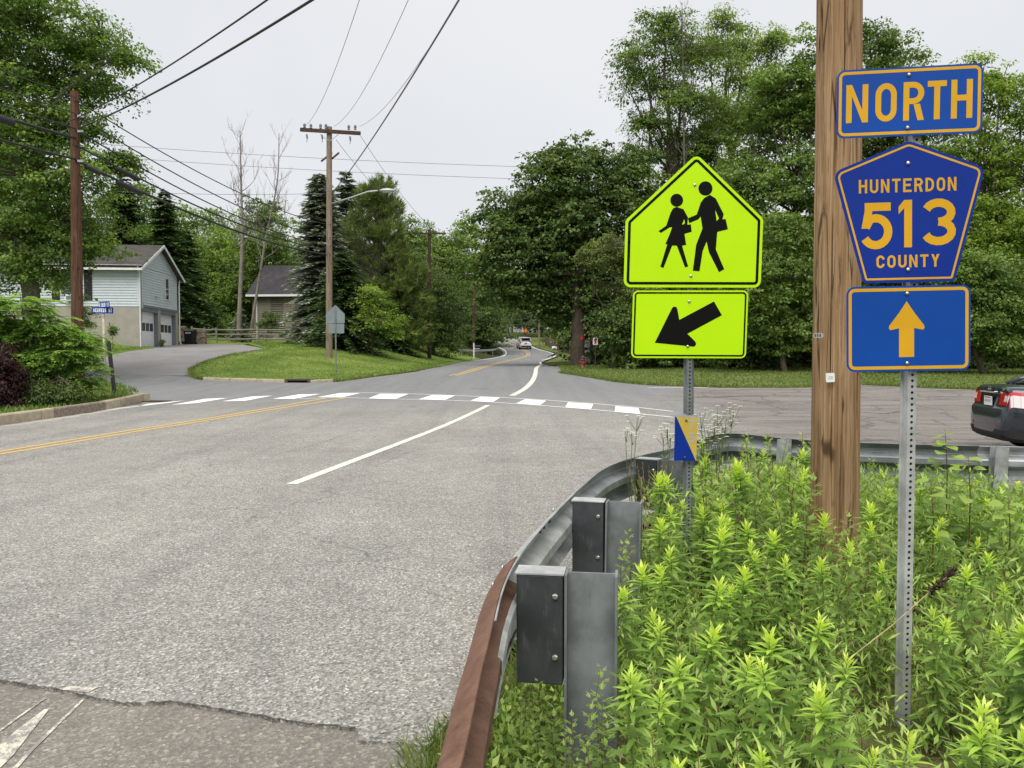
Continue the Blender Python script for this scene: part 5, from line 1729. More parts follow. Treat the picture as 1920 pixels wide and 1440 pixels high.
# leaning steel post
b_ = gp(216, 740, .14)
tp = at(203, 638, b_.y) - b_
o = thing('steel_post', 'dark bare steel channel post leaning beside the street name sign', 'post', b_)
ib = MB()
for dx_, w__, d__ in ((0, .10, .012), (-.05, .014, .05), (.05, .014, .05)):
    n_ = len(ib.v)
    for f in (-.05, 1):
        for sx, sy in ((-1, -1), (1, -1), (1, 1), (-1, 1)): ib.v.append((tp.x * f + dx_ + sx * w__ / 2, tp.y * f + sy * d__ / 2, tp.z * f))
    ib.f += [(n_, n_ + 1, n_ + 5, n_ + 4), (n_ + 1, n_ + 2, n_ + 6, n_ + 5), (n_ + 2, n_ + 3, n_ + 7, n_ + 6), (n_ + 3, n_, n_ + 4, n_ + 7), (n_ + 4, n_ + 5, n_ + 6, n_ + 7)]
ib.build('channel', 'steel_dark', o)
# back of the school sign on the island
b_ = gp(630, 707); Yb = b_.y
kx = Yb / FPX
bs = thing('crossing_sign_back', 'blank grey back of a crossing sign on the corner lawn', 'road sign', b_)
H_ = lambda py: at(630, py, Yb).z - b_.z
MB().bbox((-.03, 0, -.2), (.03, .05, H_(574))).build('post', 'galvanised_dull', bs)
dx0 = at(629, 600, Yb).x - b_.x
o = round_poly([(-17.5 * kx, H_(606)), (17.5 * kx, H_(606)), (17.5 * kx, H_(589)), (0, H_(571.5)), (-17.5 * kx, H_(589))], .05)
q = plate(bs, 'sign_plate', o, 'sign_back', (dx0, -.02, 0), 0, 0, .012)
o = round_poly([(-14 * kx, H_(625)), (15 * kx, H_(625)), (15 * kx, H_(607)), (-14 * kx, H_(607))], .04)
q = plate(bs, 'lower_plate', o, 'sign_back', (dx0 + .03, -.015, 0), 0, 0, .012)
MB().bbox((-.03, -.055, H_(622)), (.03, -.026, H_(576))).build('mounting_channel', 'galvanised_dull', bs)
# hydrant
b_ = gp(1093, 692)
hy = thing('fire_hydrant', 'faded red fire hydrant on the grass at the road bend', 'hydrant', b_)
MB().lathe([(.17, -.05), (.17, .05), (.11, .07), (.11, .5), (.15, .52), (.15, .57), (.12, .59)], (0, 0, 0), 14).build('barrel', 'hydrant_red', hy, smooth=True)
MB().lathe([(.14, .59), (.135, .66), (.09, .74), (.04, .77), (.04, .82), (.01, .83)], (0, 0, 0), 14).build('bonnet', 'steel_dark', hy, smooth=True)
for s in (-1, 1): MB().tube([(s * .08, 0, .42), (s * .20, 0, .42)], .06, 10).build('hose_nozzle', 'hydrant_red', hy)
MB().tube([(0, -.08, .40), (0, -.21, .40)], .075, 10).build('pumper_nozzle', 'hydrant_red', hy)
# red arrow sign
b_ = gp(1116, 688); Yr = b_.y
rs_ = thing('arrow_sign', 'white sign with a red up arrow on a thin dark post', 'sign', b_)
MB().bbox((-.035, -.02, -.2), (.035, .02, at(1116, 633, Yr).z - b_.z)).build('post', 'steel_dark', rs_)
zc = at(1116, 639, Yr).z - b_.z
o = rect(9.5 * Yr / FPX, 15 * Yr / FPX, .03)
q = plate(rs_, 'sign_plate', o, 'sign_white', (0, -.04, zc), 0, 0, .012)
u_ = Yr / FPX
MB().prism([(-2 * u_, -5.5 * u_), (2 * u_, -5.5 * u_), (2 * u_, 1 * u_), (3.8 * u_, 1 * u_), (0, 6 * u_), (-3.8 * u_, 1 * u_), (-2 * u_, 1 * u_)], -.004, .001).build('arrow', 'sign_red', q)
# satellite dish on a mast
b_ = at(1126.5, 672, 57); b_.z = zz(b_.x, 57)
ds = thing('satellite_dish', 'grey satellite dish on a mast in front of the grey house', 'satellite dish', b_)
zc = at(1126, 632, 57).z - b_.z
MB().tube([(0, 0, -.2), (0, 0, zc)], .03, 6).build('mast', 'lamp_grey', ds)
M = Matrix.Rotation(R(75), 3, 'X')
MB().lathe([(.05, .02), (.2, .03), (.36, .08), (.42, .12), (.40, .12), (.2, .05), (.05, .04)], (0, -.05, zc), 18, M).build('dish', 'dish_grey', ds, smooth=True)
MB().tube([(0, -.05, zc - .35), (0, -.5, zc - .1)], .015, 5).build('feed_arm', 'steel_dark', ds)
# toddler slide
b_ = at(1152, 680, 58); b_.z = zz(b_.x, 58)
sl_ = thing('toy_slide', 'red plastic toddler slide with blue steps by the grey house', 'slide', b_)
MB().add([(0, -.25, .95), (1.1, -.25, .05), (1.1, .25, .05), (0, .25, .95), (0, -.25, .85), (1.1, -.25, -.02), (1.1, .25, -.02), (0, .25, .85)], [(0, 1, 2, 3), (7, 6, 5, 4), (0, 4, 5, 1), (1, 5, 6, 2), (2, 6, 7, 3)]).build('chute', 'toy_red', sl_)
for s in (-.27, .27): MB().add([(0, s - .02, 1.1), (1.15, s - .02, .15), (1.15, s - .02, 0), (0, s - .02, .85), (0, s + .02, 1.1), (1.15, s + .02, .15), (1.15, s + .02, 0), (0, s + .02, .85)], [(0, 1, 2, 3), (7, 6, 5, 4), (0, 4, 5, 1)]).build('side_rail', 'toy_red', sl_)
for k_ in range(4): MB().bbox((-.1 - .1 * (3 - k_), -.25, .15 + .22 * k_), (.0 - .1 * (3 - k_), .25, .21 + .22 * k_)).build('step', 'toy_blue', sl_)
MB().bbox((-.45, -.28, -.02), (-.05, -.24, 1.0)).bbox((-.45, .24, -.02), (-.05, .28, 1.0)).build('ladder_side', 'toy_blue', sl_)
# small red sign on the maple trunk
b_ = at(1090.5, 634, 51.4)
o = MB().box((0, 0, 0), (.2, .03, .18)).build('red_notice', 'sign_red', None); o.location = b_
tag(o, 'small red notice fixed to the dark maple trunk', 'notice')
# mailboxes
def mailbox(px, py, Y, post, box_, label, h=1.15, side=1):
    b_ = at(px, py, Y); b_.z = zz(b_.x, Y)
    m_ = thing('mailbox', label, 'mailbox', b_)
    MB().bbox((-.06, -.06, -.2), (.06, .06, h + (.5 if post == 'trim_white' else .15))).build('post', post, m_)
    MB().bbox((-.05, -.05, h - .12), (.05 + .55 * side, .05, h - .02)).build('arm', post, m_)
    bm_ = MB(); pr = [(-.11, 0), (.11, 0), (.11, .15)] + [(.11 * math.cos(R(a)), .15 + .11 * math.sin(R(a))) for a in range(20, 180, 20)] + [(-.11, .15)]
    vs_ = [((.12 if side > 0 else -.68) + x0, y, h + z) for x0 in (0, .56) for y, z in pr]
    n_ = len(pr)
    bm_.add(vs_, [tuple(range(n_)), tuple(range(n_, 2 * n_))[::-1]] + [(i, (i + 1) % n_, n_ + (i + 1) % n_, n_ + i) for i in range(n_)])
    bm_.build('box', box_, m_)
    return m_
mailbox(888.5, 678, 80, 'trim_white', 'plastic_black', 'black mailbox on a white post beside the slim brown pole')
mailbox(1046, 672, 90, 'brown_wood', 'sign_white', 'white mailbox on a brown post at the far right kerb', .95, -1)
# far guardrail
fg = thing('guardrail', 'pale distant guardrail at the left of the far bend', 'guardrail', (0, 0, 0))
fp = smooth_path([Vector(p) for p in ((-5.4, 79), (-4.0, 84), (-2.9, 90), (-2.1, 96), (-1.8, 103), (-2.2, 112))], 5)
vs_, fs = [], []
pr = [(.72, 0), (.68, .06), (.62, 0), (.56, .06), (.50, 0)]
for i, p in enumerate(fp):
    d = (fp[min(i + 1, len(fp) - 1)] - fp[max(i - 1, 0)]).normalized()
    for z, o_ in pr: vs_.append((p.x + d.y * o_, p.y - d.x * o_, zz(p.x, p.y) + z + .05))
for i in range(len(fp) - 1):
    for j in range(4): fs.append((i * 5 + j, i * 5 + j + 1, (i + 1) * 5 + j + 1, (i + 1) * 5 + j))
ob = MB().add(vs_, fs).build('rail_section', 'galvanised_pale', fg); so = ob.modifiers.new('thickness', 'SOLIDIFY'); so.thickness = .01
for i in range(2, len(fp), 4): MB().bbox((fp[i].x - .15, fp[i].y - .06, zz(*fp[i]) - .2), (fp[i].x - .03, fp[i].y + .06, zz(*fp[i]) + .74)).build('post', 'galvanised_dull', fg)
# orange diamond sign up the hill
b_ = at(985.5, 640, 138); b_.z = zz(b_.x, 138)
og = thing('warning_sign', 'orange diamond warning sign on the bank of the far hill', 'road sign', b_)
zc = at(985.5, 620, 138).z - b_.z
MB().bbox((-.04, -.02, -.2), (.04, .02, zc)).build('post', 'steel_dark', og)
MB().prism([(0, -.42), (.42, 0), (0, .42), (-.42, 0)], -.03, -.015).build('sign_plate', 'orange_sign', og).location = (0, 0, zc)
# bin and stone wall and rail fence by the driveway
b_ = at(357, 652, 59.5); b_.z = zz(b_.x, 59.5)
bn = thing('wheelie_bin', 'black wheeled trash bin between two low stone walls', 'bin', b_)
MB().add([(-.28, -.3, 0), (.28, -.3, 0), (.28, .3, 0), (-.28, .3, 0), (-.36, -.38, 1.0), (.36, -.38, 1.0), (.36, .38, 1.0), (-.36, .38, 1.0)], [(0, 3, 2, 1), (0, 1, 5, 4), (1, 2, 6, 5), (2, 3, 7, 6), (3, 0, 4, 7), (4, 5, 6, 7)]).build('body', 'plastic_black', bn, bevel=.02)
MB().add([(-.38, -.42, 1.0), (.38, -.42, 1.0), (.38, .42, 1.02), (-.38, .42, 1.02), (-.34, -.36, 1.1), (.34, -.36, 1.1), (.34, .42, 1.14), (-.34, .42, 1.14)], [(0, 1, 5, 4), (1, 2, 6, 5), (2, 3, 7, 6), (3, 0, 4, 7), (4, 5, 6, 7)]).build('lid', 'plastic_black', bn, bevel=.02)
MB().bbox((-.22, -.40, .78), (.2, -.375, .9)).build('pale_sticker', 'sign_grey', bn)
for s in (-1, 1): MB().tube([(s * .24, .36, .1), (s * .32, .36, .1)], .1, 12).build('wheel', 'tyre', bn)
def stone_wall(px0, px1, Y, h, label):
    a, b = at(px0, 650, Y), at(px1, 650, Y)
    t_ = thing('stone_wall', label, 'wall', (a.x, Y, zz(a.x, Y)))
    L = b.x - a.x; z = -.1; r_ = 0
    while z < h:
        hh = random.uniform(.16, .24); x = 0
        while x < L - .05:
            w = min(random.uniform(.3, .6), L - x)
            MB().bbox((x + .01, random.uniform(-.03, .03), z), (x + w - .01, .4, z + hh - .015)).build('stone', 'stone', t_, bevel=.02)
            x += w
        z += hh
    return t_
stone_wall(334, 347, 60, 1.05, 'low brown stone wall beside the blue house downspout')
stone_wall(367, 385, 60, .95, 'low reddish stone wall on the fence side of the black bin')
fence = thing('split_rail_fence', 'weathered split rail fence in front of the tan house', 'fence', (0, 0, 0))
fpx = [(360, 61.5), (384, 61.5), (406, 61.5), (484, 62), (552, 62.5)]
fpt = []
for px_, Y_ in fpx:
    p = at(px_, 640, Y_); p.z = zz(p.x, Y_); fpt.append(p)
    MB().tube([(p.x, p.y, p.z - .2), (p.x, p.y, p.z + 1.25)], .08, 6).build('post', 'grey_wood', fence)
for a, b in zip(fpt, fpt[1:]):
    for z in (.35, .72, 1.08):
        MB().tube([a + Vector((0, 0, z)), (a + b) / 2 + Vector((0, 0, z - .03)), b + Vector((0, 0, z + .03))], [.05, .065, .05], 6).build('rail', 'grey_wood', fence)
# brown board fence along the far right bank
bf = thing('board_fence', 'brown board fence on the bank right of the far bend', 'fence', (0, 0, 0))
bp = [Vector(p) for p in ((5.2, 124), (6.2, 112), (7.2, 102), (8.0, 92), (8.8, 84))]
for a, b in zip(bp, bp[1:]):
    n_ = 14
    for i in range(n_):
        p, q = a.lerp(b, i / n_), a.lerp(b, (i + .92) / n_)
        z0_, z1_ = zz(p.x, p.y), zz(q.x, q.y)
        MB().add([(p.x, p.y, z0_ - .2), (q.x, q.y, z1_ - .2), (q.x, q.y, z1_ + 1.5), (p.x, p.y, z0_ + 1.5), (p.x + .04, p.y, z0_ - .2), (q.x + .04, q.y, z1_ - .2), (q.x + .04, q.y, z1_ + 1.5), (p.x + .04, p.y, z0_ + 1.5)], [(0, 1, 2, 3), (7, 6, 5, 4), (3, 2, 6, 7), (0, 3, 7, 4), (1, 5, 6, 2)]).build('board', 'brown_wood', bf)
# ================================================================== TREES
plain('bark_brown', (.085, .065, .048), .95, var=.35, scale=6, bump=.6)
plain('bark_grey', (.15, .135, .115), .95, var=.3, scale=6, bump=.6)
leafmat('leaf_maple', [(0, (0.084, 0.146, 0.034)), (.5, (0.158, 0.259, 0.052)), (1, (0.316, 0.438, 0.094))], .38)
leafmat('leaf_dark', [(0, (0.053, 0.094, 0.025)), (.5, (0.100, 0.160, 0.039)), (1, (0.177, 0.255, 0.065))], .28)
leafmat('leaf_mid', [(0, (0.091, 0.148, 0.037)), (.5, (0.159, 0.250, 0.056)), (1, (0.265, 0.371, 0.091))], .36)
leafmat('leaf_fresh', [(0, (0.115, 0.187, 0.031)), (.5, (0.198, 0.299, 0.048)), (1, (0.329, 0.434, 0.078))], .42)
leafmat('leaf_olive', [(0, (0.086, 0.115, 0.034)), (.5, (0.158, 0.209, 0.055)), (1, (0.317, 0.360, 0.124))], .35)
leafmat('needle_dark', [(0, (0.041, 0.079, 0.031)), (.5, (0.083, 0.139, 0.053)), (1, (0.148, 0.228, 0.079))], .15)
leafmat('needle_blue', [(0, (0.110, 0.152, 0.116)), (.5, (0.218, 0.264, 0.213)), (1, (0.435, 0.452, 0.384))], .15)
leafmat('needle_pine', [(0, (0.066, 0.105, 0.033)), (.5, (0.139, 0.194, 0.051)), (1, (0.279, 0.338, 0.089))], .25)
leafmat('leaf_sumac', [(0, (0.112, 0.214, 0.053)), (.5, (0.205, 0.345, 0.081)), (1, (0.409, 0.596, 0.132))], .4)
leafmat('leaf_red', [(0, (.020, .008, .009)), (.5, (.040, .014, .016)), (1, (.075, .025, .024))], .25)

def branch_mb(mb, a, b, r0, r1, bow=.15, n=5, sides=6):
    a, b = Vector(a), Vector(b)
    L = (b - a).length
    off = Vector((random.uniform(-1, 1), random.uniform(-1, 1), random.uniform(.1, 1))) * bow * L * .5
    pts, rr = [], []
    for i in range(n + 1):
        u = i / n
        p = a.lerp(b, u) + off * (4 * u * (1 - u))
        if 0 < i < n: p += Vector((random.uniform(-1, 1), random.uniform(-1, 1), random.uniform(-1, 1))) * L * .02
        pts.append(p); rr.append(r0 + (r1 - r0) * u)
    mb.tube(pts, rr, sides, cap=False)
    return pts

def crown_leaves(name, blobs, n_leaves, L, W, mat, per=42, cr=.55, shell=.55, droop=.35, flat=.45, dens_top=.0):
    """blobs: (centre xyz, radii xyz); leaves gathered in clumps through the volume"""
    vol = np.array([b[1][0] * b[1][1] * b[1][2] for b in blobs]) ** .72
    nc = max(1, n_leaves // per)
    # boughs: flat layered sprays of clumps
    nb = max(3, nc // 9)
    whichb = rng.choice(len(blobs), nb, p=vol / vol.sum())
    cb = np.array([b[0] for b in blobs])[whichb]; rb_ = np.array([b[1] for b in blobs])[whichb]
    ub = rnd_unit(nb)
    BC = cb + ub * rb_ * (rng.uniform(shell ** 2, 1.0, nb) ** .5)[:, None]
    tb_ = np.clip(rng.normal(.5, .24, nb), 0, 1)
    w_ = rng.integers(0, nb, nc)
    u = ub[w_]
    sp = np.minimum(rb_[w_].mean(1) * .55, cr * 2.4)
    off0 = rng.normal(0, 1, (nc, 3)) * sp[:, None] * np.array([.66, .66, .36])
    off0[:, 2] -= .22 * (off0[:, 0] ** 2 + off0[:, 1] ** 2) / (sp + 1e-6)
    CC = BC[w_] + off0
    bs = rng.uniform(.5, 1.4, nc)
    tone = np.clip(tb_[w_] + rng.normal(0, .12, nc), 0, 1)
    idx = np.repeat(np.arange(nc), per)
    N = len(idx)
    v = rnd_unit(N) * (rng.uniform(0, 1, N) ** .45)[:, None]
    v[:, 2] = np.where(v[:, 2] < 0, v[:, 2] * .6, v[:, 2])
    off = v * cr * bs[idx][:, None]; off[:, 2] *= flat
    # clumps arch over: edges hang lower than the middle
    off[:, 2] -= droop * (off[:, 0] ** 2 + off[:, 1] ** 2) / cr
    C = CC[idx] + off
    D = off + rng.normal(0, .35 * cr, (N, 3)); D[:, 2] -= .35 * cr
    Nn = np.stack([rng.normal(0, .45, N), rng.normal(0, .45, N), np.ones(N)], -1) + u[idx] * .35
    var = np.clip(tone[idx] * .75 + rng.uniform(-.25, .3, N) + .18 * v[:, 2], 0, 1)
    sz = rng.uniform(.5, 1.4, N)
    return leaf_mesh(name, C, D, Nn, L * sz, W * sz, var, mat), CC

def broad_tree(name, label, base, blobs, trunk_r, n_leaves, L, W, mat, bark='bark_brown', group=None, per=42, cr=.55, shell=.55, twig=.35, fork=None, lean=None, flat=.45, droop=.35, cat='tree'):
    base = Vector(base)
    t = thing(name, label, cat, base, group=group)
    loc = [((Vector(b[0]) - base), b[1]) for b in blobs]
    n_leaves, L, W = int(n_leaves * 1.35), L * .88, W * .88
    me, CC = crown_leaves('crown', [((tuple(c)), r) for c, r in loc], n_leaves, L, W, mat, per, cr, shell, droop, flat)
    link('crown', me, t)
    mb = MB()
    top = max(loc, key=lambda b: b[0].z)[0]
    lo = min(b[0].z - b[1][2] for b in loc)
    fk = Vector(fork) - base if fork is not None else Vector((top.x * .35, top.y * .35, max(.8, lo + (top.z - lo) * .12)))
    branch_mb(mb, (0, 0, -.3), fk, trunk_r * 1.15, trunk_r * .8, .04, 6, 10)
    branch_mb(mb, fk, top, trunk_r * .75, .03, .06, 8, 8)
    for c, r in loc:
        if c is top: continue
        f = random.uniform(.0, .5)
        st_ = fk.lerp(top, f * .6)
        branch_mb(mb, st_, c, trunk_r * .42, .025, .18, 6, 6)
    cs = CC[rng.random(len(CC)) < twig]
    cen = np.array([tuple(b[0]) for b in loc])
    for p in cs:
        j = np.argmin(((cen - p) ** 2).sum(1))
        q = cen[j] * .75 + np.array(fk) * .25 * 0 + p * .25
        branch_mb(mb, q, p, .035, .008, .15, 3, 3)
    mb.build('trunk', bark, t)
    return t

def PB(Y, *bl, dy=0.55):
    """blobs from photo measurements: (px, py, rx, ry[, dY])"""
    out = []
    for b in bl:
        Yb = Y + (b[4] if len(b) > 4 else random.uniform(-dy, dy) * b[2] * Y / FPX)
        s = Yb / FPX
        out.append((at(b[0], b[1], Yb), (b[2] * s, .5 * (b[2] + b[3]) * s * 1.05, b[3] * s)))
    return out
def GB(px, Y, py=680):
    p = at(px, py, Y); p.z = zz(p.x, Y); return p

# big maple at the left edge
broad_tree('maple_tree', 'tall maple filling the left edge behind the red-brown pole', GB(48, 33), PB(33,
    (70, 40, 110, 80), (190, 70, 80, 34), (235, 100, 44, 22), (180, 150, 66, 34), (30, 160, 90, 80), (120, 215, 80, 45), (190, 250, 40, 28), (205, 300, 30, 28), (150, 320, 75, 55), (50, 330, 100, 90),
    (-70, 250, 100, 200), (120, 420, 85, 70), (30, 440, 85, 70), (165, 455, 36, 36), (60, 500, 60, 36), (-80, 480, 90, 100), (-60, 60, 110, 110)),
    .34, 90000, .15, .11, 'leaf_maple', 'bark_grey', per=44, cr=.6, shell=.35, twig=.35, fork=at(66, 300, 33), flat=.38)
# centre: dark maple at the bend
broad_tree('maple_tree', 'broad dark maple with a thick trunk beside the hydrant', GB(1084, 53, 672), PB(53,
    (1095, 300, 70, 48), (1040, 330, 60, 50), (985, 375, 62, 52), (940, 430, 48, 50), (1110, 380, 80, 60), (1050, 430, 90, 65), (985, 480, 75, 60), (925, 520, 45, 55), (1120, 470, 60, 60), (1060, 530, 90, 60), (990, 545, 55, 34),
    (1130, 560, 45, 45), (1170, 340, 40, 55), (1060, 590, 60, 26), (1110, 610, 40, 20)),
    .46, 60000, .26, .20, 'leaf_dark', 'bark_brown', per=34, cr=.6, shell=.4, twig=.25, fork=at(1083, 570, 53))
broad_tree('small_tree', 'yellowish green small tree drooping beside the grey house', GB(1150, 46, 690), PB(46,
    (1150, 455, 45, 28), (1110, 475, 30, 24), (1175, 490, 40, 35), (1140, 540, 45, 22), (1110, 560, 24, 16), (1165, 590, 36, 24), (1125, 610, 28, 14), (1210, 540, 40, 40), (1215, 620, 40, 26)),
    .09, 9000, .17, .10, 'leaf_olive', 'bark_brown', per=30, cr=.4, shell=.3, twig=.5)
# right: the tall mixed trees behind the crossing sign
broad_tree('ash_tree', 'tallest feathery tree rising behind the crossing sign', GB(1268, 57, 690), PB(57,
    (1195, 100, 44, 34), (1245, 50, 42, 34), (1290, 95, 60, 45), (1175, 160, 34, 34), (1235, 160, 60, 40), (1300, 190, 60, 40), (1210, 235, 44, 28), (1265, 265, 60, 36), (1195, 290, 40, 22), (1330, 280, 60, 40), (1240, 340, 50, 34), (1200, 390, 40, 40), (1275, 420, 60, 50), (1225, 480, 60, 50)),
    .30, 34000, .26, .12, 'leaf_mid', 'bark_brown', per=28, cr=.75, shell=.25, twig=.7, flat=.3, fork=at(1268, 380, 57))
broad_tree('locust_tree', 'airy locust with open crown between the tallest tree and the wooden pole', GB(1375, 60, 690), PB(60,
    (1365, 40, 44, 24), (1330, 85, 44, 30), (1395, 90, 40, 30), (1440, 80, 36, 22), (1370, 140, 50, 30), (1430, 140, 46, 34), (1350, 215, 50, 40), (1410, 225, 50, 44), (1470, 60, 18, 10)),
    .24, 19000, .25, .11, 'leaf_fresh', 'bark_grey', per=26, cr=.75, shell=.3, twig=.8, flat=.28, fork=at(1372, 330, 60))
broad_tree('oak_tree', 'rounded green tree directly left of the wooden pole', GB(1480, 50, 690), PB(50,
    (1505, 90, 36, 28), (1475, 145, 44, 38), (1520, 160, 44, 50), (1440, 180, 46, 44), (1480, 230, 60, 50), (1425, 280, 46, 44), (1500, 310, 55, 55), (1440, 360, 60, 50), (1500, 400, 50, 50), (1390, 350, 50, 60), (1360, 420, 50, 60)),
    .26, 34000, .21, .16, 'leaf_mid', 'bark_brown', per=34, cr=.6, shell=.45, twig=.3)
broad_tree('maple_tree', 'leafy tree showing between the wooden pole and the route sign top', GB(1660, 48, 690), PB(48,
    (1630, 70, 30, 28), (1670, 95, 38, 34), (1715, 105, 34, 20), (1745, 125, 26, 16), (1620, 150, 60, 50), (1690, 170, 60, 40), (1650, 240, 70, 60), (1730, 230, 50, 50), (1600, 300, 60, 60), (1690, 330, 70, 60)),
    .24, 30000, .20, .13, 'leaf_mid', 'bark_brown', per=34, cr=.6, shell=.45, twig=.3)
broad_tree('walnut_tree', 'bright leafy tree at the right edge behind the route sign', GB(1860, 45, 690), PB(45,
    (1845, 125, 34, 28), (1880, 150, 34, 30), (1815, 165, 40, 30), (1860, 200, 55, 40), (1920, 210, 40, 40), (1800, 240, 50, 50), (1880, 290, 60, 60), (1820, 330, 60, 60), (1930, 330, 50, 90), (1870, 410, 70, 60), (1790, 420, 50, 70), (1940, 460, 50, 70)),
    .26, 36000, .21, .12, 'leaf_fresh', 'bark_brown', per=34, cr=.62, shell=.45, twig=.3)
broad_tree('understory_tree', 'low dense green tree right beside the crossing sign', GB(1470, 42, 700), PB(42,
    (1460, 440, 45, 40), (1430, 500, 40, 40), (1490, 500, 50, 50), (1450, 560, 50, 40), (1500, 580, 46, 50), (1420, 590, 40, 30), (1470, 630, 50, 24), (1390, 520, 44, 60), (1350, 600, 40, 36)),
    .14, 24000, .19, .13, 'leaf_mid', 'bark_brown', per=34, cr=.5, shell=.5, twig=.2)
broad_tree('understory_tree', 'low leafy tree under the route sign behind the parking lot', GB(1650, 41, 700), PB(41,
    (1640, 470, 60, 60), (1700, 430, 60, 60), (1620, 560, 60, 50), (1700, 540, 60, 60), (1660, 620, 60, 36), (1750, 600, 50, 40), (1600, 400, 50, 60)),
    .14, 22000, .19, .13, 'leaf_dark', 'bark_brown', per=34, cr=.5, shell=.5, twig=.2)
broad_tree('understory_tree', 'low leafy tree above the dark sedan at the right edge', GB(1850, 40, 705), PB(40,
    (1830, 520, 50, 50), (1890, 500, 50, 60), (1850, 590, 60, 44), (1920, 590, 50, 60), (1800, 600, 44, 40), (1880, 640, 60, 24), (1770, 500, 40, 50)),
    .14, 24000, .19, .12, 'leaf_mid', 'bark_brown', per=34, cr=.5, shell=.5, twig=.2)

# middle distance, left of the road
broad_tree('background_tree', 'light green tree in the gap between the blue house and the dead trees', GB(395, 86, 655), PB(86,
    (400, 455, 40, 36), (370, 500, 40, 45), (425, 510, 40, 45), (390, 570, 50, 50), (440, 580, 40, 45), (350, 560, 30, 50)),
    .25, 15000, .30, .22, 'leaf_fresh', per=30, cr=.8, shell=.45, twig=.2)
broad_tree('background_tree', 'leafy green tree standing behind the dead trunks', GB(500, 82, 650), PB(82,
    (495, 385, 36, 36), (465, 440, 40, 44), (520, 450, 40, 50), (490, 520, 46, 44), (450, 540, 30, 40), (540, 520, 30, 40)),
    .25, 15000, .28, .2, 'leaf_mid', per=30, cr=.75, shell=.45, twig=.2)
broad_tree('background_tree', 'bright green tree above the driveway behind the blue house', GB(262, 74, 640), PB(74,
    (270, 350, 34, 24), (300, 400, 34, 28), (230, 390, 44, 40), (345, 470, 30, 44), (350, 560, 34, 50)),
    .22, 12000, .24, .17, 'leaf_maple', per=30, cr=.7, shell=.45, twig=.2)
broad_tree('background_tree', 'fresh green tree behind the pine left of the road', GB(782, 82, 665), PB(82,
    (765, 420, 24, 20), (790, 455, 40, 40), (830, 480, 30, 36), (770, 500, 40, 40), (850, 445, 26, 22)),
    .22, 12000, .25, .18, 'leaf_mid', per=30, cr=.7, shell=.45, twig=.2)
broad_tree('background_tree', 'bright yellow green tree over the slim brown pole', GB(868, 104, 665), PB(104,
    (870, 430, 30, 22), (860, 475, 36, 40), (900, 500, 36, 50), (870, 540, 40, 40), (905, 570, 30, 34), (930, 540, 34, 40)),
    .26, 16000, .30, .22, 'leaf_fresh', per=30, cr=.85, shell=.4, twig=.2)
broad_tree('cedar_tree', 'dark dense cedar clump behind the dark pole', GB(815, 70, 664), PB(70,
    (800, 520, 44, 50), (765, 560, 46, 50), (830, 570, 40, 50), (790, 610, 60, 40), (840, 625, 44, 34), (745, 620, 46, 40)),
    .22, 30000, .20, .10, 'leaf_dark', per=40, cr=.55, shell=.6, twig=.1)
broad_tree('cedar_tree', 'dark tree leaning over the far guardrail', GB(905, 98, 668), PB(98,
    (895, 560, 34, 40), (915, 600, 28, 30), (885, 610, 30, 40), (910, 635, 24, 18), (870, 640, 24, 20)),
    .22, 15000, .26, .14, 'leaf_dark', per=40, cr=.6, shell=.6, twig=.1)
broad_tree('background_tree', 'dark tree over the far road top', GB(955, 150, 640), PB(150,
    (950, 570, 30, 22), (985, 575, 34, 26), (1020, 585, 30, 30), (965, 600, 26, 14), (1000, 605, 30, 14)),
    .22, 12000, .34, .22, 'leaf_dark', per=34, cr=.9, shell=.4, twig=.2)
broad_tree('shrub', 'light green bush in front of the dark spruce', GB(700, 50, 660), PB(50,
    (690, 550, 26, 26), (720, 575, 24, 24), (700, 600, 34, 28), (735, 610, 20, 22)), .05, 4500, .15, .11, 'leaf_fresh', per=24, cr=.4, shell=.4, twig=.4, cat='shrub')
broad_tree('shrub', 'round dark shrub beside the tan house door', GB(497, 68, 645), PB(68, (495, 610, 24, 24), (510, 600, 16, 18)), .05, 3000, .14, .08, 'leaf_dark', per=24, cr=.35, shell=.4, twig=.2, cat='shrub')
broad_tree('shrub', 'leafy shrub behind the split rail fence', GB(410, 70, 640), PB(70, (405, 600, 34, 26), (385, 585, 24, 24), (430, 605, 22, 20)), .05, 4500, .16, .1, 'leaf_mid', per=24, cr=.4, shell=.4, twig=.2, cat='shrub')
broad_tree('shrub', 'thin upright shrub against the blue house foundation', GB(212, 47.5, 620), PB(47.6, (210, 615, 9, 11), (217, 622, 7, 10), (205, 605, 6, 8)), .02, 600, .10, .06, 'leaf_mid', per=14, cr=.22, shell=.2, twig=.9, cat='shrub')
broad_tree('shrub', 'dark bush under the air conditioner of the blue house', GB(160, 47, 600), PB(47.4, (160, 590, 13, 18), (166, 605, 10, 12), (155, 575, 8, 10)), .02, 1200, .10, .06, 'leaf_mid', per=14, cr=.25, shell=.2, twig=.6, cat='shrub')
broad_tree('shrub', 'small brown-green shrub in front of the garage pier', GB(302, 52, 652), PB(52, (302, 641, 7, 6)), .02, 500, .08, .05, 'leaf_olive', per=14, cr=.15, shell=.2, twig=.5, cat='shrub')

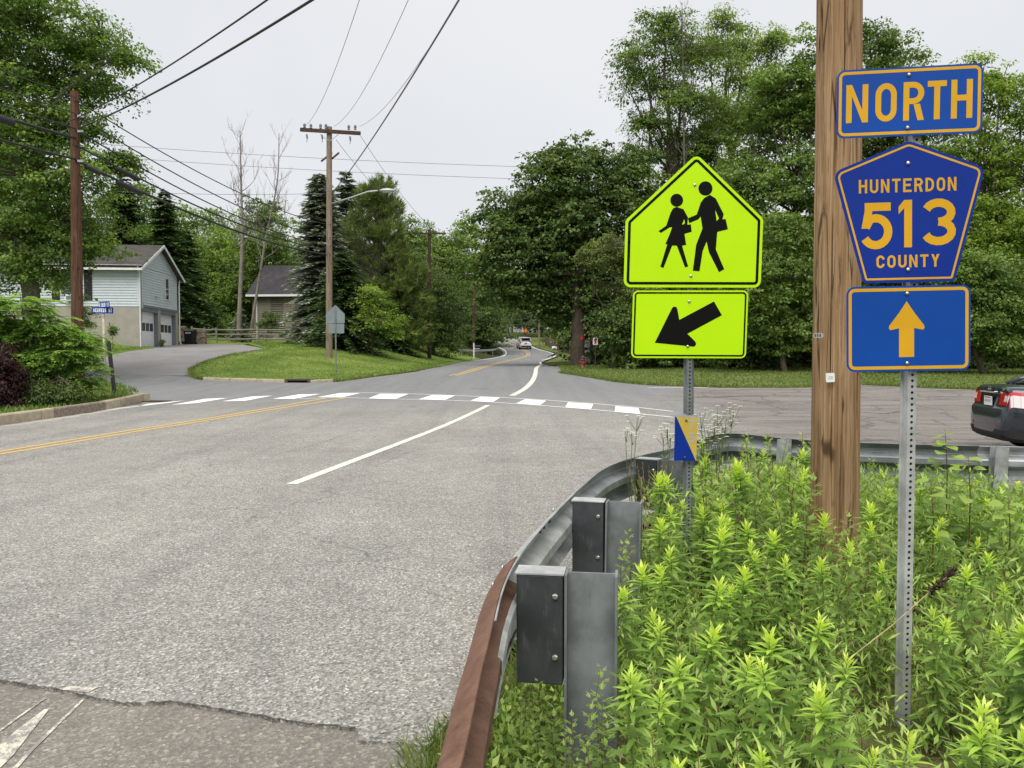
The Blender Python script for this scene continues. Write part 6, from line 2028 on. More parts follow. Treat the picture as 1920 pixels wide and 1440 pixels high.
# ---- woodland behind (copies of three kinds)
def generic(nm, mat, h, w, n, lab, shp):
    bl = [((random.uniform(-.3, .3) * w, random.uniform(-.3, .3) * w, h * f), (w * s, w * s, h * .17)) for f, s in shp]
    bl += [((w * .55 * math.cos(a), w * .55 * math.sin(a), h * random.uniform(.35, .75)), (w * .5, w * .5, h * .13)) for a in np.linspace(0, 6, 7)]
    return broad_tree(nm, lab, (0, 0, -100), [(Vector(c) + Vector((0, 0, -100)), r) for c, r in bl], .25, n, .36, .26, mat, per=28, cr=.95, shell=.35, twig=.15)
protos = [generic('woodland_tree', 'leaf_dark', 17, 5.0, 11000, '', ((.3, .8), (.5, 1.0), (.7, .8), (.88, .5))),
          generic('woodland_tree', 'leaf_mid', 15, 5.0, 11000, '', ((.25, .9), (.5, 1.0), (.72, .8), (.88, .5))),
          generic('woodland_tree', 'leaf_dark', 9, 4.4, 9000, '', ((.2, 1.0), (.45, 1.0), (.7, .8)))]
spots = []
for px_ in range(1170, 2050, 62): spots.append((px_ + random.uniform(-15, 15), random.uniform(66, 78), 0 if random.random() < .6 else 1, random.uniform(.85, 1.05)))
for px_ in range(1180, 2050, 58): spots.append((px_ + random.uniform(-15, 15), random.uniform(52, 58), 2, random.uniform(.8, 1.1)))
for px_ in range(1190, 2000, 44): spots.append((px_ + random.uniform(-14, 14), random.uniform(45, 50), 2, random.uniform(.42, .62)))
for px_ in range(-120, 420, 60): spots.append((px_ + random.uniform(-12, 12), random.uniform(84, 96), 0 if px_ % 120 else 1, random.uniform(.75, .95)))
for px_ in range(420, 880, 46): spots.append((px_ + random.uniform(-12, 12), random.uniform(100, 118), 1 if px_ % 92 else 0, random.uniform(.8, 1.0)))
for px_ in range(420, 740, 44): spots.append((px_, random.uniform(84, 92), 2, random.uniform(.8, 1.0)))
for px_ in range(780, 930, 30): spots.append((px_, random.uniform(118, 130), 2, random.uniform(.8, 1.1)))
for px_, Y_ in ((960, 172), (985, 160), (1015, 150), (1045, 135), (1075, 120), (1040, 175), (1080, 160), (1110, 130), (1125, 102), (1150, 88), (930, 190), (905, 178), (985, 200)):
    spots.append((px_, Y_, 2 if Y_ < 140 else 0, random.uniform(.8, 1.0)))
used = set()
for px_, Y_, kx_, sc_ in spots:
    x = (px_ - 960) / FPX * Y_
    src = protos[kx_]
    o = src if kx_ not in used else copy_tree(src)
    used.add(kx_)
    o.location = (x, Y_, zz(x, Y_) - .2)
    o.rotation_euler = (0, 0, random.uniform(0, 6.28)); o.scale = (sc_, sc_, sc_ * random.uniform(.9, 1.1))
    if px_ > 1140: o['label'] = 'background tree in the dense wood behind the parking lot'; o['group'] = 'wood behind the parking lot'
    elif px_ > 880: o['label'] = 'distant tree on the hill around the far bend'; o['group'] = 'trees around the far bend'
    else: o['label'] = 'distant tree in the wood behind the houses'; o['group'] = 'wood behind the houses'

# ---- conifers
def conifer(label, base, H, Rr, mat, n_whorl=26, per=9, droop=.25, L=.42, W=.12, sprays=10, power=.9, group=None, name='spruce_tree', skirt=.04):
    t = thing(name, label, 'tree', base, group=group)
    mb = MB()
    mb.tube([(0, 0, -.3), (0, 0, H * .5), (0, 0, H)], [H * .016, H * .009, .01], 7)
    C, D, N_, LL, WW, V = [], [], [], [], [], []
    for w in range(n_whorl):
        f = skirt + (1 - skirt) * (w + random.uniform(-.3, .3)) / n_whorl
        f = min(max(f, skirt), .985)
        bl = Rr * (1 - f) ** power + .10
        for k_ in range(per):
            a = 2 * math.pi * (k_ + random.uniform(-.4, .4)) / per + w * 1.9
            f_ = min(.99, max(skirt, f + random.uniform(-.6, .6) / n_whorl))
            z = f_ * H
            ll = (Rr * (1 - f_) ** power + .10) * random.uniform(.6, 1.2)
            dirv = np.array([math.cos(a), math.sin(a), 0])
            side = np.array([-math.sin(a), math.cos(a), 0])
            up0 = .35 * f - .10
            ns = max(4, int(sprays * ll / Rr) + 3)
            tone = random.uniform(.2, .8)
            for s in range(ns):
                u = (s + .4) / ns
                p = dirv * ll * u + np.array([0, 0, z + ll * (up0 * u - droop * u * u)])
                for sd in (-1, 1, 0):
                    d_ = dirv * (.75 if sd else 1.1) + side * sd * random.uniform(.5, .9) + np.array([0, 0, random.uniform(-.35, .1)])
                    C.append(p + rng.normal(0, .03, 3)); D.append(d_)
                    N_.append(np.array([random.uniform(-.4, .4), random.uniform(-.4, .4), 1.]))
                    q = random.uniform(.7, 1.25) * (1.15 - .45 * u) * min(1, .45 + ll / 1.5)
                    LL.append(L * q); WW.append(W * q * 1.4)
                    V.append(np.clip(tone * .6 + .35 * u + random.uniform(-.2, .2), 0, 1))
            if ll > .6 and k_ % 2 == 0:
                mb.tube([(0, 0, z), tuple(dirv * ll * .9 + np.array([0, 0, z + ll * .9 * (up0 - droop * .9)]))], [.03, .01], 3, cap=False)
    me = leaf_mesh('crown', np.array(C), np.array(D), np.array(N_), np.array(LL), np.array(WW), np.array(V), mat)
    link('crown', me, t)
    mb.build('trunk', 'bark_brown', t)
    return t
def con_px(label, px, ptop, pbase, Y, hw, mat, **kw):
    b_ = at(px, pbase, Y); b_.z = zz(b_.x, Y) - .1
    H = at(px, ptop, Y).z - b_.z
    return conifer(label, b_, H, hw * Y / FPX, mat, **kw)
con_px('blue-green spruce directly behind the tall corner pole', 603, 326, 650, 57, 74, 'needle_blue', n_whorl=36, per=15, sprays=12, L=.6, W=.2, power=.58)
con_px('dark low spruce at the foot of the tall corner pole', 645, 470, 662, 51, 92, 'needle_dark', n_whorl=26, per=12, sprays=16, L=.42, W=.13, power=.75)
con_px('slender spruce tip between the tall pole and the pine', 651, 318, 650, 64, 50, 'needle_blue', n_whorl=34, per=12, sprays=9, L=.6, W=.18, power=.6)
con_px('small blue spruce behind the split rail fence', 452, 575, 648, 63.5, 30, 'needle_blue', n_whorl=14, per=9, sprays=8, L=.3, W=.1)
con_px('dark spruce with pointed top behind the blue house roof', 312, 352, 640, 66, 95, 'needle_dark', n_whorl=30, per=11, sprays=14, L=.55, W=.18)
con_px('wide dark spruce behind the blue house chimney end', 238, 325, 640, 69, 125, 'needle_dark', n_whorl=30, per=12, sprays=14, L=.6, W=.2)
con_px('dark spruce beside the garage corner', 352, 430, 652, 70, 85, 'needle_dark', n_whorl=28, per=11, sprays=12, L=.5, W=.16)
con_px('dark spruce behind the blue house left half', 150, 360, 640, 70, 90, 'needle_dark', n_whorl=28, per=11, sprays=12, L=.6, W=.2)
con_px('dusky spruce between the pine and the cedars', 735, 470, 662, 60, 70, 'needle_dark', n_whorl=26, per=11, sprays=14, L=.45, W=.14)

def pine(label, base, H, blobs, mat='needle_pine'):
    t = thing('pine_tree', label, 'tree', base)
    mb = MB()
    mb.tube([(0, 0, -.3), (0, 0, H * .5), (.1, 0, H * .95)], [.22, .15, .03], 8)
    C, D, V, LL = [], [], [], []
    for c, r in blobs:
        c = Vector(c) - base
        n = int(70 * (r[0] * r[2]) ** .75) + 30
        u = rnd_unit(n) * (rng.uniform(.2, 1, n) ** .5)[:, None]
        P = np.array(c) + u * np.array(r)
        for p in P:
            hz = Vector((0, 0, max(1, p[2] - 1.2)))
            if random.random() < .25: mb.tube([hz, tuple(p)], [.035, .012], 3, cap=False)
            tone = random.uniform(.15, .8)
            ax = np.array([p[0] * .25, p[1] * .25, 1.0 * random.uniform(.3, 1.2)]); ax /= np.linalg.norm(ax)
            for s in range(26):
                w = rng.normal(0, .55, 3)
                C.append(p + ax * random.uniform(0, .35)); D.append(ax + w); LL.append(random.uniform(.3, .62))
                V.append(np.clip(tone + random.uniform(-.15, .25), 0, 1))
    n = len(C)
    me = leaf_mesh('crown', np.array(C), np.array(D), rnd_unit(n), np.array(LL), np.full(n, .045), np.array(V), mat)
    link('crown', me, t); mb.build('trunk', 'bark_grey', t)
    return t
b_ = GB(712, 60, 660)
pine('soft plumed white pine behind the street light', b_, at(712, 335, 60).z - b_.z, PB(60,
    (715, 365, 30, 26), (690, 375, 24, 22), (735, 400, 20, 20), (700, 410, 44, 26), (725, 440, 34, 22), (675, 450, 44, 34), (735, 490, 44, 34), (690, 510, 50, 36), (765, 520, 34, 34), (720, 555, 50, 34), (770, 575, 40, 40), (715, 600, 44, 34), (760, 630, 50, 26)))

# ---- bare dead trees
def dead_tree(label, pts, r, nb, seed, spread_=1.0, hmin=.35, bark='dead_bark'):
    random.seed(seed)
    base = pts[0]
    t = thing('dead_tree', label, 'tree', base)
    mb = MB()
    P = smooth_path([p - base for p in pts], 5)
    n = len(P)
    mb.tube(P, [r * (1 - .85 * i / (n - 1)) for i in range(n)], 8)
    mb.build('trunk', bark, t)
    tw = MB()
    def grow(a, d, L, rr, depth):
        q = [a]; dd = d.copy()
        for i in range(5):
            dd = (dd + Vector((random.uniform(-.25, .25), random.uniform(-.25, .25), random.uniform(-.02, .28)))).normalized()
            q.append(q[-1] + dd * L / 5)
        tw.tube(q, [rr * (1 - .16 * i) for i in range(6)], 4 if depth else 5, cap=False)
        if depth < 3:
            for _ in range(3 if depth == 0 else 3):
                k_ = random.randint(1, 4)
                nd = (dd + Vector((random.uniform(-.9, .9), random.uniform(-.9, .9), random.uniform(.0, .8)))).normalized()
                grow(q[k_], nd, L * random.uniform(.4, .65), rr * .5, depth + 1)
    for i in range(nb):
        f = hmin + (1 - hmin) * (i + random.random()) / nb
        k_ = min(n - 1, int(f * (n - 1)))
        a = random.uniform(0, 6.28)
        grow(P[k_], Vector((math.cos(a), math.sin(a), random.uniform(.4, 1.2))).normalized(), random.uniform(1.6, 3.0) * spread_ * (1.15 - f * .6), r * .35 * (1.2 - f), 0)
    tw.build('branches', bark, t)
    return t
dead_tree('bare dead tree with a straight pale trunk behind the fence', [GB(447, 62, 645), at(450, 560, 62), at(454, 440, 62), at(452, 340, 62), at(450, 245, 62)], .21, 19, 3, 1.15, .45)
dead_tree('leaning bare dead tree with thin spreading branches', [GB(468, 65, 645), at(480, 560, 65), at(500, 440, 65), at(520, 340, 65), at(523, 250, 65)], .15, 22, 5, 1.4, .35)
dead_tree('dead conifer spire poking out of the tallest feathery tree', [GB(1285, 55.5, 690), at(1284, 400, 55.5), at(1281, 150, 55.5), at(1279, 6, 55.5)], .10, 34, 9, .7, .3, 'bark_grey')
dead_tree('bare twiggy conifer trunk at the edge of the dark maple', [GB(1215, 59, 690), at(1216, 400, 59), at(1218, 250, 59), at(1222, 150, 59)], .12, 28, 12, 1.3, .3, 'bark_grey')
random.seed(21)

# ---- sumac thicket and red-leaved maple at the left kerb
def sumac(label, base, blobs, n, name='sumac_bush'):
    t = thing(name, label, 'bush', base)
    C, D, N_, LL, WW, V = [], [], [], [], [], []
    stem = MB()
    vol = np.array([b[1][0] * b[1][2] for b in blobs])
    for i in range(n):
        c, r = blobs[rng.choice(len(blobs), p=vol / vol.sum())]
        u = rnd_unit(1)[0]; u[1] = -abs(u[1]) * .8 if random.random() < .75 else u[1]; u[2] = abs(u[2]) if random.random() < .7 else u[2]
        p = np.array(Vector(c) - base) + u * np.array(r) * random.uniform(.55, 1.0)
        a = math.atan2(u[1], u[0]) + random.uniform(-.6, .6)
        d = np.array([math.cos(a), math.sin(a), random.uniform(.0, .5)])
        Lr = random.uniform(.35, .62)
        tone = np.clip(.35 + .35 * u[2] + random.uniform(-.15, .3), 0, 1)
        side = np.array([-math.sin(a), math.cos(a), 0])
        pts = []
        for s in range(11):
            w = s / 10
            q = p + d * Lr * w + np.array([0, 0, -.45 * Lr * w * w])
            pts.append(tuple(q))
            if s:
                for sd in (-1, 1):
                    C.append(q); D.append(side * sd + d * .45 + np.array([0, 0, -.35])); N_.append(np.array([rng.normal(0, .2), rng.normal(0, .2), 1.]))
                    LL.append(.16 * (1 - .5 * abs(w - .45)) * random.uniform(.85, 1.15)); WW.append(.066); V.append(np.clip(tone + random.uniform(-.12, .12), 0, 1))
        C.append(np.array(pts[-1])); D.append(d + np.array([0, 0, -.8])); N_.append(np.array([0, 0, 1.])); LL.append(.1); WW.append(.04); V.append(tone)
        stem.tube(pts[::5] + [pts[-1]], .004, 3, cap=False)
        if random.random() < .06:
            stem.tube([(p[0] * .35, p[1] * .35, 0), (p[0] * .6, p[1] * .6, p[2] * .6), tuple(p)], [.025, .018, .01], 5, cap=False)
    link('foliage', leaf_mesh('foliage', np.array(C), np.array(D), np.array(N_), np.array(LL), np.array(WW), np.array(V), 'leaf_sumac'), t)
    me2, _ = crown_leaves('inner_leaves', [((Vector(c) - base), tuple(q * .8 for q in r)) for c, r in blobs], n * 9, .14, .07, 'leaf_sumac', 24, .25, .1, .35, .5)
    link('inner_leaves', me2, t)
    stem.build('stems', 'bark_brown', t)
    return t
b_ = GB(70, 22.5, 760); b_.z += .14
sumac('bright green sumac thicket at the foot of the red-brown pole', b_, PB(22.5, (40, 585, 60, 36), (95, 630, 56, 40), (20, 640, 50, 50), (120, 670, 46, 34), (60, 690, 60, 36), (150, 640, 24, 18), (160, 700, 26, 22), (-40, 620, 50, 70), dy=.3), 950)
b_ = GB(170, 23, 755); b_.z += .14
sumac('small sumac sapling hanging over the grass beside the red-brown pole', b_, PB(23, (172, 665, 20, 16), (155, 720, 28, 14), (190, 640, 12, 10), dy=.3), 45)
bb = GB(8, 20.8, 770); bb.z += .14
broad_tree('red_maple_shrub', 'dark red weeping maple shrub at the left edge of the picture', bb, PB(20.8, (0, 670, 26, 30), (10, 710, 32, 30), (-20, 740, 50, 30), (20, 735, 18, 16)), .04, 12000, .10, .03, 'leaf_red', per=30, cr=.22, shell=.4, twig=.3, droop=.8, cat='shrub')
bb = GB(95, 21.6, 775); bb.z += .14
broad_tree('juniper', 'dark low shrubs spreading over the curb below the sumac', bb, PB(21.4, (70, 735, 40, 16), (115, 742, 36, 14), (140, 730, 24, 12), (40, 752, 30, 9), (150, 750, 18, 8)), .02, 5200, .10, .035, 'leaf_dark', per=26, cr=.2, shell=.2, twig=.2, cat='shrub')
# ================================================================== WEEDS BESIDE THE GUARDRAIL
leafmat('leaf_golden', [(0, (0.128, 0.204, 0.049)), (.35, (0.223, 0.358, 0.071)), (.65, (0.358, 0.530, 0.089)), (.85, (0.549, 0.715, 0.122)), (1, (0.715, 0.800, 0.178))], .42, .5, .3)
leafmat('leaf_mugwort', [(0, (0.138, 0.214, 0.063)), (.5, (0.275, 0.403, 0.105)), (1, (0.548, 0.696, 0.191))], .38)
leafmat('leaf_heart', [(0, (0.092, 0.168, 0.040)), (.5, (0.169, 0.266, 0.060)), (1, (0.354, 0.476, 0.106))], .4)
leafmat('flower_white', [(0, (.72, .72, .66)), (1, (.85, .85, .82))], .25)
leafmat('seed_brown', [(0, (.20, .12, .06)), (1, (.42, .29, .16))], .2)
plain('stem_green', (.13, .17, .05), .7, var=.25, scale=20)
plain('stem_brown', (.14, .085, .045), .8, var=.25, scale=20)
plain('stem_dry', (.40, .30, .18), .9, var=.25, scale=20)
plain('seed_dark', (.045, .025, .02), .9, var=.3, scale=60)

LT = np.array([  # along, side, lift
    (0, 0, 0), (.28, 0, .02), (.62, 0, 0), (1, 0, -.06), (.28, .5, .07), (.62, .42, .05), (.28, -.5, .07), (.62, -.42, .05)])
LF = [(0, 4, 1), (0, 1, 6), (1, 4, 5, 2), (1, 2, 7, 6), (2, 5, 3), (2, 3, 7)]
def blade_geo(C, D, N_, L, W, bend):
    C, D, N_ = np.array(C), np.array(D), np.array(N_)
    D = D / np.linalg.norm(D, axis=1, keepdims=True)
    S = np.cross(D, N_); S /= np.linalg.norm(S, axis=1, keepdims=True) + 1e-9
    U = np.cross(S, D)
    L, W, bend = np.array(L)[:, None, None], np.array(W)[:, None, None], np.array(bend)[:, None, None]
    a, s, u = LT[None, :, 0, None], LT[None, :, 1, None], LT[None, :, 2, None]
    P = C[:, None] + D[:, None] * a * L + S[:, None] * s * W + U[:, None] * (u * W * 1.5) + np.array([0, 0, -1.]) * (bend * L * a * a)
    return P
def blades_mesh(name, P, var, mat):
    n = len(P)
    vs_ = P.reshape(-1, 3)
    me = bpy.data.meshes.new(name)
    fs = [tuple(i * 8 + q for q in f) for i in range(n) for f in LF]
    me.from_pydata(vs_.tolist(), [], fs)
    a = me.attributes.new('var', 'FLOAT', 'FACE')
    a.data.foreach_set('value', np.repeat(np.asarray(var, np.float32), len(LF)))
    me.materials.append(MATS[mat])
    me.shade_smooth()
    return me

def golden_params(h, seed):
    r = random.Random(seed)
    lk = r.uniform(.62, 1.12)
    out = []      # (C, D, N, L, W, bend, var)
    n = int(46 * h / .65)
    for i in range(n):
        f = .10 + .78 * (i / n)
        a = i * 2.4 + r.uniform(-.3, .3)
        size = (.55 + .6 * math.sin(math.pi * min(1, f * 1.02))) * r.uniform(.8, 1.15)
        el = -.15 + .75 * f
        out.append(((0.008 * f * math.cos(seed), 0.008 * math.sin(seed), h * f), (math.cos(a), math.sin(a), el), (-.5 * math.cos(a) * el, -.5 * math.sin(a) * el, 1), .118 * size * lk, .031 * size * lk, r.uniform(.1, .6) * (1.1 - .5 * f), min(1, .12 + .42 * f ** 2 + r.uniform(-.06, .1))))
    for i in range(28):
        a = i * 2.4 + 1 + r.uniform(-.3, .3)
        k_ = i / 28
        el = .10 + 1.9 * k_ * k_ + r.uniform(-.1, .25)
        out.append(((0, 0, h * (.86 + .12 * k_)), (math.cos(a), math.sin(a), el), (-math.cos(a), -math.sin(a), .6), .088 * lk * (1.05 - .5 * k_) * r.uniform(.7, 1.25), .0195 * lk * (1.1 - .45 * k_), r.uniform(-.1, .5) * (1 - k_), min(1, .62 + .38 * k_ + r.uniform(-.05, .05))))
    return out
def stem_mesh(h, r, mat, n=5, bow=.02):
    mb = MB(); mb.tube([(0, 0, -.05), (bow * .4, 0, h * .35), (bow, bow, h * .7), (0, 0, h)], [r, r * .85, r * .6, r * .3], n)
    return mb.mesh('stem', mat, True)

G_LIB = []
for q in range(6):
    h = .62
    pr = golden_params(h, q + 1)
    P = blade_geo([p[0] for p in pr], [p[1] for p in pr], [p[2] for p in pr], [p[3] for p in pr], [p[4] for p in pr], [p[5] for p in pr])
    m = int(46 * h / .65) + 2
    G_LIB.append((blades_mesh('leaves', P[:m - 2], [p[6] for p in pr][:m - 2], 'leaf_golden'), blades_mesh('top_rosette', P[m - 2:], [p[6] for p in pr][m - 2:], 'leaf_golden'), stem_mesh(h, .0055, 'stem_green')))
# single leaves shared by the nearest plants
def single_leaf(bend, var, w=.235):
    P = blade_geo([(0, 0, 0)], [(1, 0, 0)], [(0, 0, 1)], [1.], [w], [bend])
    return blades_mesh('leaf', P, [var], 'leaf_golden')
LEAF_LIB = {(b, v): single_leaf(.12 + .16 * b, .10 + .125 * v) for b in range(3) for v in range(8)}

GLAB = 'tall goldenrod weed with a yellow-green leafy top beside the guardrail'
GGRP = 'goldenrod weeds in the roadside patch'
def goldenrod(x, y, h, q, tilt, hero, spin=0):
    o = thing('goldenrod_plant', GLAB, 'plant', (x, y, zz(x, y) - .02), random.uniform(0, 6.28), GGRP)
    o.rotation_euler = (random.uniform(-tilt, tilt), random.uniform(-tilt, tilt), random.uniform(0, 6.28))
    s = h / .62
    link('stem', G_LIB[q][2], o, scale=s)
    if not hero:
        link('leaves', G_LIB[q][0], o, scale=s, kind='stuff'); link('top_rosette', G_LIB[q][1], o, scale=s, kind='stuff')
        return o
    pr = golden_params(h, int(x * 1000) % 97 + 3)
    for (C, D, N_, L, W, bend, var) in pr:
        d = Vector(D).normalized(); sd = Vector(N_).cross(d).normalized(); u = d.cross(sd)
        M = Matrix((d * L, sd * L, u * L)).transposed().to_4x4()
        M.translation = Vector(C)
        b = 0 if bend < .15 else (1 if bend < .32 else 2)
        lf = link('leaf', LEAF_LIB[(b, min(7, max(0, int((var - .05) * 8))))], o)
        lf.matrix_local = M
    return o

# rosettes measured in the photograph (zoom coordinates)
ros = [(280, 980), (175, 850), (500, 800), (750, 820), (470, 450), (465, 205), (820, 150), (810, 250), (680, 340), (815, 330), (950, 360), (1015, 165), (1070, 280), (1280, 110), (1590, 610), (1450, 610), (1555, 970),
       (1450, 1230), (1860, 1180), (210, 400), (330, 90), (240, 310), (850, 610), (80, 480), (720, 290), (560, 90), (100, 640), (1030, 780), (330, 800), (640, 420)]
placed = []
for i, (zx, zy) in enumerate(ros):
    px_, py_ = 1150 + zx / 2.494, 900 + zy / 2.494
    h = random.uniform(.60, .74) if zy > 300 else random.uniform(.66, .80)
    Y_ = FPX * (CAMZ - h) / (py_ - 666)
    x = (px_ - 960) / FPX * Y_
    if (zx, zy) in ((1590, 610), (1450, 610), (1555, 970)): h *= .92; Y_ = FPX * (CAMZ - h) / (py_ - 666); x = (px_ - 960 + (22 if zx == 1450 else 0)) / FPX * Y_
    placed.append((x, Y_))
    goldenrod(x, Y_, h, i % 6, .13, Y_ < 3.3)

def in_patch(x, y, m=.16):
    """inside the weed patch: right of the rail, this side of its return"""
    if y < 7.9:
        xr = np.interp(y, [p.y for p in rp[:72]], [p.x for p in rp[:72]])
        if x < xr + m + .22: return False
    else: return False
    yr = np.interp(x, [2.3, 2.75, 3.3, 4.74, 8], [8.2, 7.98, 7.65, 7.25, 6.6])
    if x > 1.9 and y > yr - .25: return False
    return True
def clear(x, y):
    if math.hypot(x - pb.x, y - pb.y) < .14 or math.hypot(x - sb.x, y - sb.y) < .10: return False
    if math.hypot(x - 2.27, y - 5.55) < .24: return False
    return True
GAPS = [(1.38, 3.05, .30), (1.60, 2.75, .25), (1.05, 3.35, .18), (3.0, 5.3, .35), (2.9, 4.6, .25)]
def in_gap(x, y): return any(math.hypot(x - a, y - b) < r for a, b, r in GAPS)
tries = 0
cnt = 0
while cnt < 85 and tries < 6000:
    tries += 1
    y = 1.7 + 5.8 * random.random() ** 1.1; x = random.uniform(.3, .70 * y + .3)
    if not in_patch(x, y) or not clear(x, y) or in_gap(x, y): continue
    if abs(x / y - pb.x / pb.y) < .05 and y < pb.y + .1: continue
    if any(math.hypot(x - a, y - b) < .13 for a, b in placed): continue
    hmax = .52 + .06 * y if y < 5 else .75
    if x / y > .42 and y > 3: hmax *= .85
    if .14 < x / y < .40 and y > 4.6: hmax *= 1.2
    goldenrod(x, y, random.uniform(.75, 1.0) * hmax, cnt % 6, .18, False)
    placed.append((x, y)); cnt += 1

# mugwort: dark stems, cut leaves
def mugwort_lib(seed, h=.6):
    r = random.Random(seed)
    C, D, N_, L, W, V = [], [], [], [], [], []
    n = 30
    for i in range(n):
        f = .12 + .88 * i / n
        a = i * 2.4 + r.uniform(-.4, .4)
        size = (1.15 - .75 * f) * r.uniform(.8, 1.2)
        base = np.array([0, 0, h * f])
        el = .05 + .9 * f
        d = np.array([math.cos(a), math.sin(a), el]); d /= np.linalg.norm(d)
        side = np.array([-math.sin(a), math.cos(a), 0])
        tone = np.clip(.15 + .6 * f ** 1.5 + r.uniform(-.1, .15), 0, 1)
        for k_, (al, sd, ln) in enumerate(((0.0, 0, 1.0), (.35, 1, .48), (.35, -1, .48), (.62, 1, .40), (.62, -1, .40), (.18, 1, .3), (.18, -1, .3))):
            C.append(base + d * al * .095 * size + np.array([0, 0, -.02 * al]))
            D.append(d * (1 if not sd else .75) + side * sd * .62 + np.array([0, 0, -.12]))
            N_.append((-.3 * d[0], -.3 * d[1], 1)); L.append(.085 * size * ln * (1.1 if not sd else 1)); W.append(.016 * size if sd else .02 * size); V.append(np.clip(tone + r.uniform(-.05, .05), 0, 1))
    me = leaf_mesh('leaves', np.array(C), np.array(D), np.array(N_, float), np.array(L), np.array(W), np.array(V), 'leaf_mugwort')
    return me, stem_mesh(h, .0035, 'stem_brown', 4)
M_LIB = [mugwort_lib(s) for s in range(5)]
cnt = tries = 0
mpl = []
while cnt < 290 and tries < 30000:
    tries += 1
    y = 1.6 + 6.0 * random.random(); x = random.uniform(.2, .70 * y + .3)
    if not in_patch(x, y, .06) or not clear(x, y) or (in_gap(x, y) and random.random() < .85): continue
    if any(math.hypot(x - a, y - b) < .085 for a, b in mpl): continue
    if abs(x / y - pb.x / pb.y) < .035 and 2.2 < y < pb.y + .1: continue
    mpl.append((x, y))
    hh = random.uniform(.5, 1.0) * (.64 if y < 4 else .78)
    if x / y < .12 + .02 * y: hh *= .8
    if x / y > .47: hh *= .78
    if .15 < x / y < .40 and y > 4.3: hh *= 1.3
    o = thing('mugwort_plant', 'feathery mugwort weed with dark stem in the roadside patch', 'plant', (x, y, zz(x, y) - .02), 0, 'mugwort weeds in the roadside patch')
    o.rotation_euler = (random.uniform(-.12, .12), random.uniform(-.12, .12), random.uniform(0, 6.28))
    q = cnt % 5
    link('leaves', M_LIB[q][0], o, scale=hh / .6, kind='stuff'); link('stem', M_LIB[q][1], o, scale=hh / .6)
    cnt += 1
# small mugwort at the foot of the nearest rail post
for px_, py_, h in ((985, 1245, .30), (1000, 1300, .25), (960, 1335, .2), (1040, 1330, .22), (1170, 1010, .62), (1180, 985, .66), (1020, 1410, .25), (985, 1420, .2), (1085, 1425, .28), (1010, 1270, .38), (1040, 1290, .40), (975, 1290, .33), (1075, 1330, .42), (1110, 1300, .46), (1000, 1350, .3), (1060, 1370, .36), (1130, 1240, .5), (1035, 1255, .36), (1100, 1380, .4)):
    Y_ = FPX * (CAMZ - h) / (py_ - 666); x = (px_ - 960) / FPX * Y_
    o = thing('mugwort_plant', 'short mugwort sprouting at the foot of a guardrail post', 'plant', (x, Y_, zz(x, Y_) - .02), random.uniform(0, 6), 'mugwort at the guardrail posts')
    link('leaves', M_LIB[cnt % 5][0], o, scale=h / .6); link('stem', M_LIB[cnt % 5][1], o, scale=h / .6); cnt += 1

# heart-leaved saplings right of the route sign
def heart_mesh():
    pts = [(0, 0), (.15, .42), (.4, .52), (.7, .34), (1, 0), (.7, -.34), (.4, -.52), (.15, -.42)]
    vs_ = [(a, b, -.12 * a * a + .12 * abs(b)) for a, b in pts] + [(.45, 0, -.02)]
    me = bpy.data.meshes.new('leaf'); me.from_pydata(vs_, [], [(i, (i + 1) % 8, 8) for i in range(8)])
    return me
for vi in range(3): pass
H_LIB = []
for vi in range(3):
    me = heart_mesh(); a = me.attributes.new('var', 'FLOAT', 'FACE'); a.data.foreach_set('value', np.full(8, .2 + .35 * vi, np.float32)); me.materials.append(MATS['leaf_heart']); H_LIB.append(me)
for k_, (px_, ptop, Y_, lab) in enumerate(((1772, 805, 5.6, 'tall sapling with rounded leaves right of the route sign post'), (1815, 850, 5.2, 'leafy sapling in front of the right guardrail post'), (1700, 880, 6.2, 'small rounded-leaf sapling behind the route sign post'), (1890, 930, 5.0, 'rounded-leaf sapling at the right edge of the weeds'), (1745, 900, 4.6, 'low rounded-leaf sapling right of the perforated post'))):
    tp_ = at(px_, ptop, Y_); h = tp_.z
    o = thing('sapling', lab, 'plant', (tp_.x, Y_, 0))
    link('stem', stem_mesh(h, .007, 'stem_brown', 5, .05), o)
    n = int(48 * h)
    for i in range(n):
        f = .25 + .75 * i / n; a = i * 2.4 + random.uniform(-.3, .3); L = random.uniform(.07, .115) * (1.1 - .35 * f)
        off = random.uniform(.03, .16) * (1.2 - f)
        d = Vector((math.cos(a), math.sin(a), random.uniform(-.25, .25))).normalized()
        u = Vector((random.uniform(-.3, .3), random.uniform(-.5, .1), 1)); sd = u.cross(d).normalized(); u = d.cross(sd)
        M = Matrix((d * L, sd * L, u * L)).transposed().to_4x4(); M.translation = Vector((0, 0, h * f)) + d * off
        lf = link('leaf', H_LIB[min(2, int(f * 2.4 + random.uniform(-.4, .5))) if f < 1 else 2], o); lf.matrix_local = M

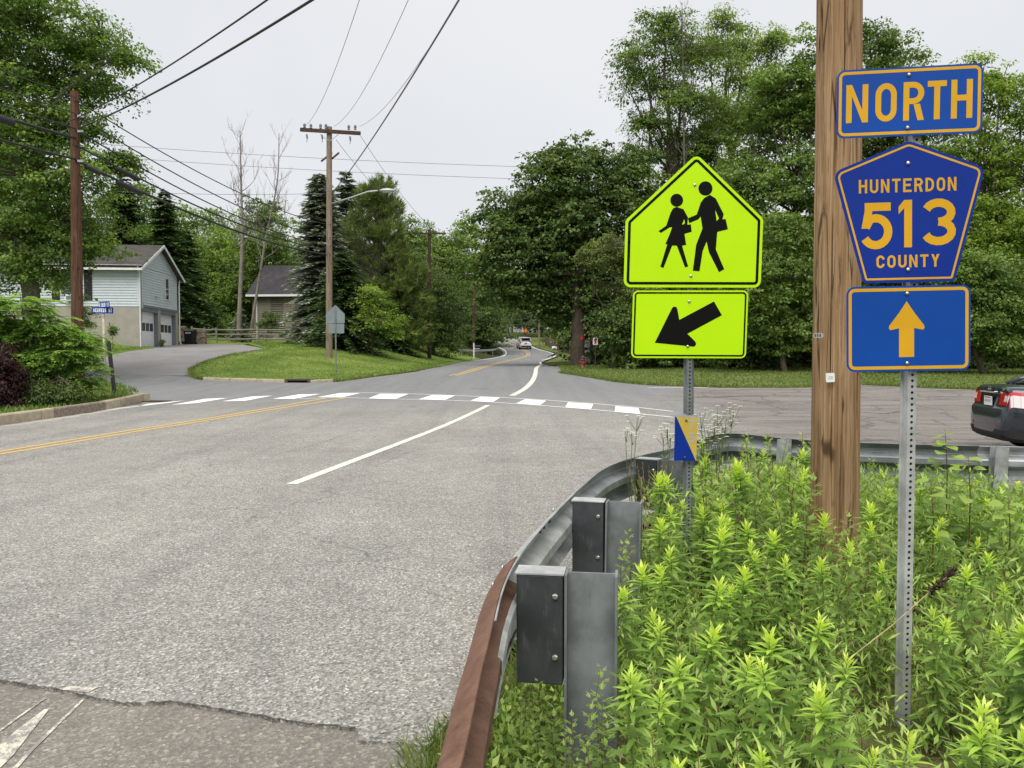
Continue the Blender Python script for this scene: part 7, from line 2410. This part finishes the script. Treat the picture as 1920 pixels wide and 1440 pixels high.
# fleabane with white flower heads
def fleabane(label, tops, Y_, foot):
    b_ = at(*foot, Y_); b_.z = zz(b_.x, Y_)
    o = thing('fleabane', label, 'flower', b_)
    st_ = MB(); C, D, N_, L, W, V = [], [], [], [], [], []
    fC, fD, fN, fL, fW = [], [], [], [], []
    for (px_, py_) in tops:
        tp_ = at(px_, py_, Y_ + random.uniform(-.15, .15)) - b_
        mid = Vector((tp_.x * .45, tp_.y * .5, tp_.z * .6))
        st_.tube([(tp_.x * .5 + random.uniform(-.06, .06), random.uniform(-.1, .1), 0), mid + Vector((random.uniform(-.04, .04), 0, 0)), tp_], [.004, .003, .002], 4)
        for _ in range(7):
            c = tp_ + Vector((random.gauss(0, .05), random.gauss(0, .05), random.gauss(0, .03)))
            st_.tube([mid.lerp(tp_, .75), c], .0013, 3)
            for r_ in range(10):
                a = r_ * .63
                fC.append(tuple(c)); fD.append((math.cos(a), math.sin(a), .15)); fN.append((0, -.3, 1)); fL.append(.017); fW.append(.012)
        for i in range(8):
            f = random.uniform(.2, .9); a = random.uniform(0, 6.28)
            C.append(tuple(mid * (f * 1.3) if f < .75 else mid.lerp(tp_, .5))); D.append((math.cos(a), math.sin(a), .5)); N_.append((0, 0, 1)); L.append(.06); W.append(.012); V.append(.6)
    st_.build('stems', 'stem_green', o)
    link('leaves', leaf_mesh('leaves', np.array(C), np.array(D), np.array(N_, float), np.array(L), np.array(W), np.array(V), 'leaf_mugwort'), o)
    link('flower_heads', leaf_mesh('flower_heads', np.array(fC), np.array(fD), np.array(fN, float), np.array(fL), np.array(fW), np.full(len(fC), .6), 'flower_white'), o, kind='stuff')
fleabane('bushy white flowered fleabane right of the mile marker plate', [(1312, 775), (1340, 790), (1355, 800), (1330, 810), (1376, 772), (1350, 820), (1320, 800), (1362, 785), (1345, 772), (1335, 830), (1315, 830), (1358, 812)], 5.9, (1335, 1000))
fleabane('thin white flowered stalk left of the third rail post', [(1195, 783), (1185, 812), (1172, 806)], 6.3, (1190, 1000))
fleabane('thin white flowered stalk between rail post and mile marker', [(1252, 800), (1245, 815), (1258, 820)], 6.4, (1245, 1000))
# dry grass stalks at the third rail post
b_ = at(1215, 1000, 5.9); b_.z = 0
o = thing('dry_grass', 'dry brown grass stalks in front of the third rail post', 'grass', b_)
st_ = MB(); C, D, L = [], [], []
for (px_, py_) in ((1180, 880), (1195, 875), (1205, 872), (1217, 880), (1228, 885), (1240, 878), (1252, 868), (1233, 900), (1200, 895), (1262, 880)):
    tp_ = at(px_, py_ - 3, 5.9 + random.uniform(-.1, .1)) - b_
    st_.tube([(random.uniform(-.05, .05), 0, 0), tp_ * .6 + Vector((0, 0, .05)), tp_], [.003, .002, .001], 3)
    for i in range(22):
        f = .72 + .28 * random.random()
        C.append(tuple(tp_ * f)); D.append((random.gauss(0, .4), random.gauss(0, .4), 1)); L.append(.025)
st_.build('stalks', 'stem_dry', o)
n = len(C); link('seed_heads', leaf_mesh('seed_heads', np.array(C), np.array(D, float), rnd_unit(n), np.array(L), np.full(n, .006), rng.uniform(0, 1, n), 'seed_brown'), o)
# leaning dead stalk with a dark seed head
A_, B_ = at(1560, 1260, 3.05), at(1768, 1070, 3.2)
o = thing('dead_stalk', 'dead brown stalk with dark seed head leaning across the perforated post', 'plant', A_)
q = B_ - A_
MB().tube([(-.12, 0, -A_.z), (0, 0, 0), q * .5 + Vector((0, -.03, -.01)), q + Vector((0, -.05, 0))], [.0026, .0024, .002, .0015], 5).build('stalk', 'stem_dry', o)
C = [tuple(q * random.uniform(.80, 1.04) + Vector((random.gauss(0, .006), -.05 + random.gauss(0, .006), random.gauss(0, .006)))) for _ in range(160)]
me = leaf_mesh('seed_head', np.array(C), np.array([(random.gauss(.5, .5), random.gauss(0, .5), random.gauss(.3, .5)) for _ in C]), rnd_unit(160), np.full(160, .022), np.full(160, .009), rng.uniform(0, .3, 160), 'seed_brown')
me.materials[0] = MATS['seed_dark']; link('seed_head', me, o)

# low undergrowth, dry litter and shoulder grass
def scatter(name, label, n, hmin, hmax, L, W, mat, area, lean=.8, keep=None, var=(0, 1)):
    x0, x1, y0, y1 = area
    X, Y_ = [], []
    while len(X) < n:
        x, y = random.uniform(x0, x1), random.uniform(y0, y1)
        if abs(x) > .72 * y + .35: continue
        if keep and not keep(x, y): continue
        X.append(x); Y_.append(y)
    N = len(X)
    C = np.stack([X, Y_, np.array([zz(a, b) for a, b in zip(X, Y_)]) + rng.uniform(hmin, hmax, N) - .02], -1)
    D = np.stack([rng.normal(0, lean, N), rng.normal(0, lean, N), np.full(N, 1.)], -1)
    Nn = rnd_unit(N); Nn[:, 2] = abs(Nn[:, 2]) + .3
    o = link(name, leaf_mesh(name, C, D, Nn, L * rng.uniform(.5, 1.4, N), W * rng.uniform(.6, 1.3, N), rng.uniform(*var, N), mat), kind='stuff')
    return tag(o, label, 'undergrowth')
scatter('undergrowth', 'low leafy undergrowth between the taller roadside weeds', 30000, 0, .42, .055, .013, 'leaf_mugwort', (.2, 6, 1.6, 8), 1.0, lambda x, y: in_patch(x, y) and (not in_gap(x, y) or random.random() < .2), (.2, 1.0))
scatter('undergrowth', 'leafy weeds filling the corner under the curved rail', 13000, .02, .58, .07, .02, 'leaf_mugwort', (1.0, 4.2, 5.6, 7.9), .9, lambda x, y: in_patch(x, y, -.12) or (x > 1.9 and 6.2 < y < np.interp(x, [1.9, 2.3, 2.75, 3.3, 4.74], [7.6, 8.0, 7.85, 7.55, 7.15])), (.05, .9))
scatter('dead_leaves', 'withered brown leaves and bent stems among the weeds', 1500, .03, .38, .08, .014, 'blades_dry', (.2, 6, 1.6, 8), 1.3, lambda x, y: in_patch(x, y))
scatter('dry_litter', 'dry straw and dead stems on the soil of the weed patch', 6000, 0, .06, .12, .004, 'blades_dry', (.1, 6, 1.6, 8), 2.0, lambda x, y: in_patch(x, y, .0))
scatter('undergrowth', 'dense leaves of taller weeds along the right guardrail', 6000, .05, .42, .075, .022, 'leaf_mugwort', (2.6, 6, 4.2, 7.6), .9, lambda x, y: in_patch(x, y) and x > .40 * y + .5 and not in_gap(x, y), (.1, .95))
scatter('shoulder_grass', 'short green grass growing under the guardrail at the pavement edge', 9500, 0, .0, .085, .008, 'blades_verge', (-.45, 1.2, 1.8, 7.0), .7, lambda x, y: (not in_patch(x, y, -.1)) and x > np.interp(y, [1.8, 2.7, 3.2, 3.6, 4.7, 6.0, 7.4], [-.66, -.60, -.46, -.20, .14, .54, 1.2]) + abs(random.gauss(0, .10)))
scatter('shoulder_leaves', 'small broad weeds under the brown rail end', 1500, 0, .10, .05, .022, 'leaf_mugwort', (-.35, .6, 1.8, 4.0), 1.0, lambda x, y: (not in_patch(x, y, -.05)) and x > np.interp(y, [1.8, 2.7, 3.2, 3.6, 4.7], [-.40, -.32, -.18, 0, .25]), (.2, .9))
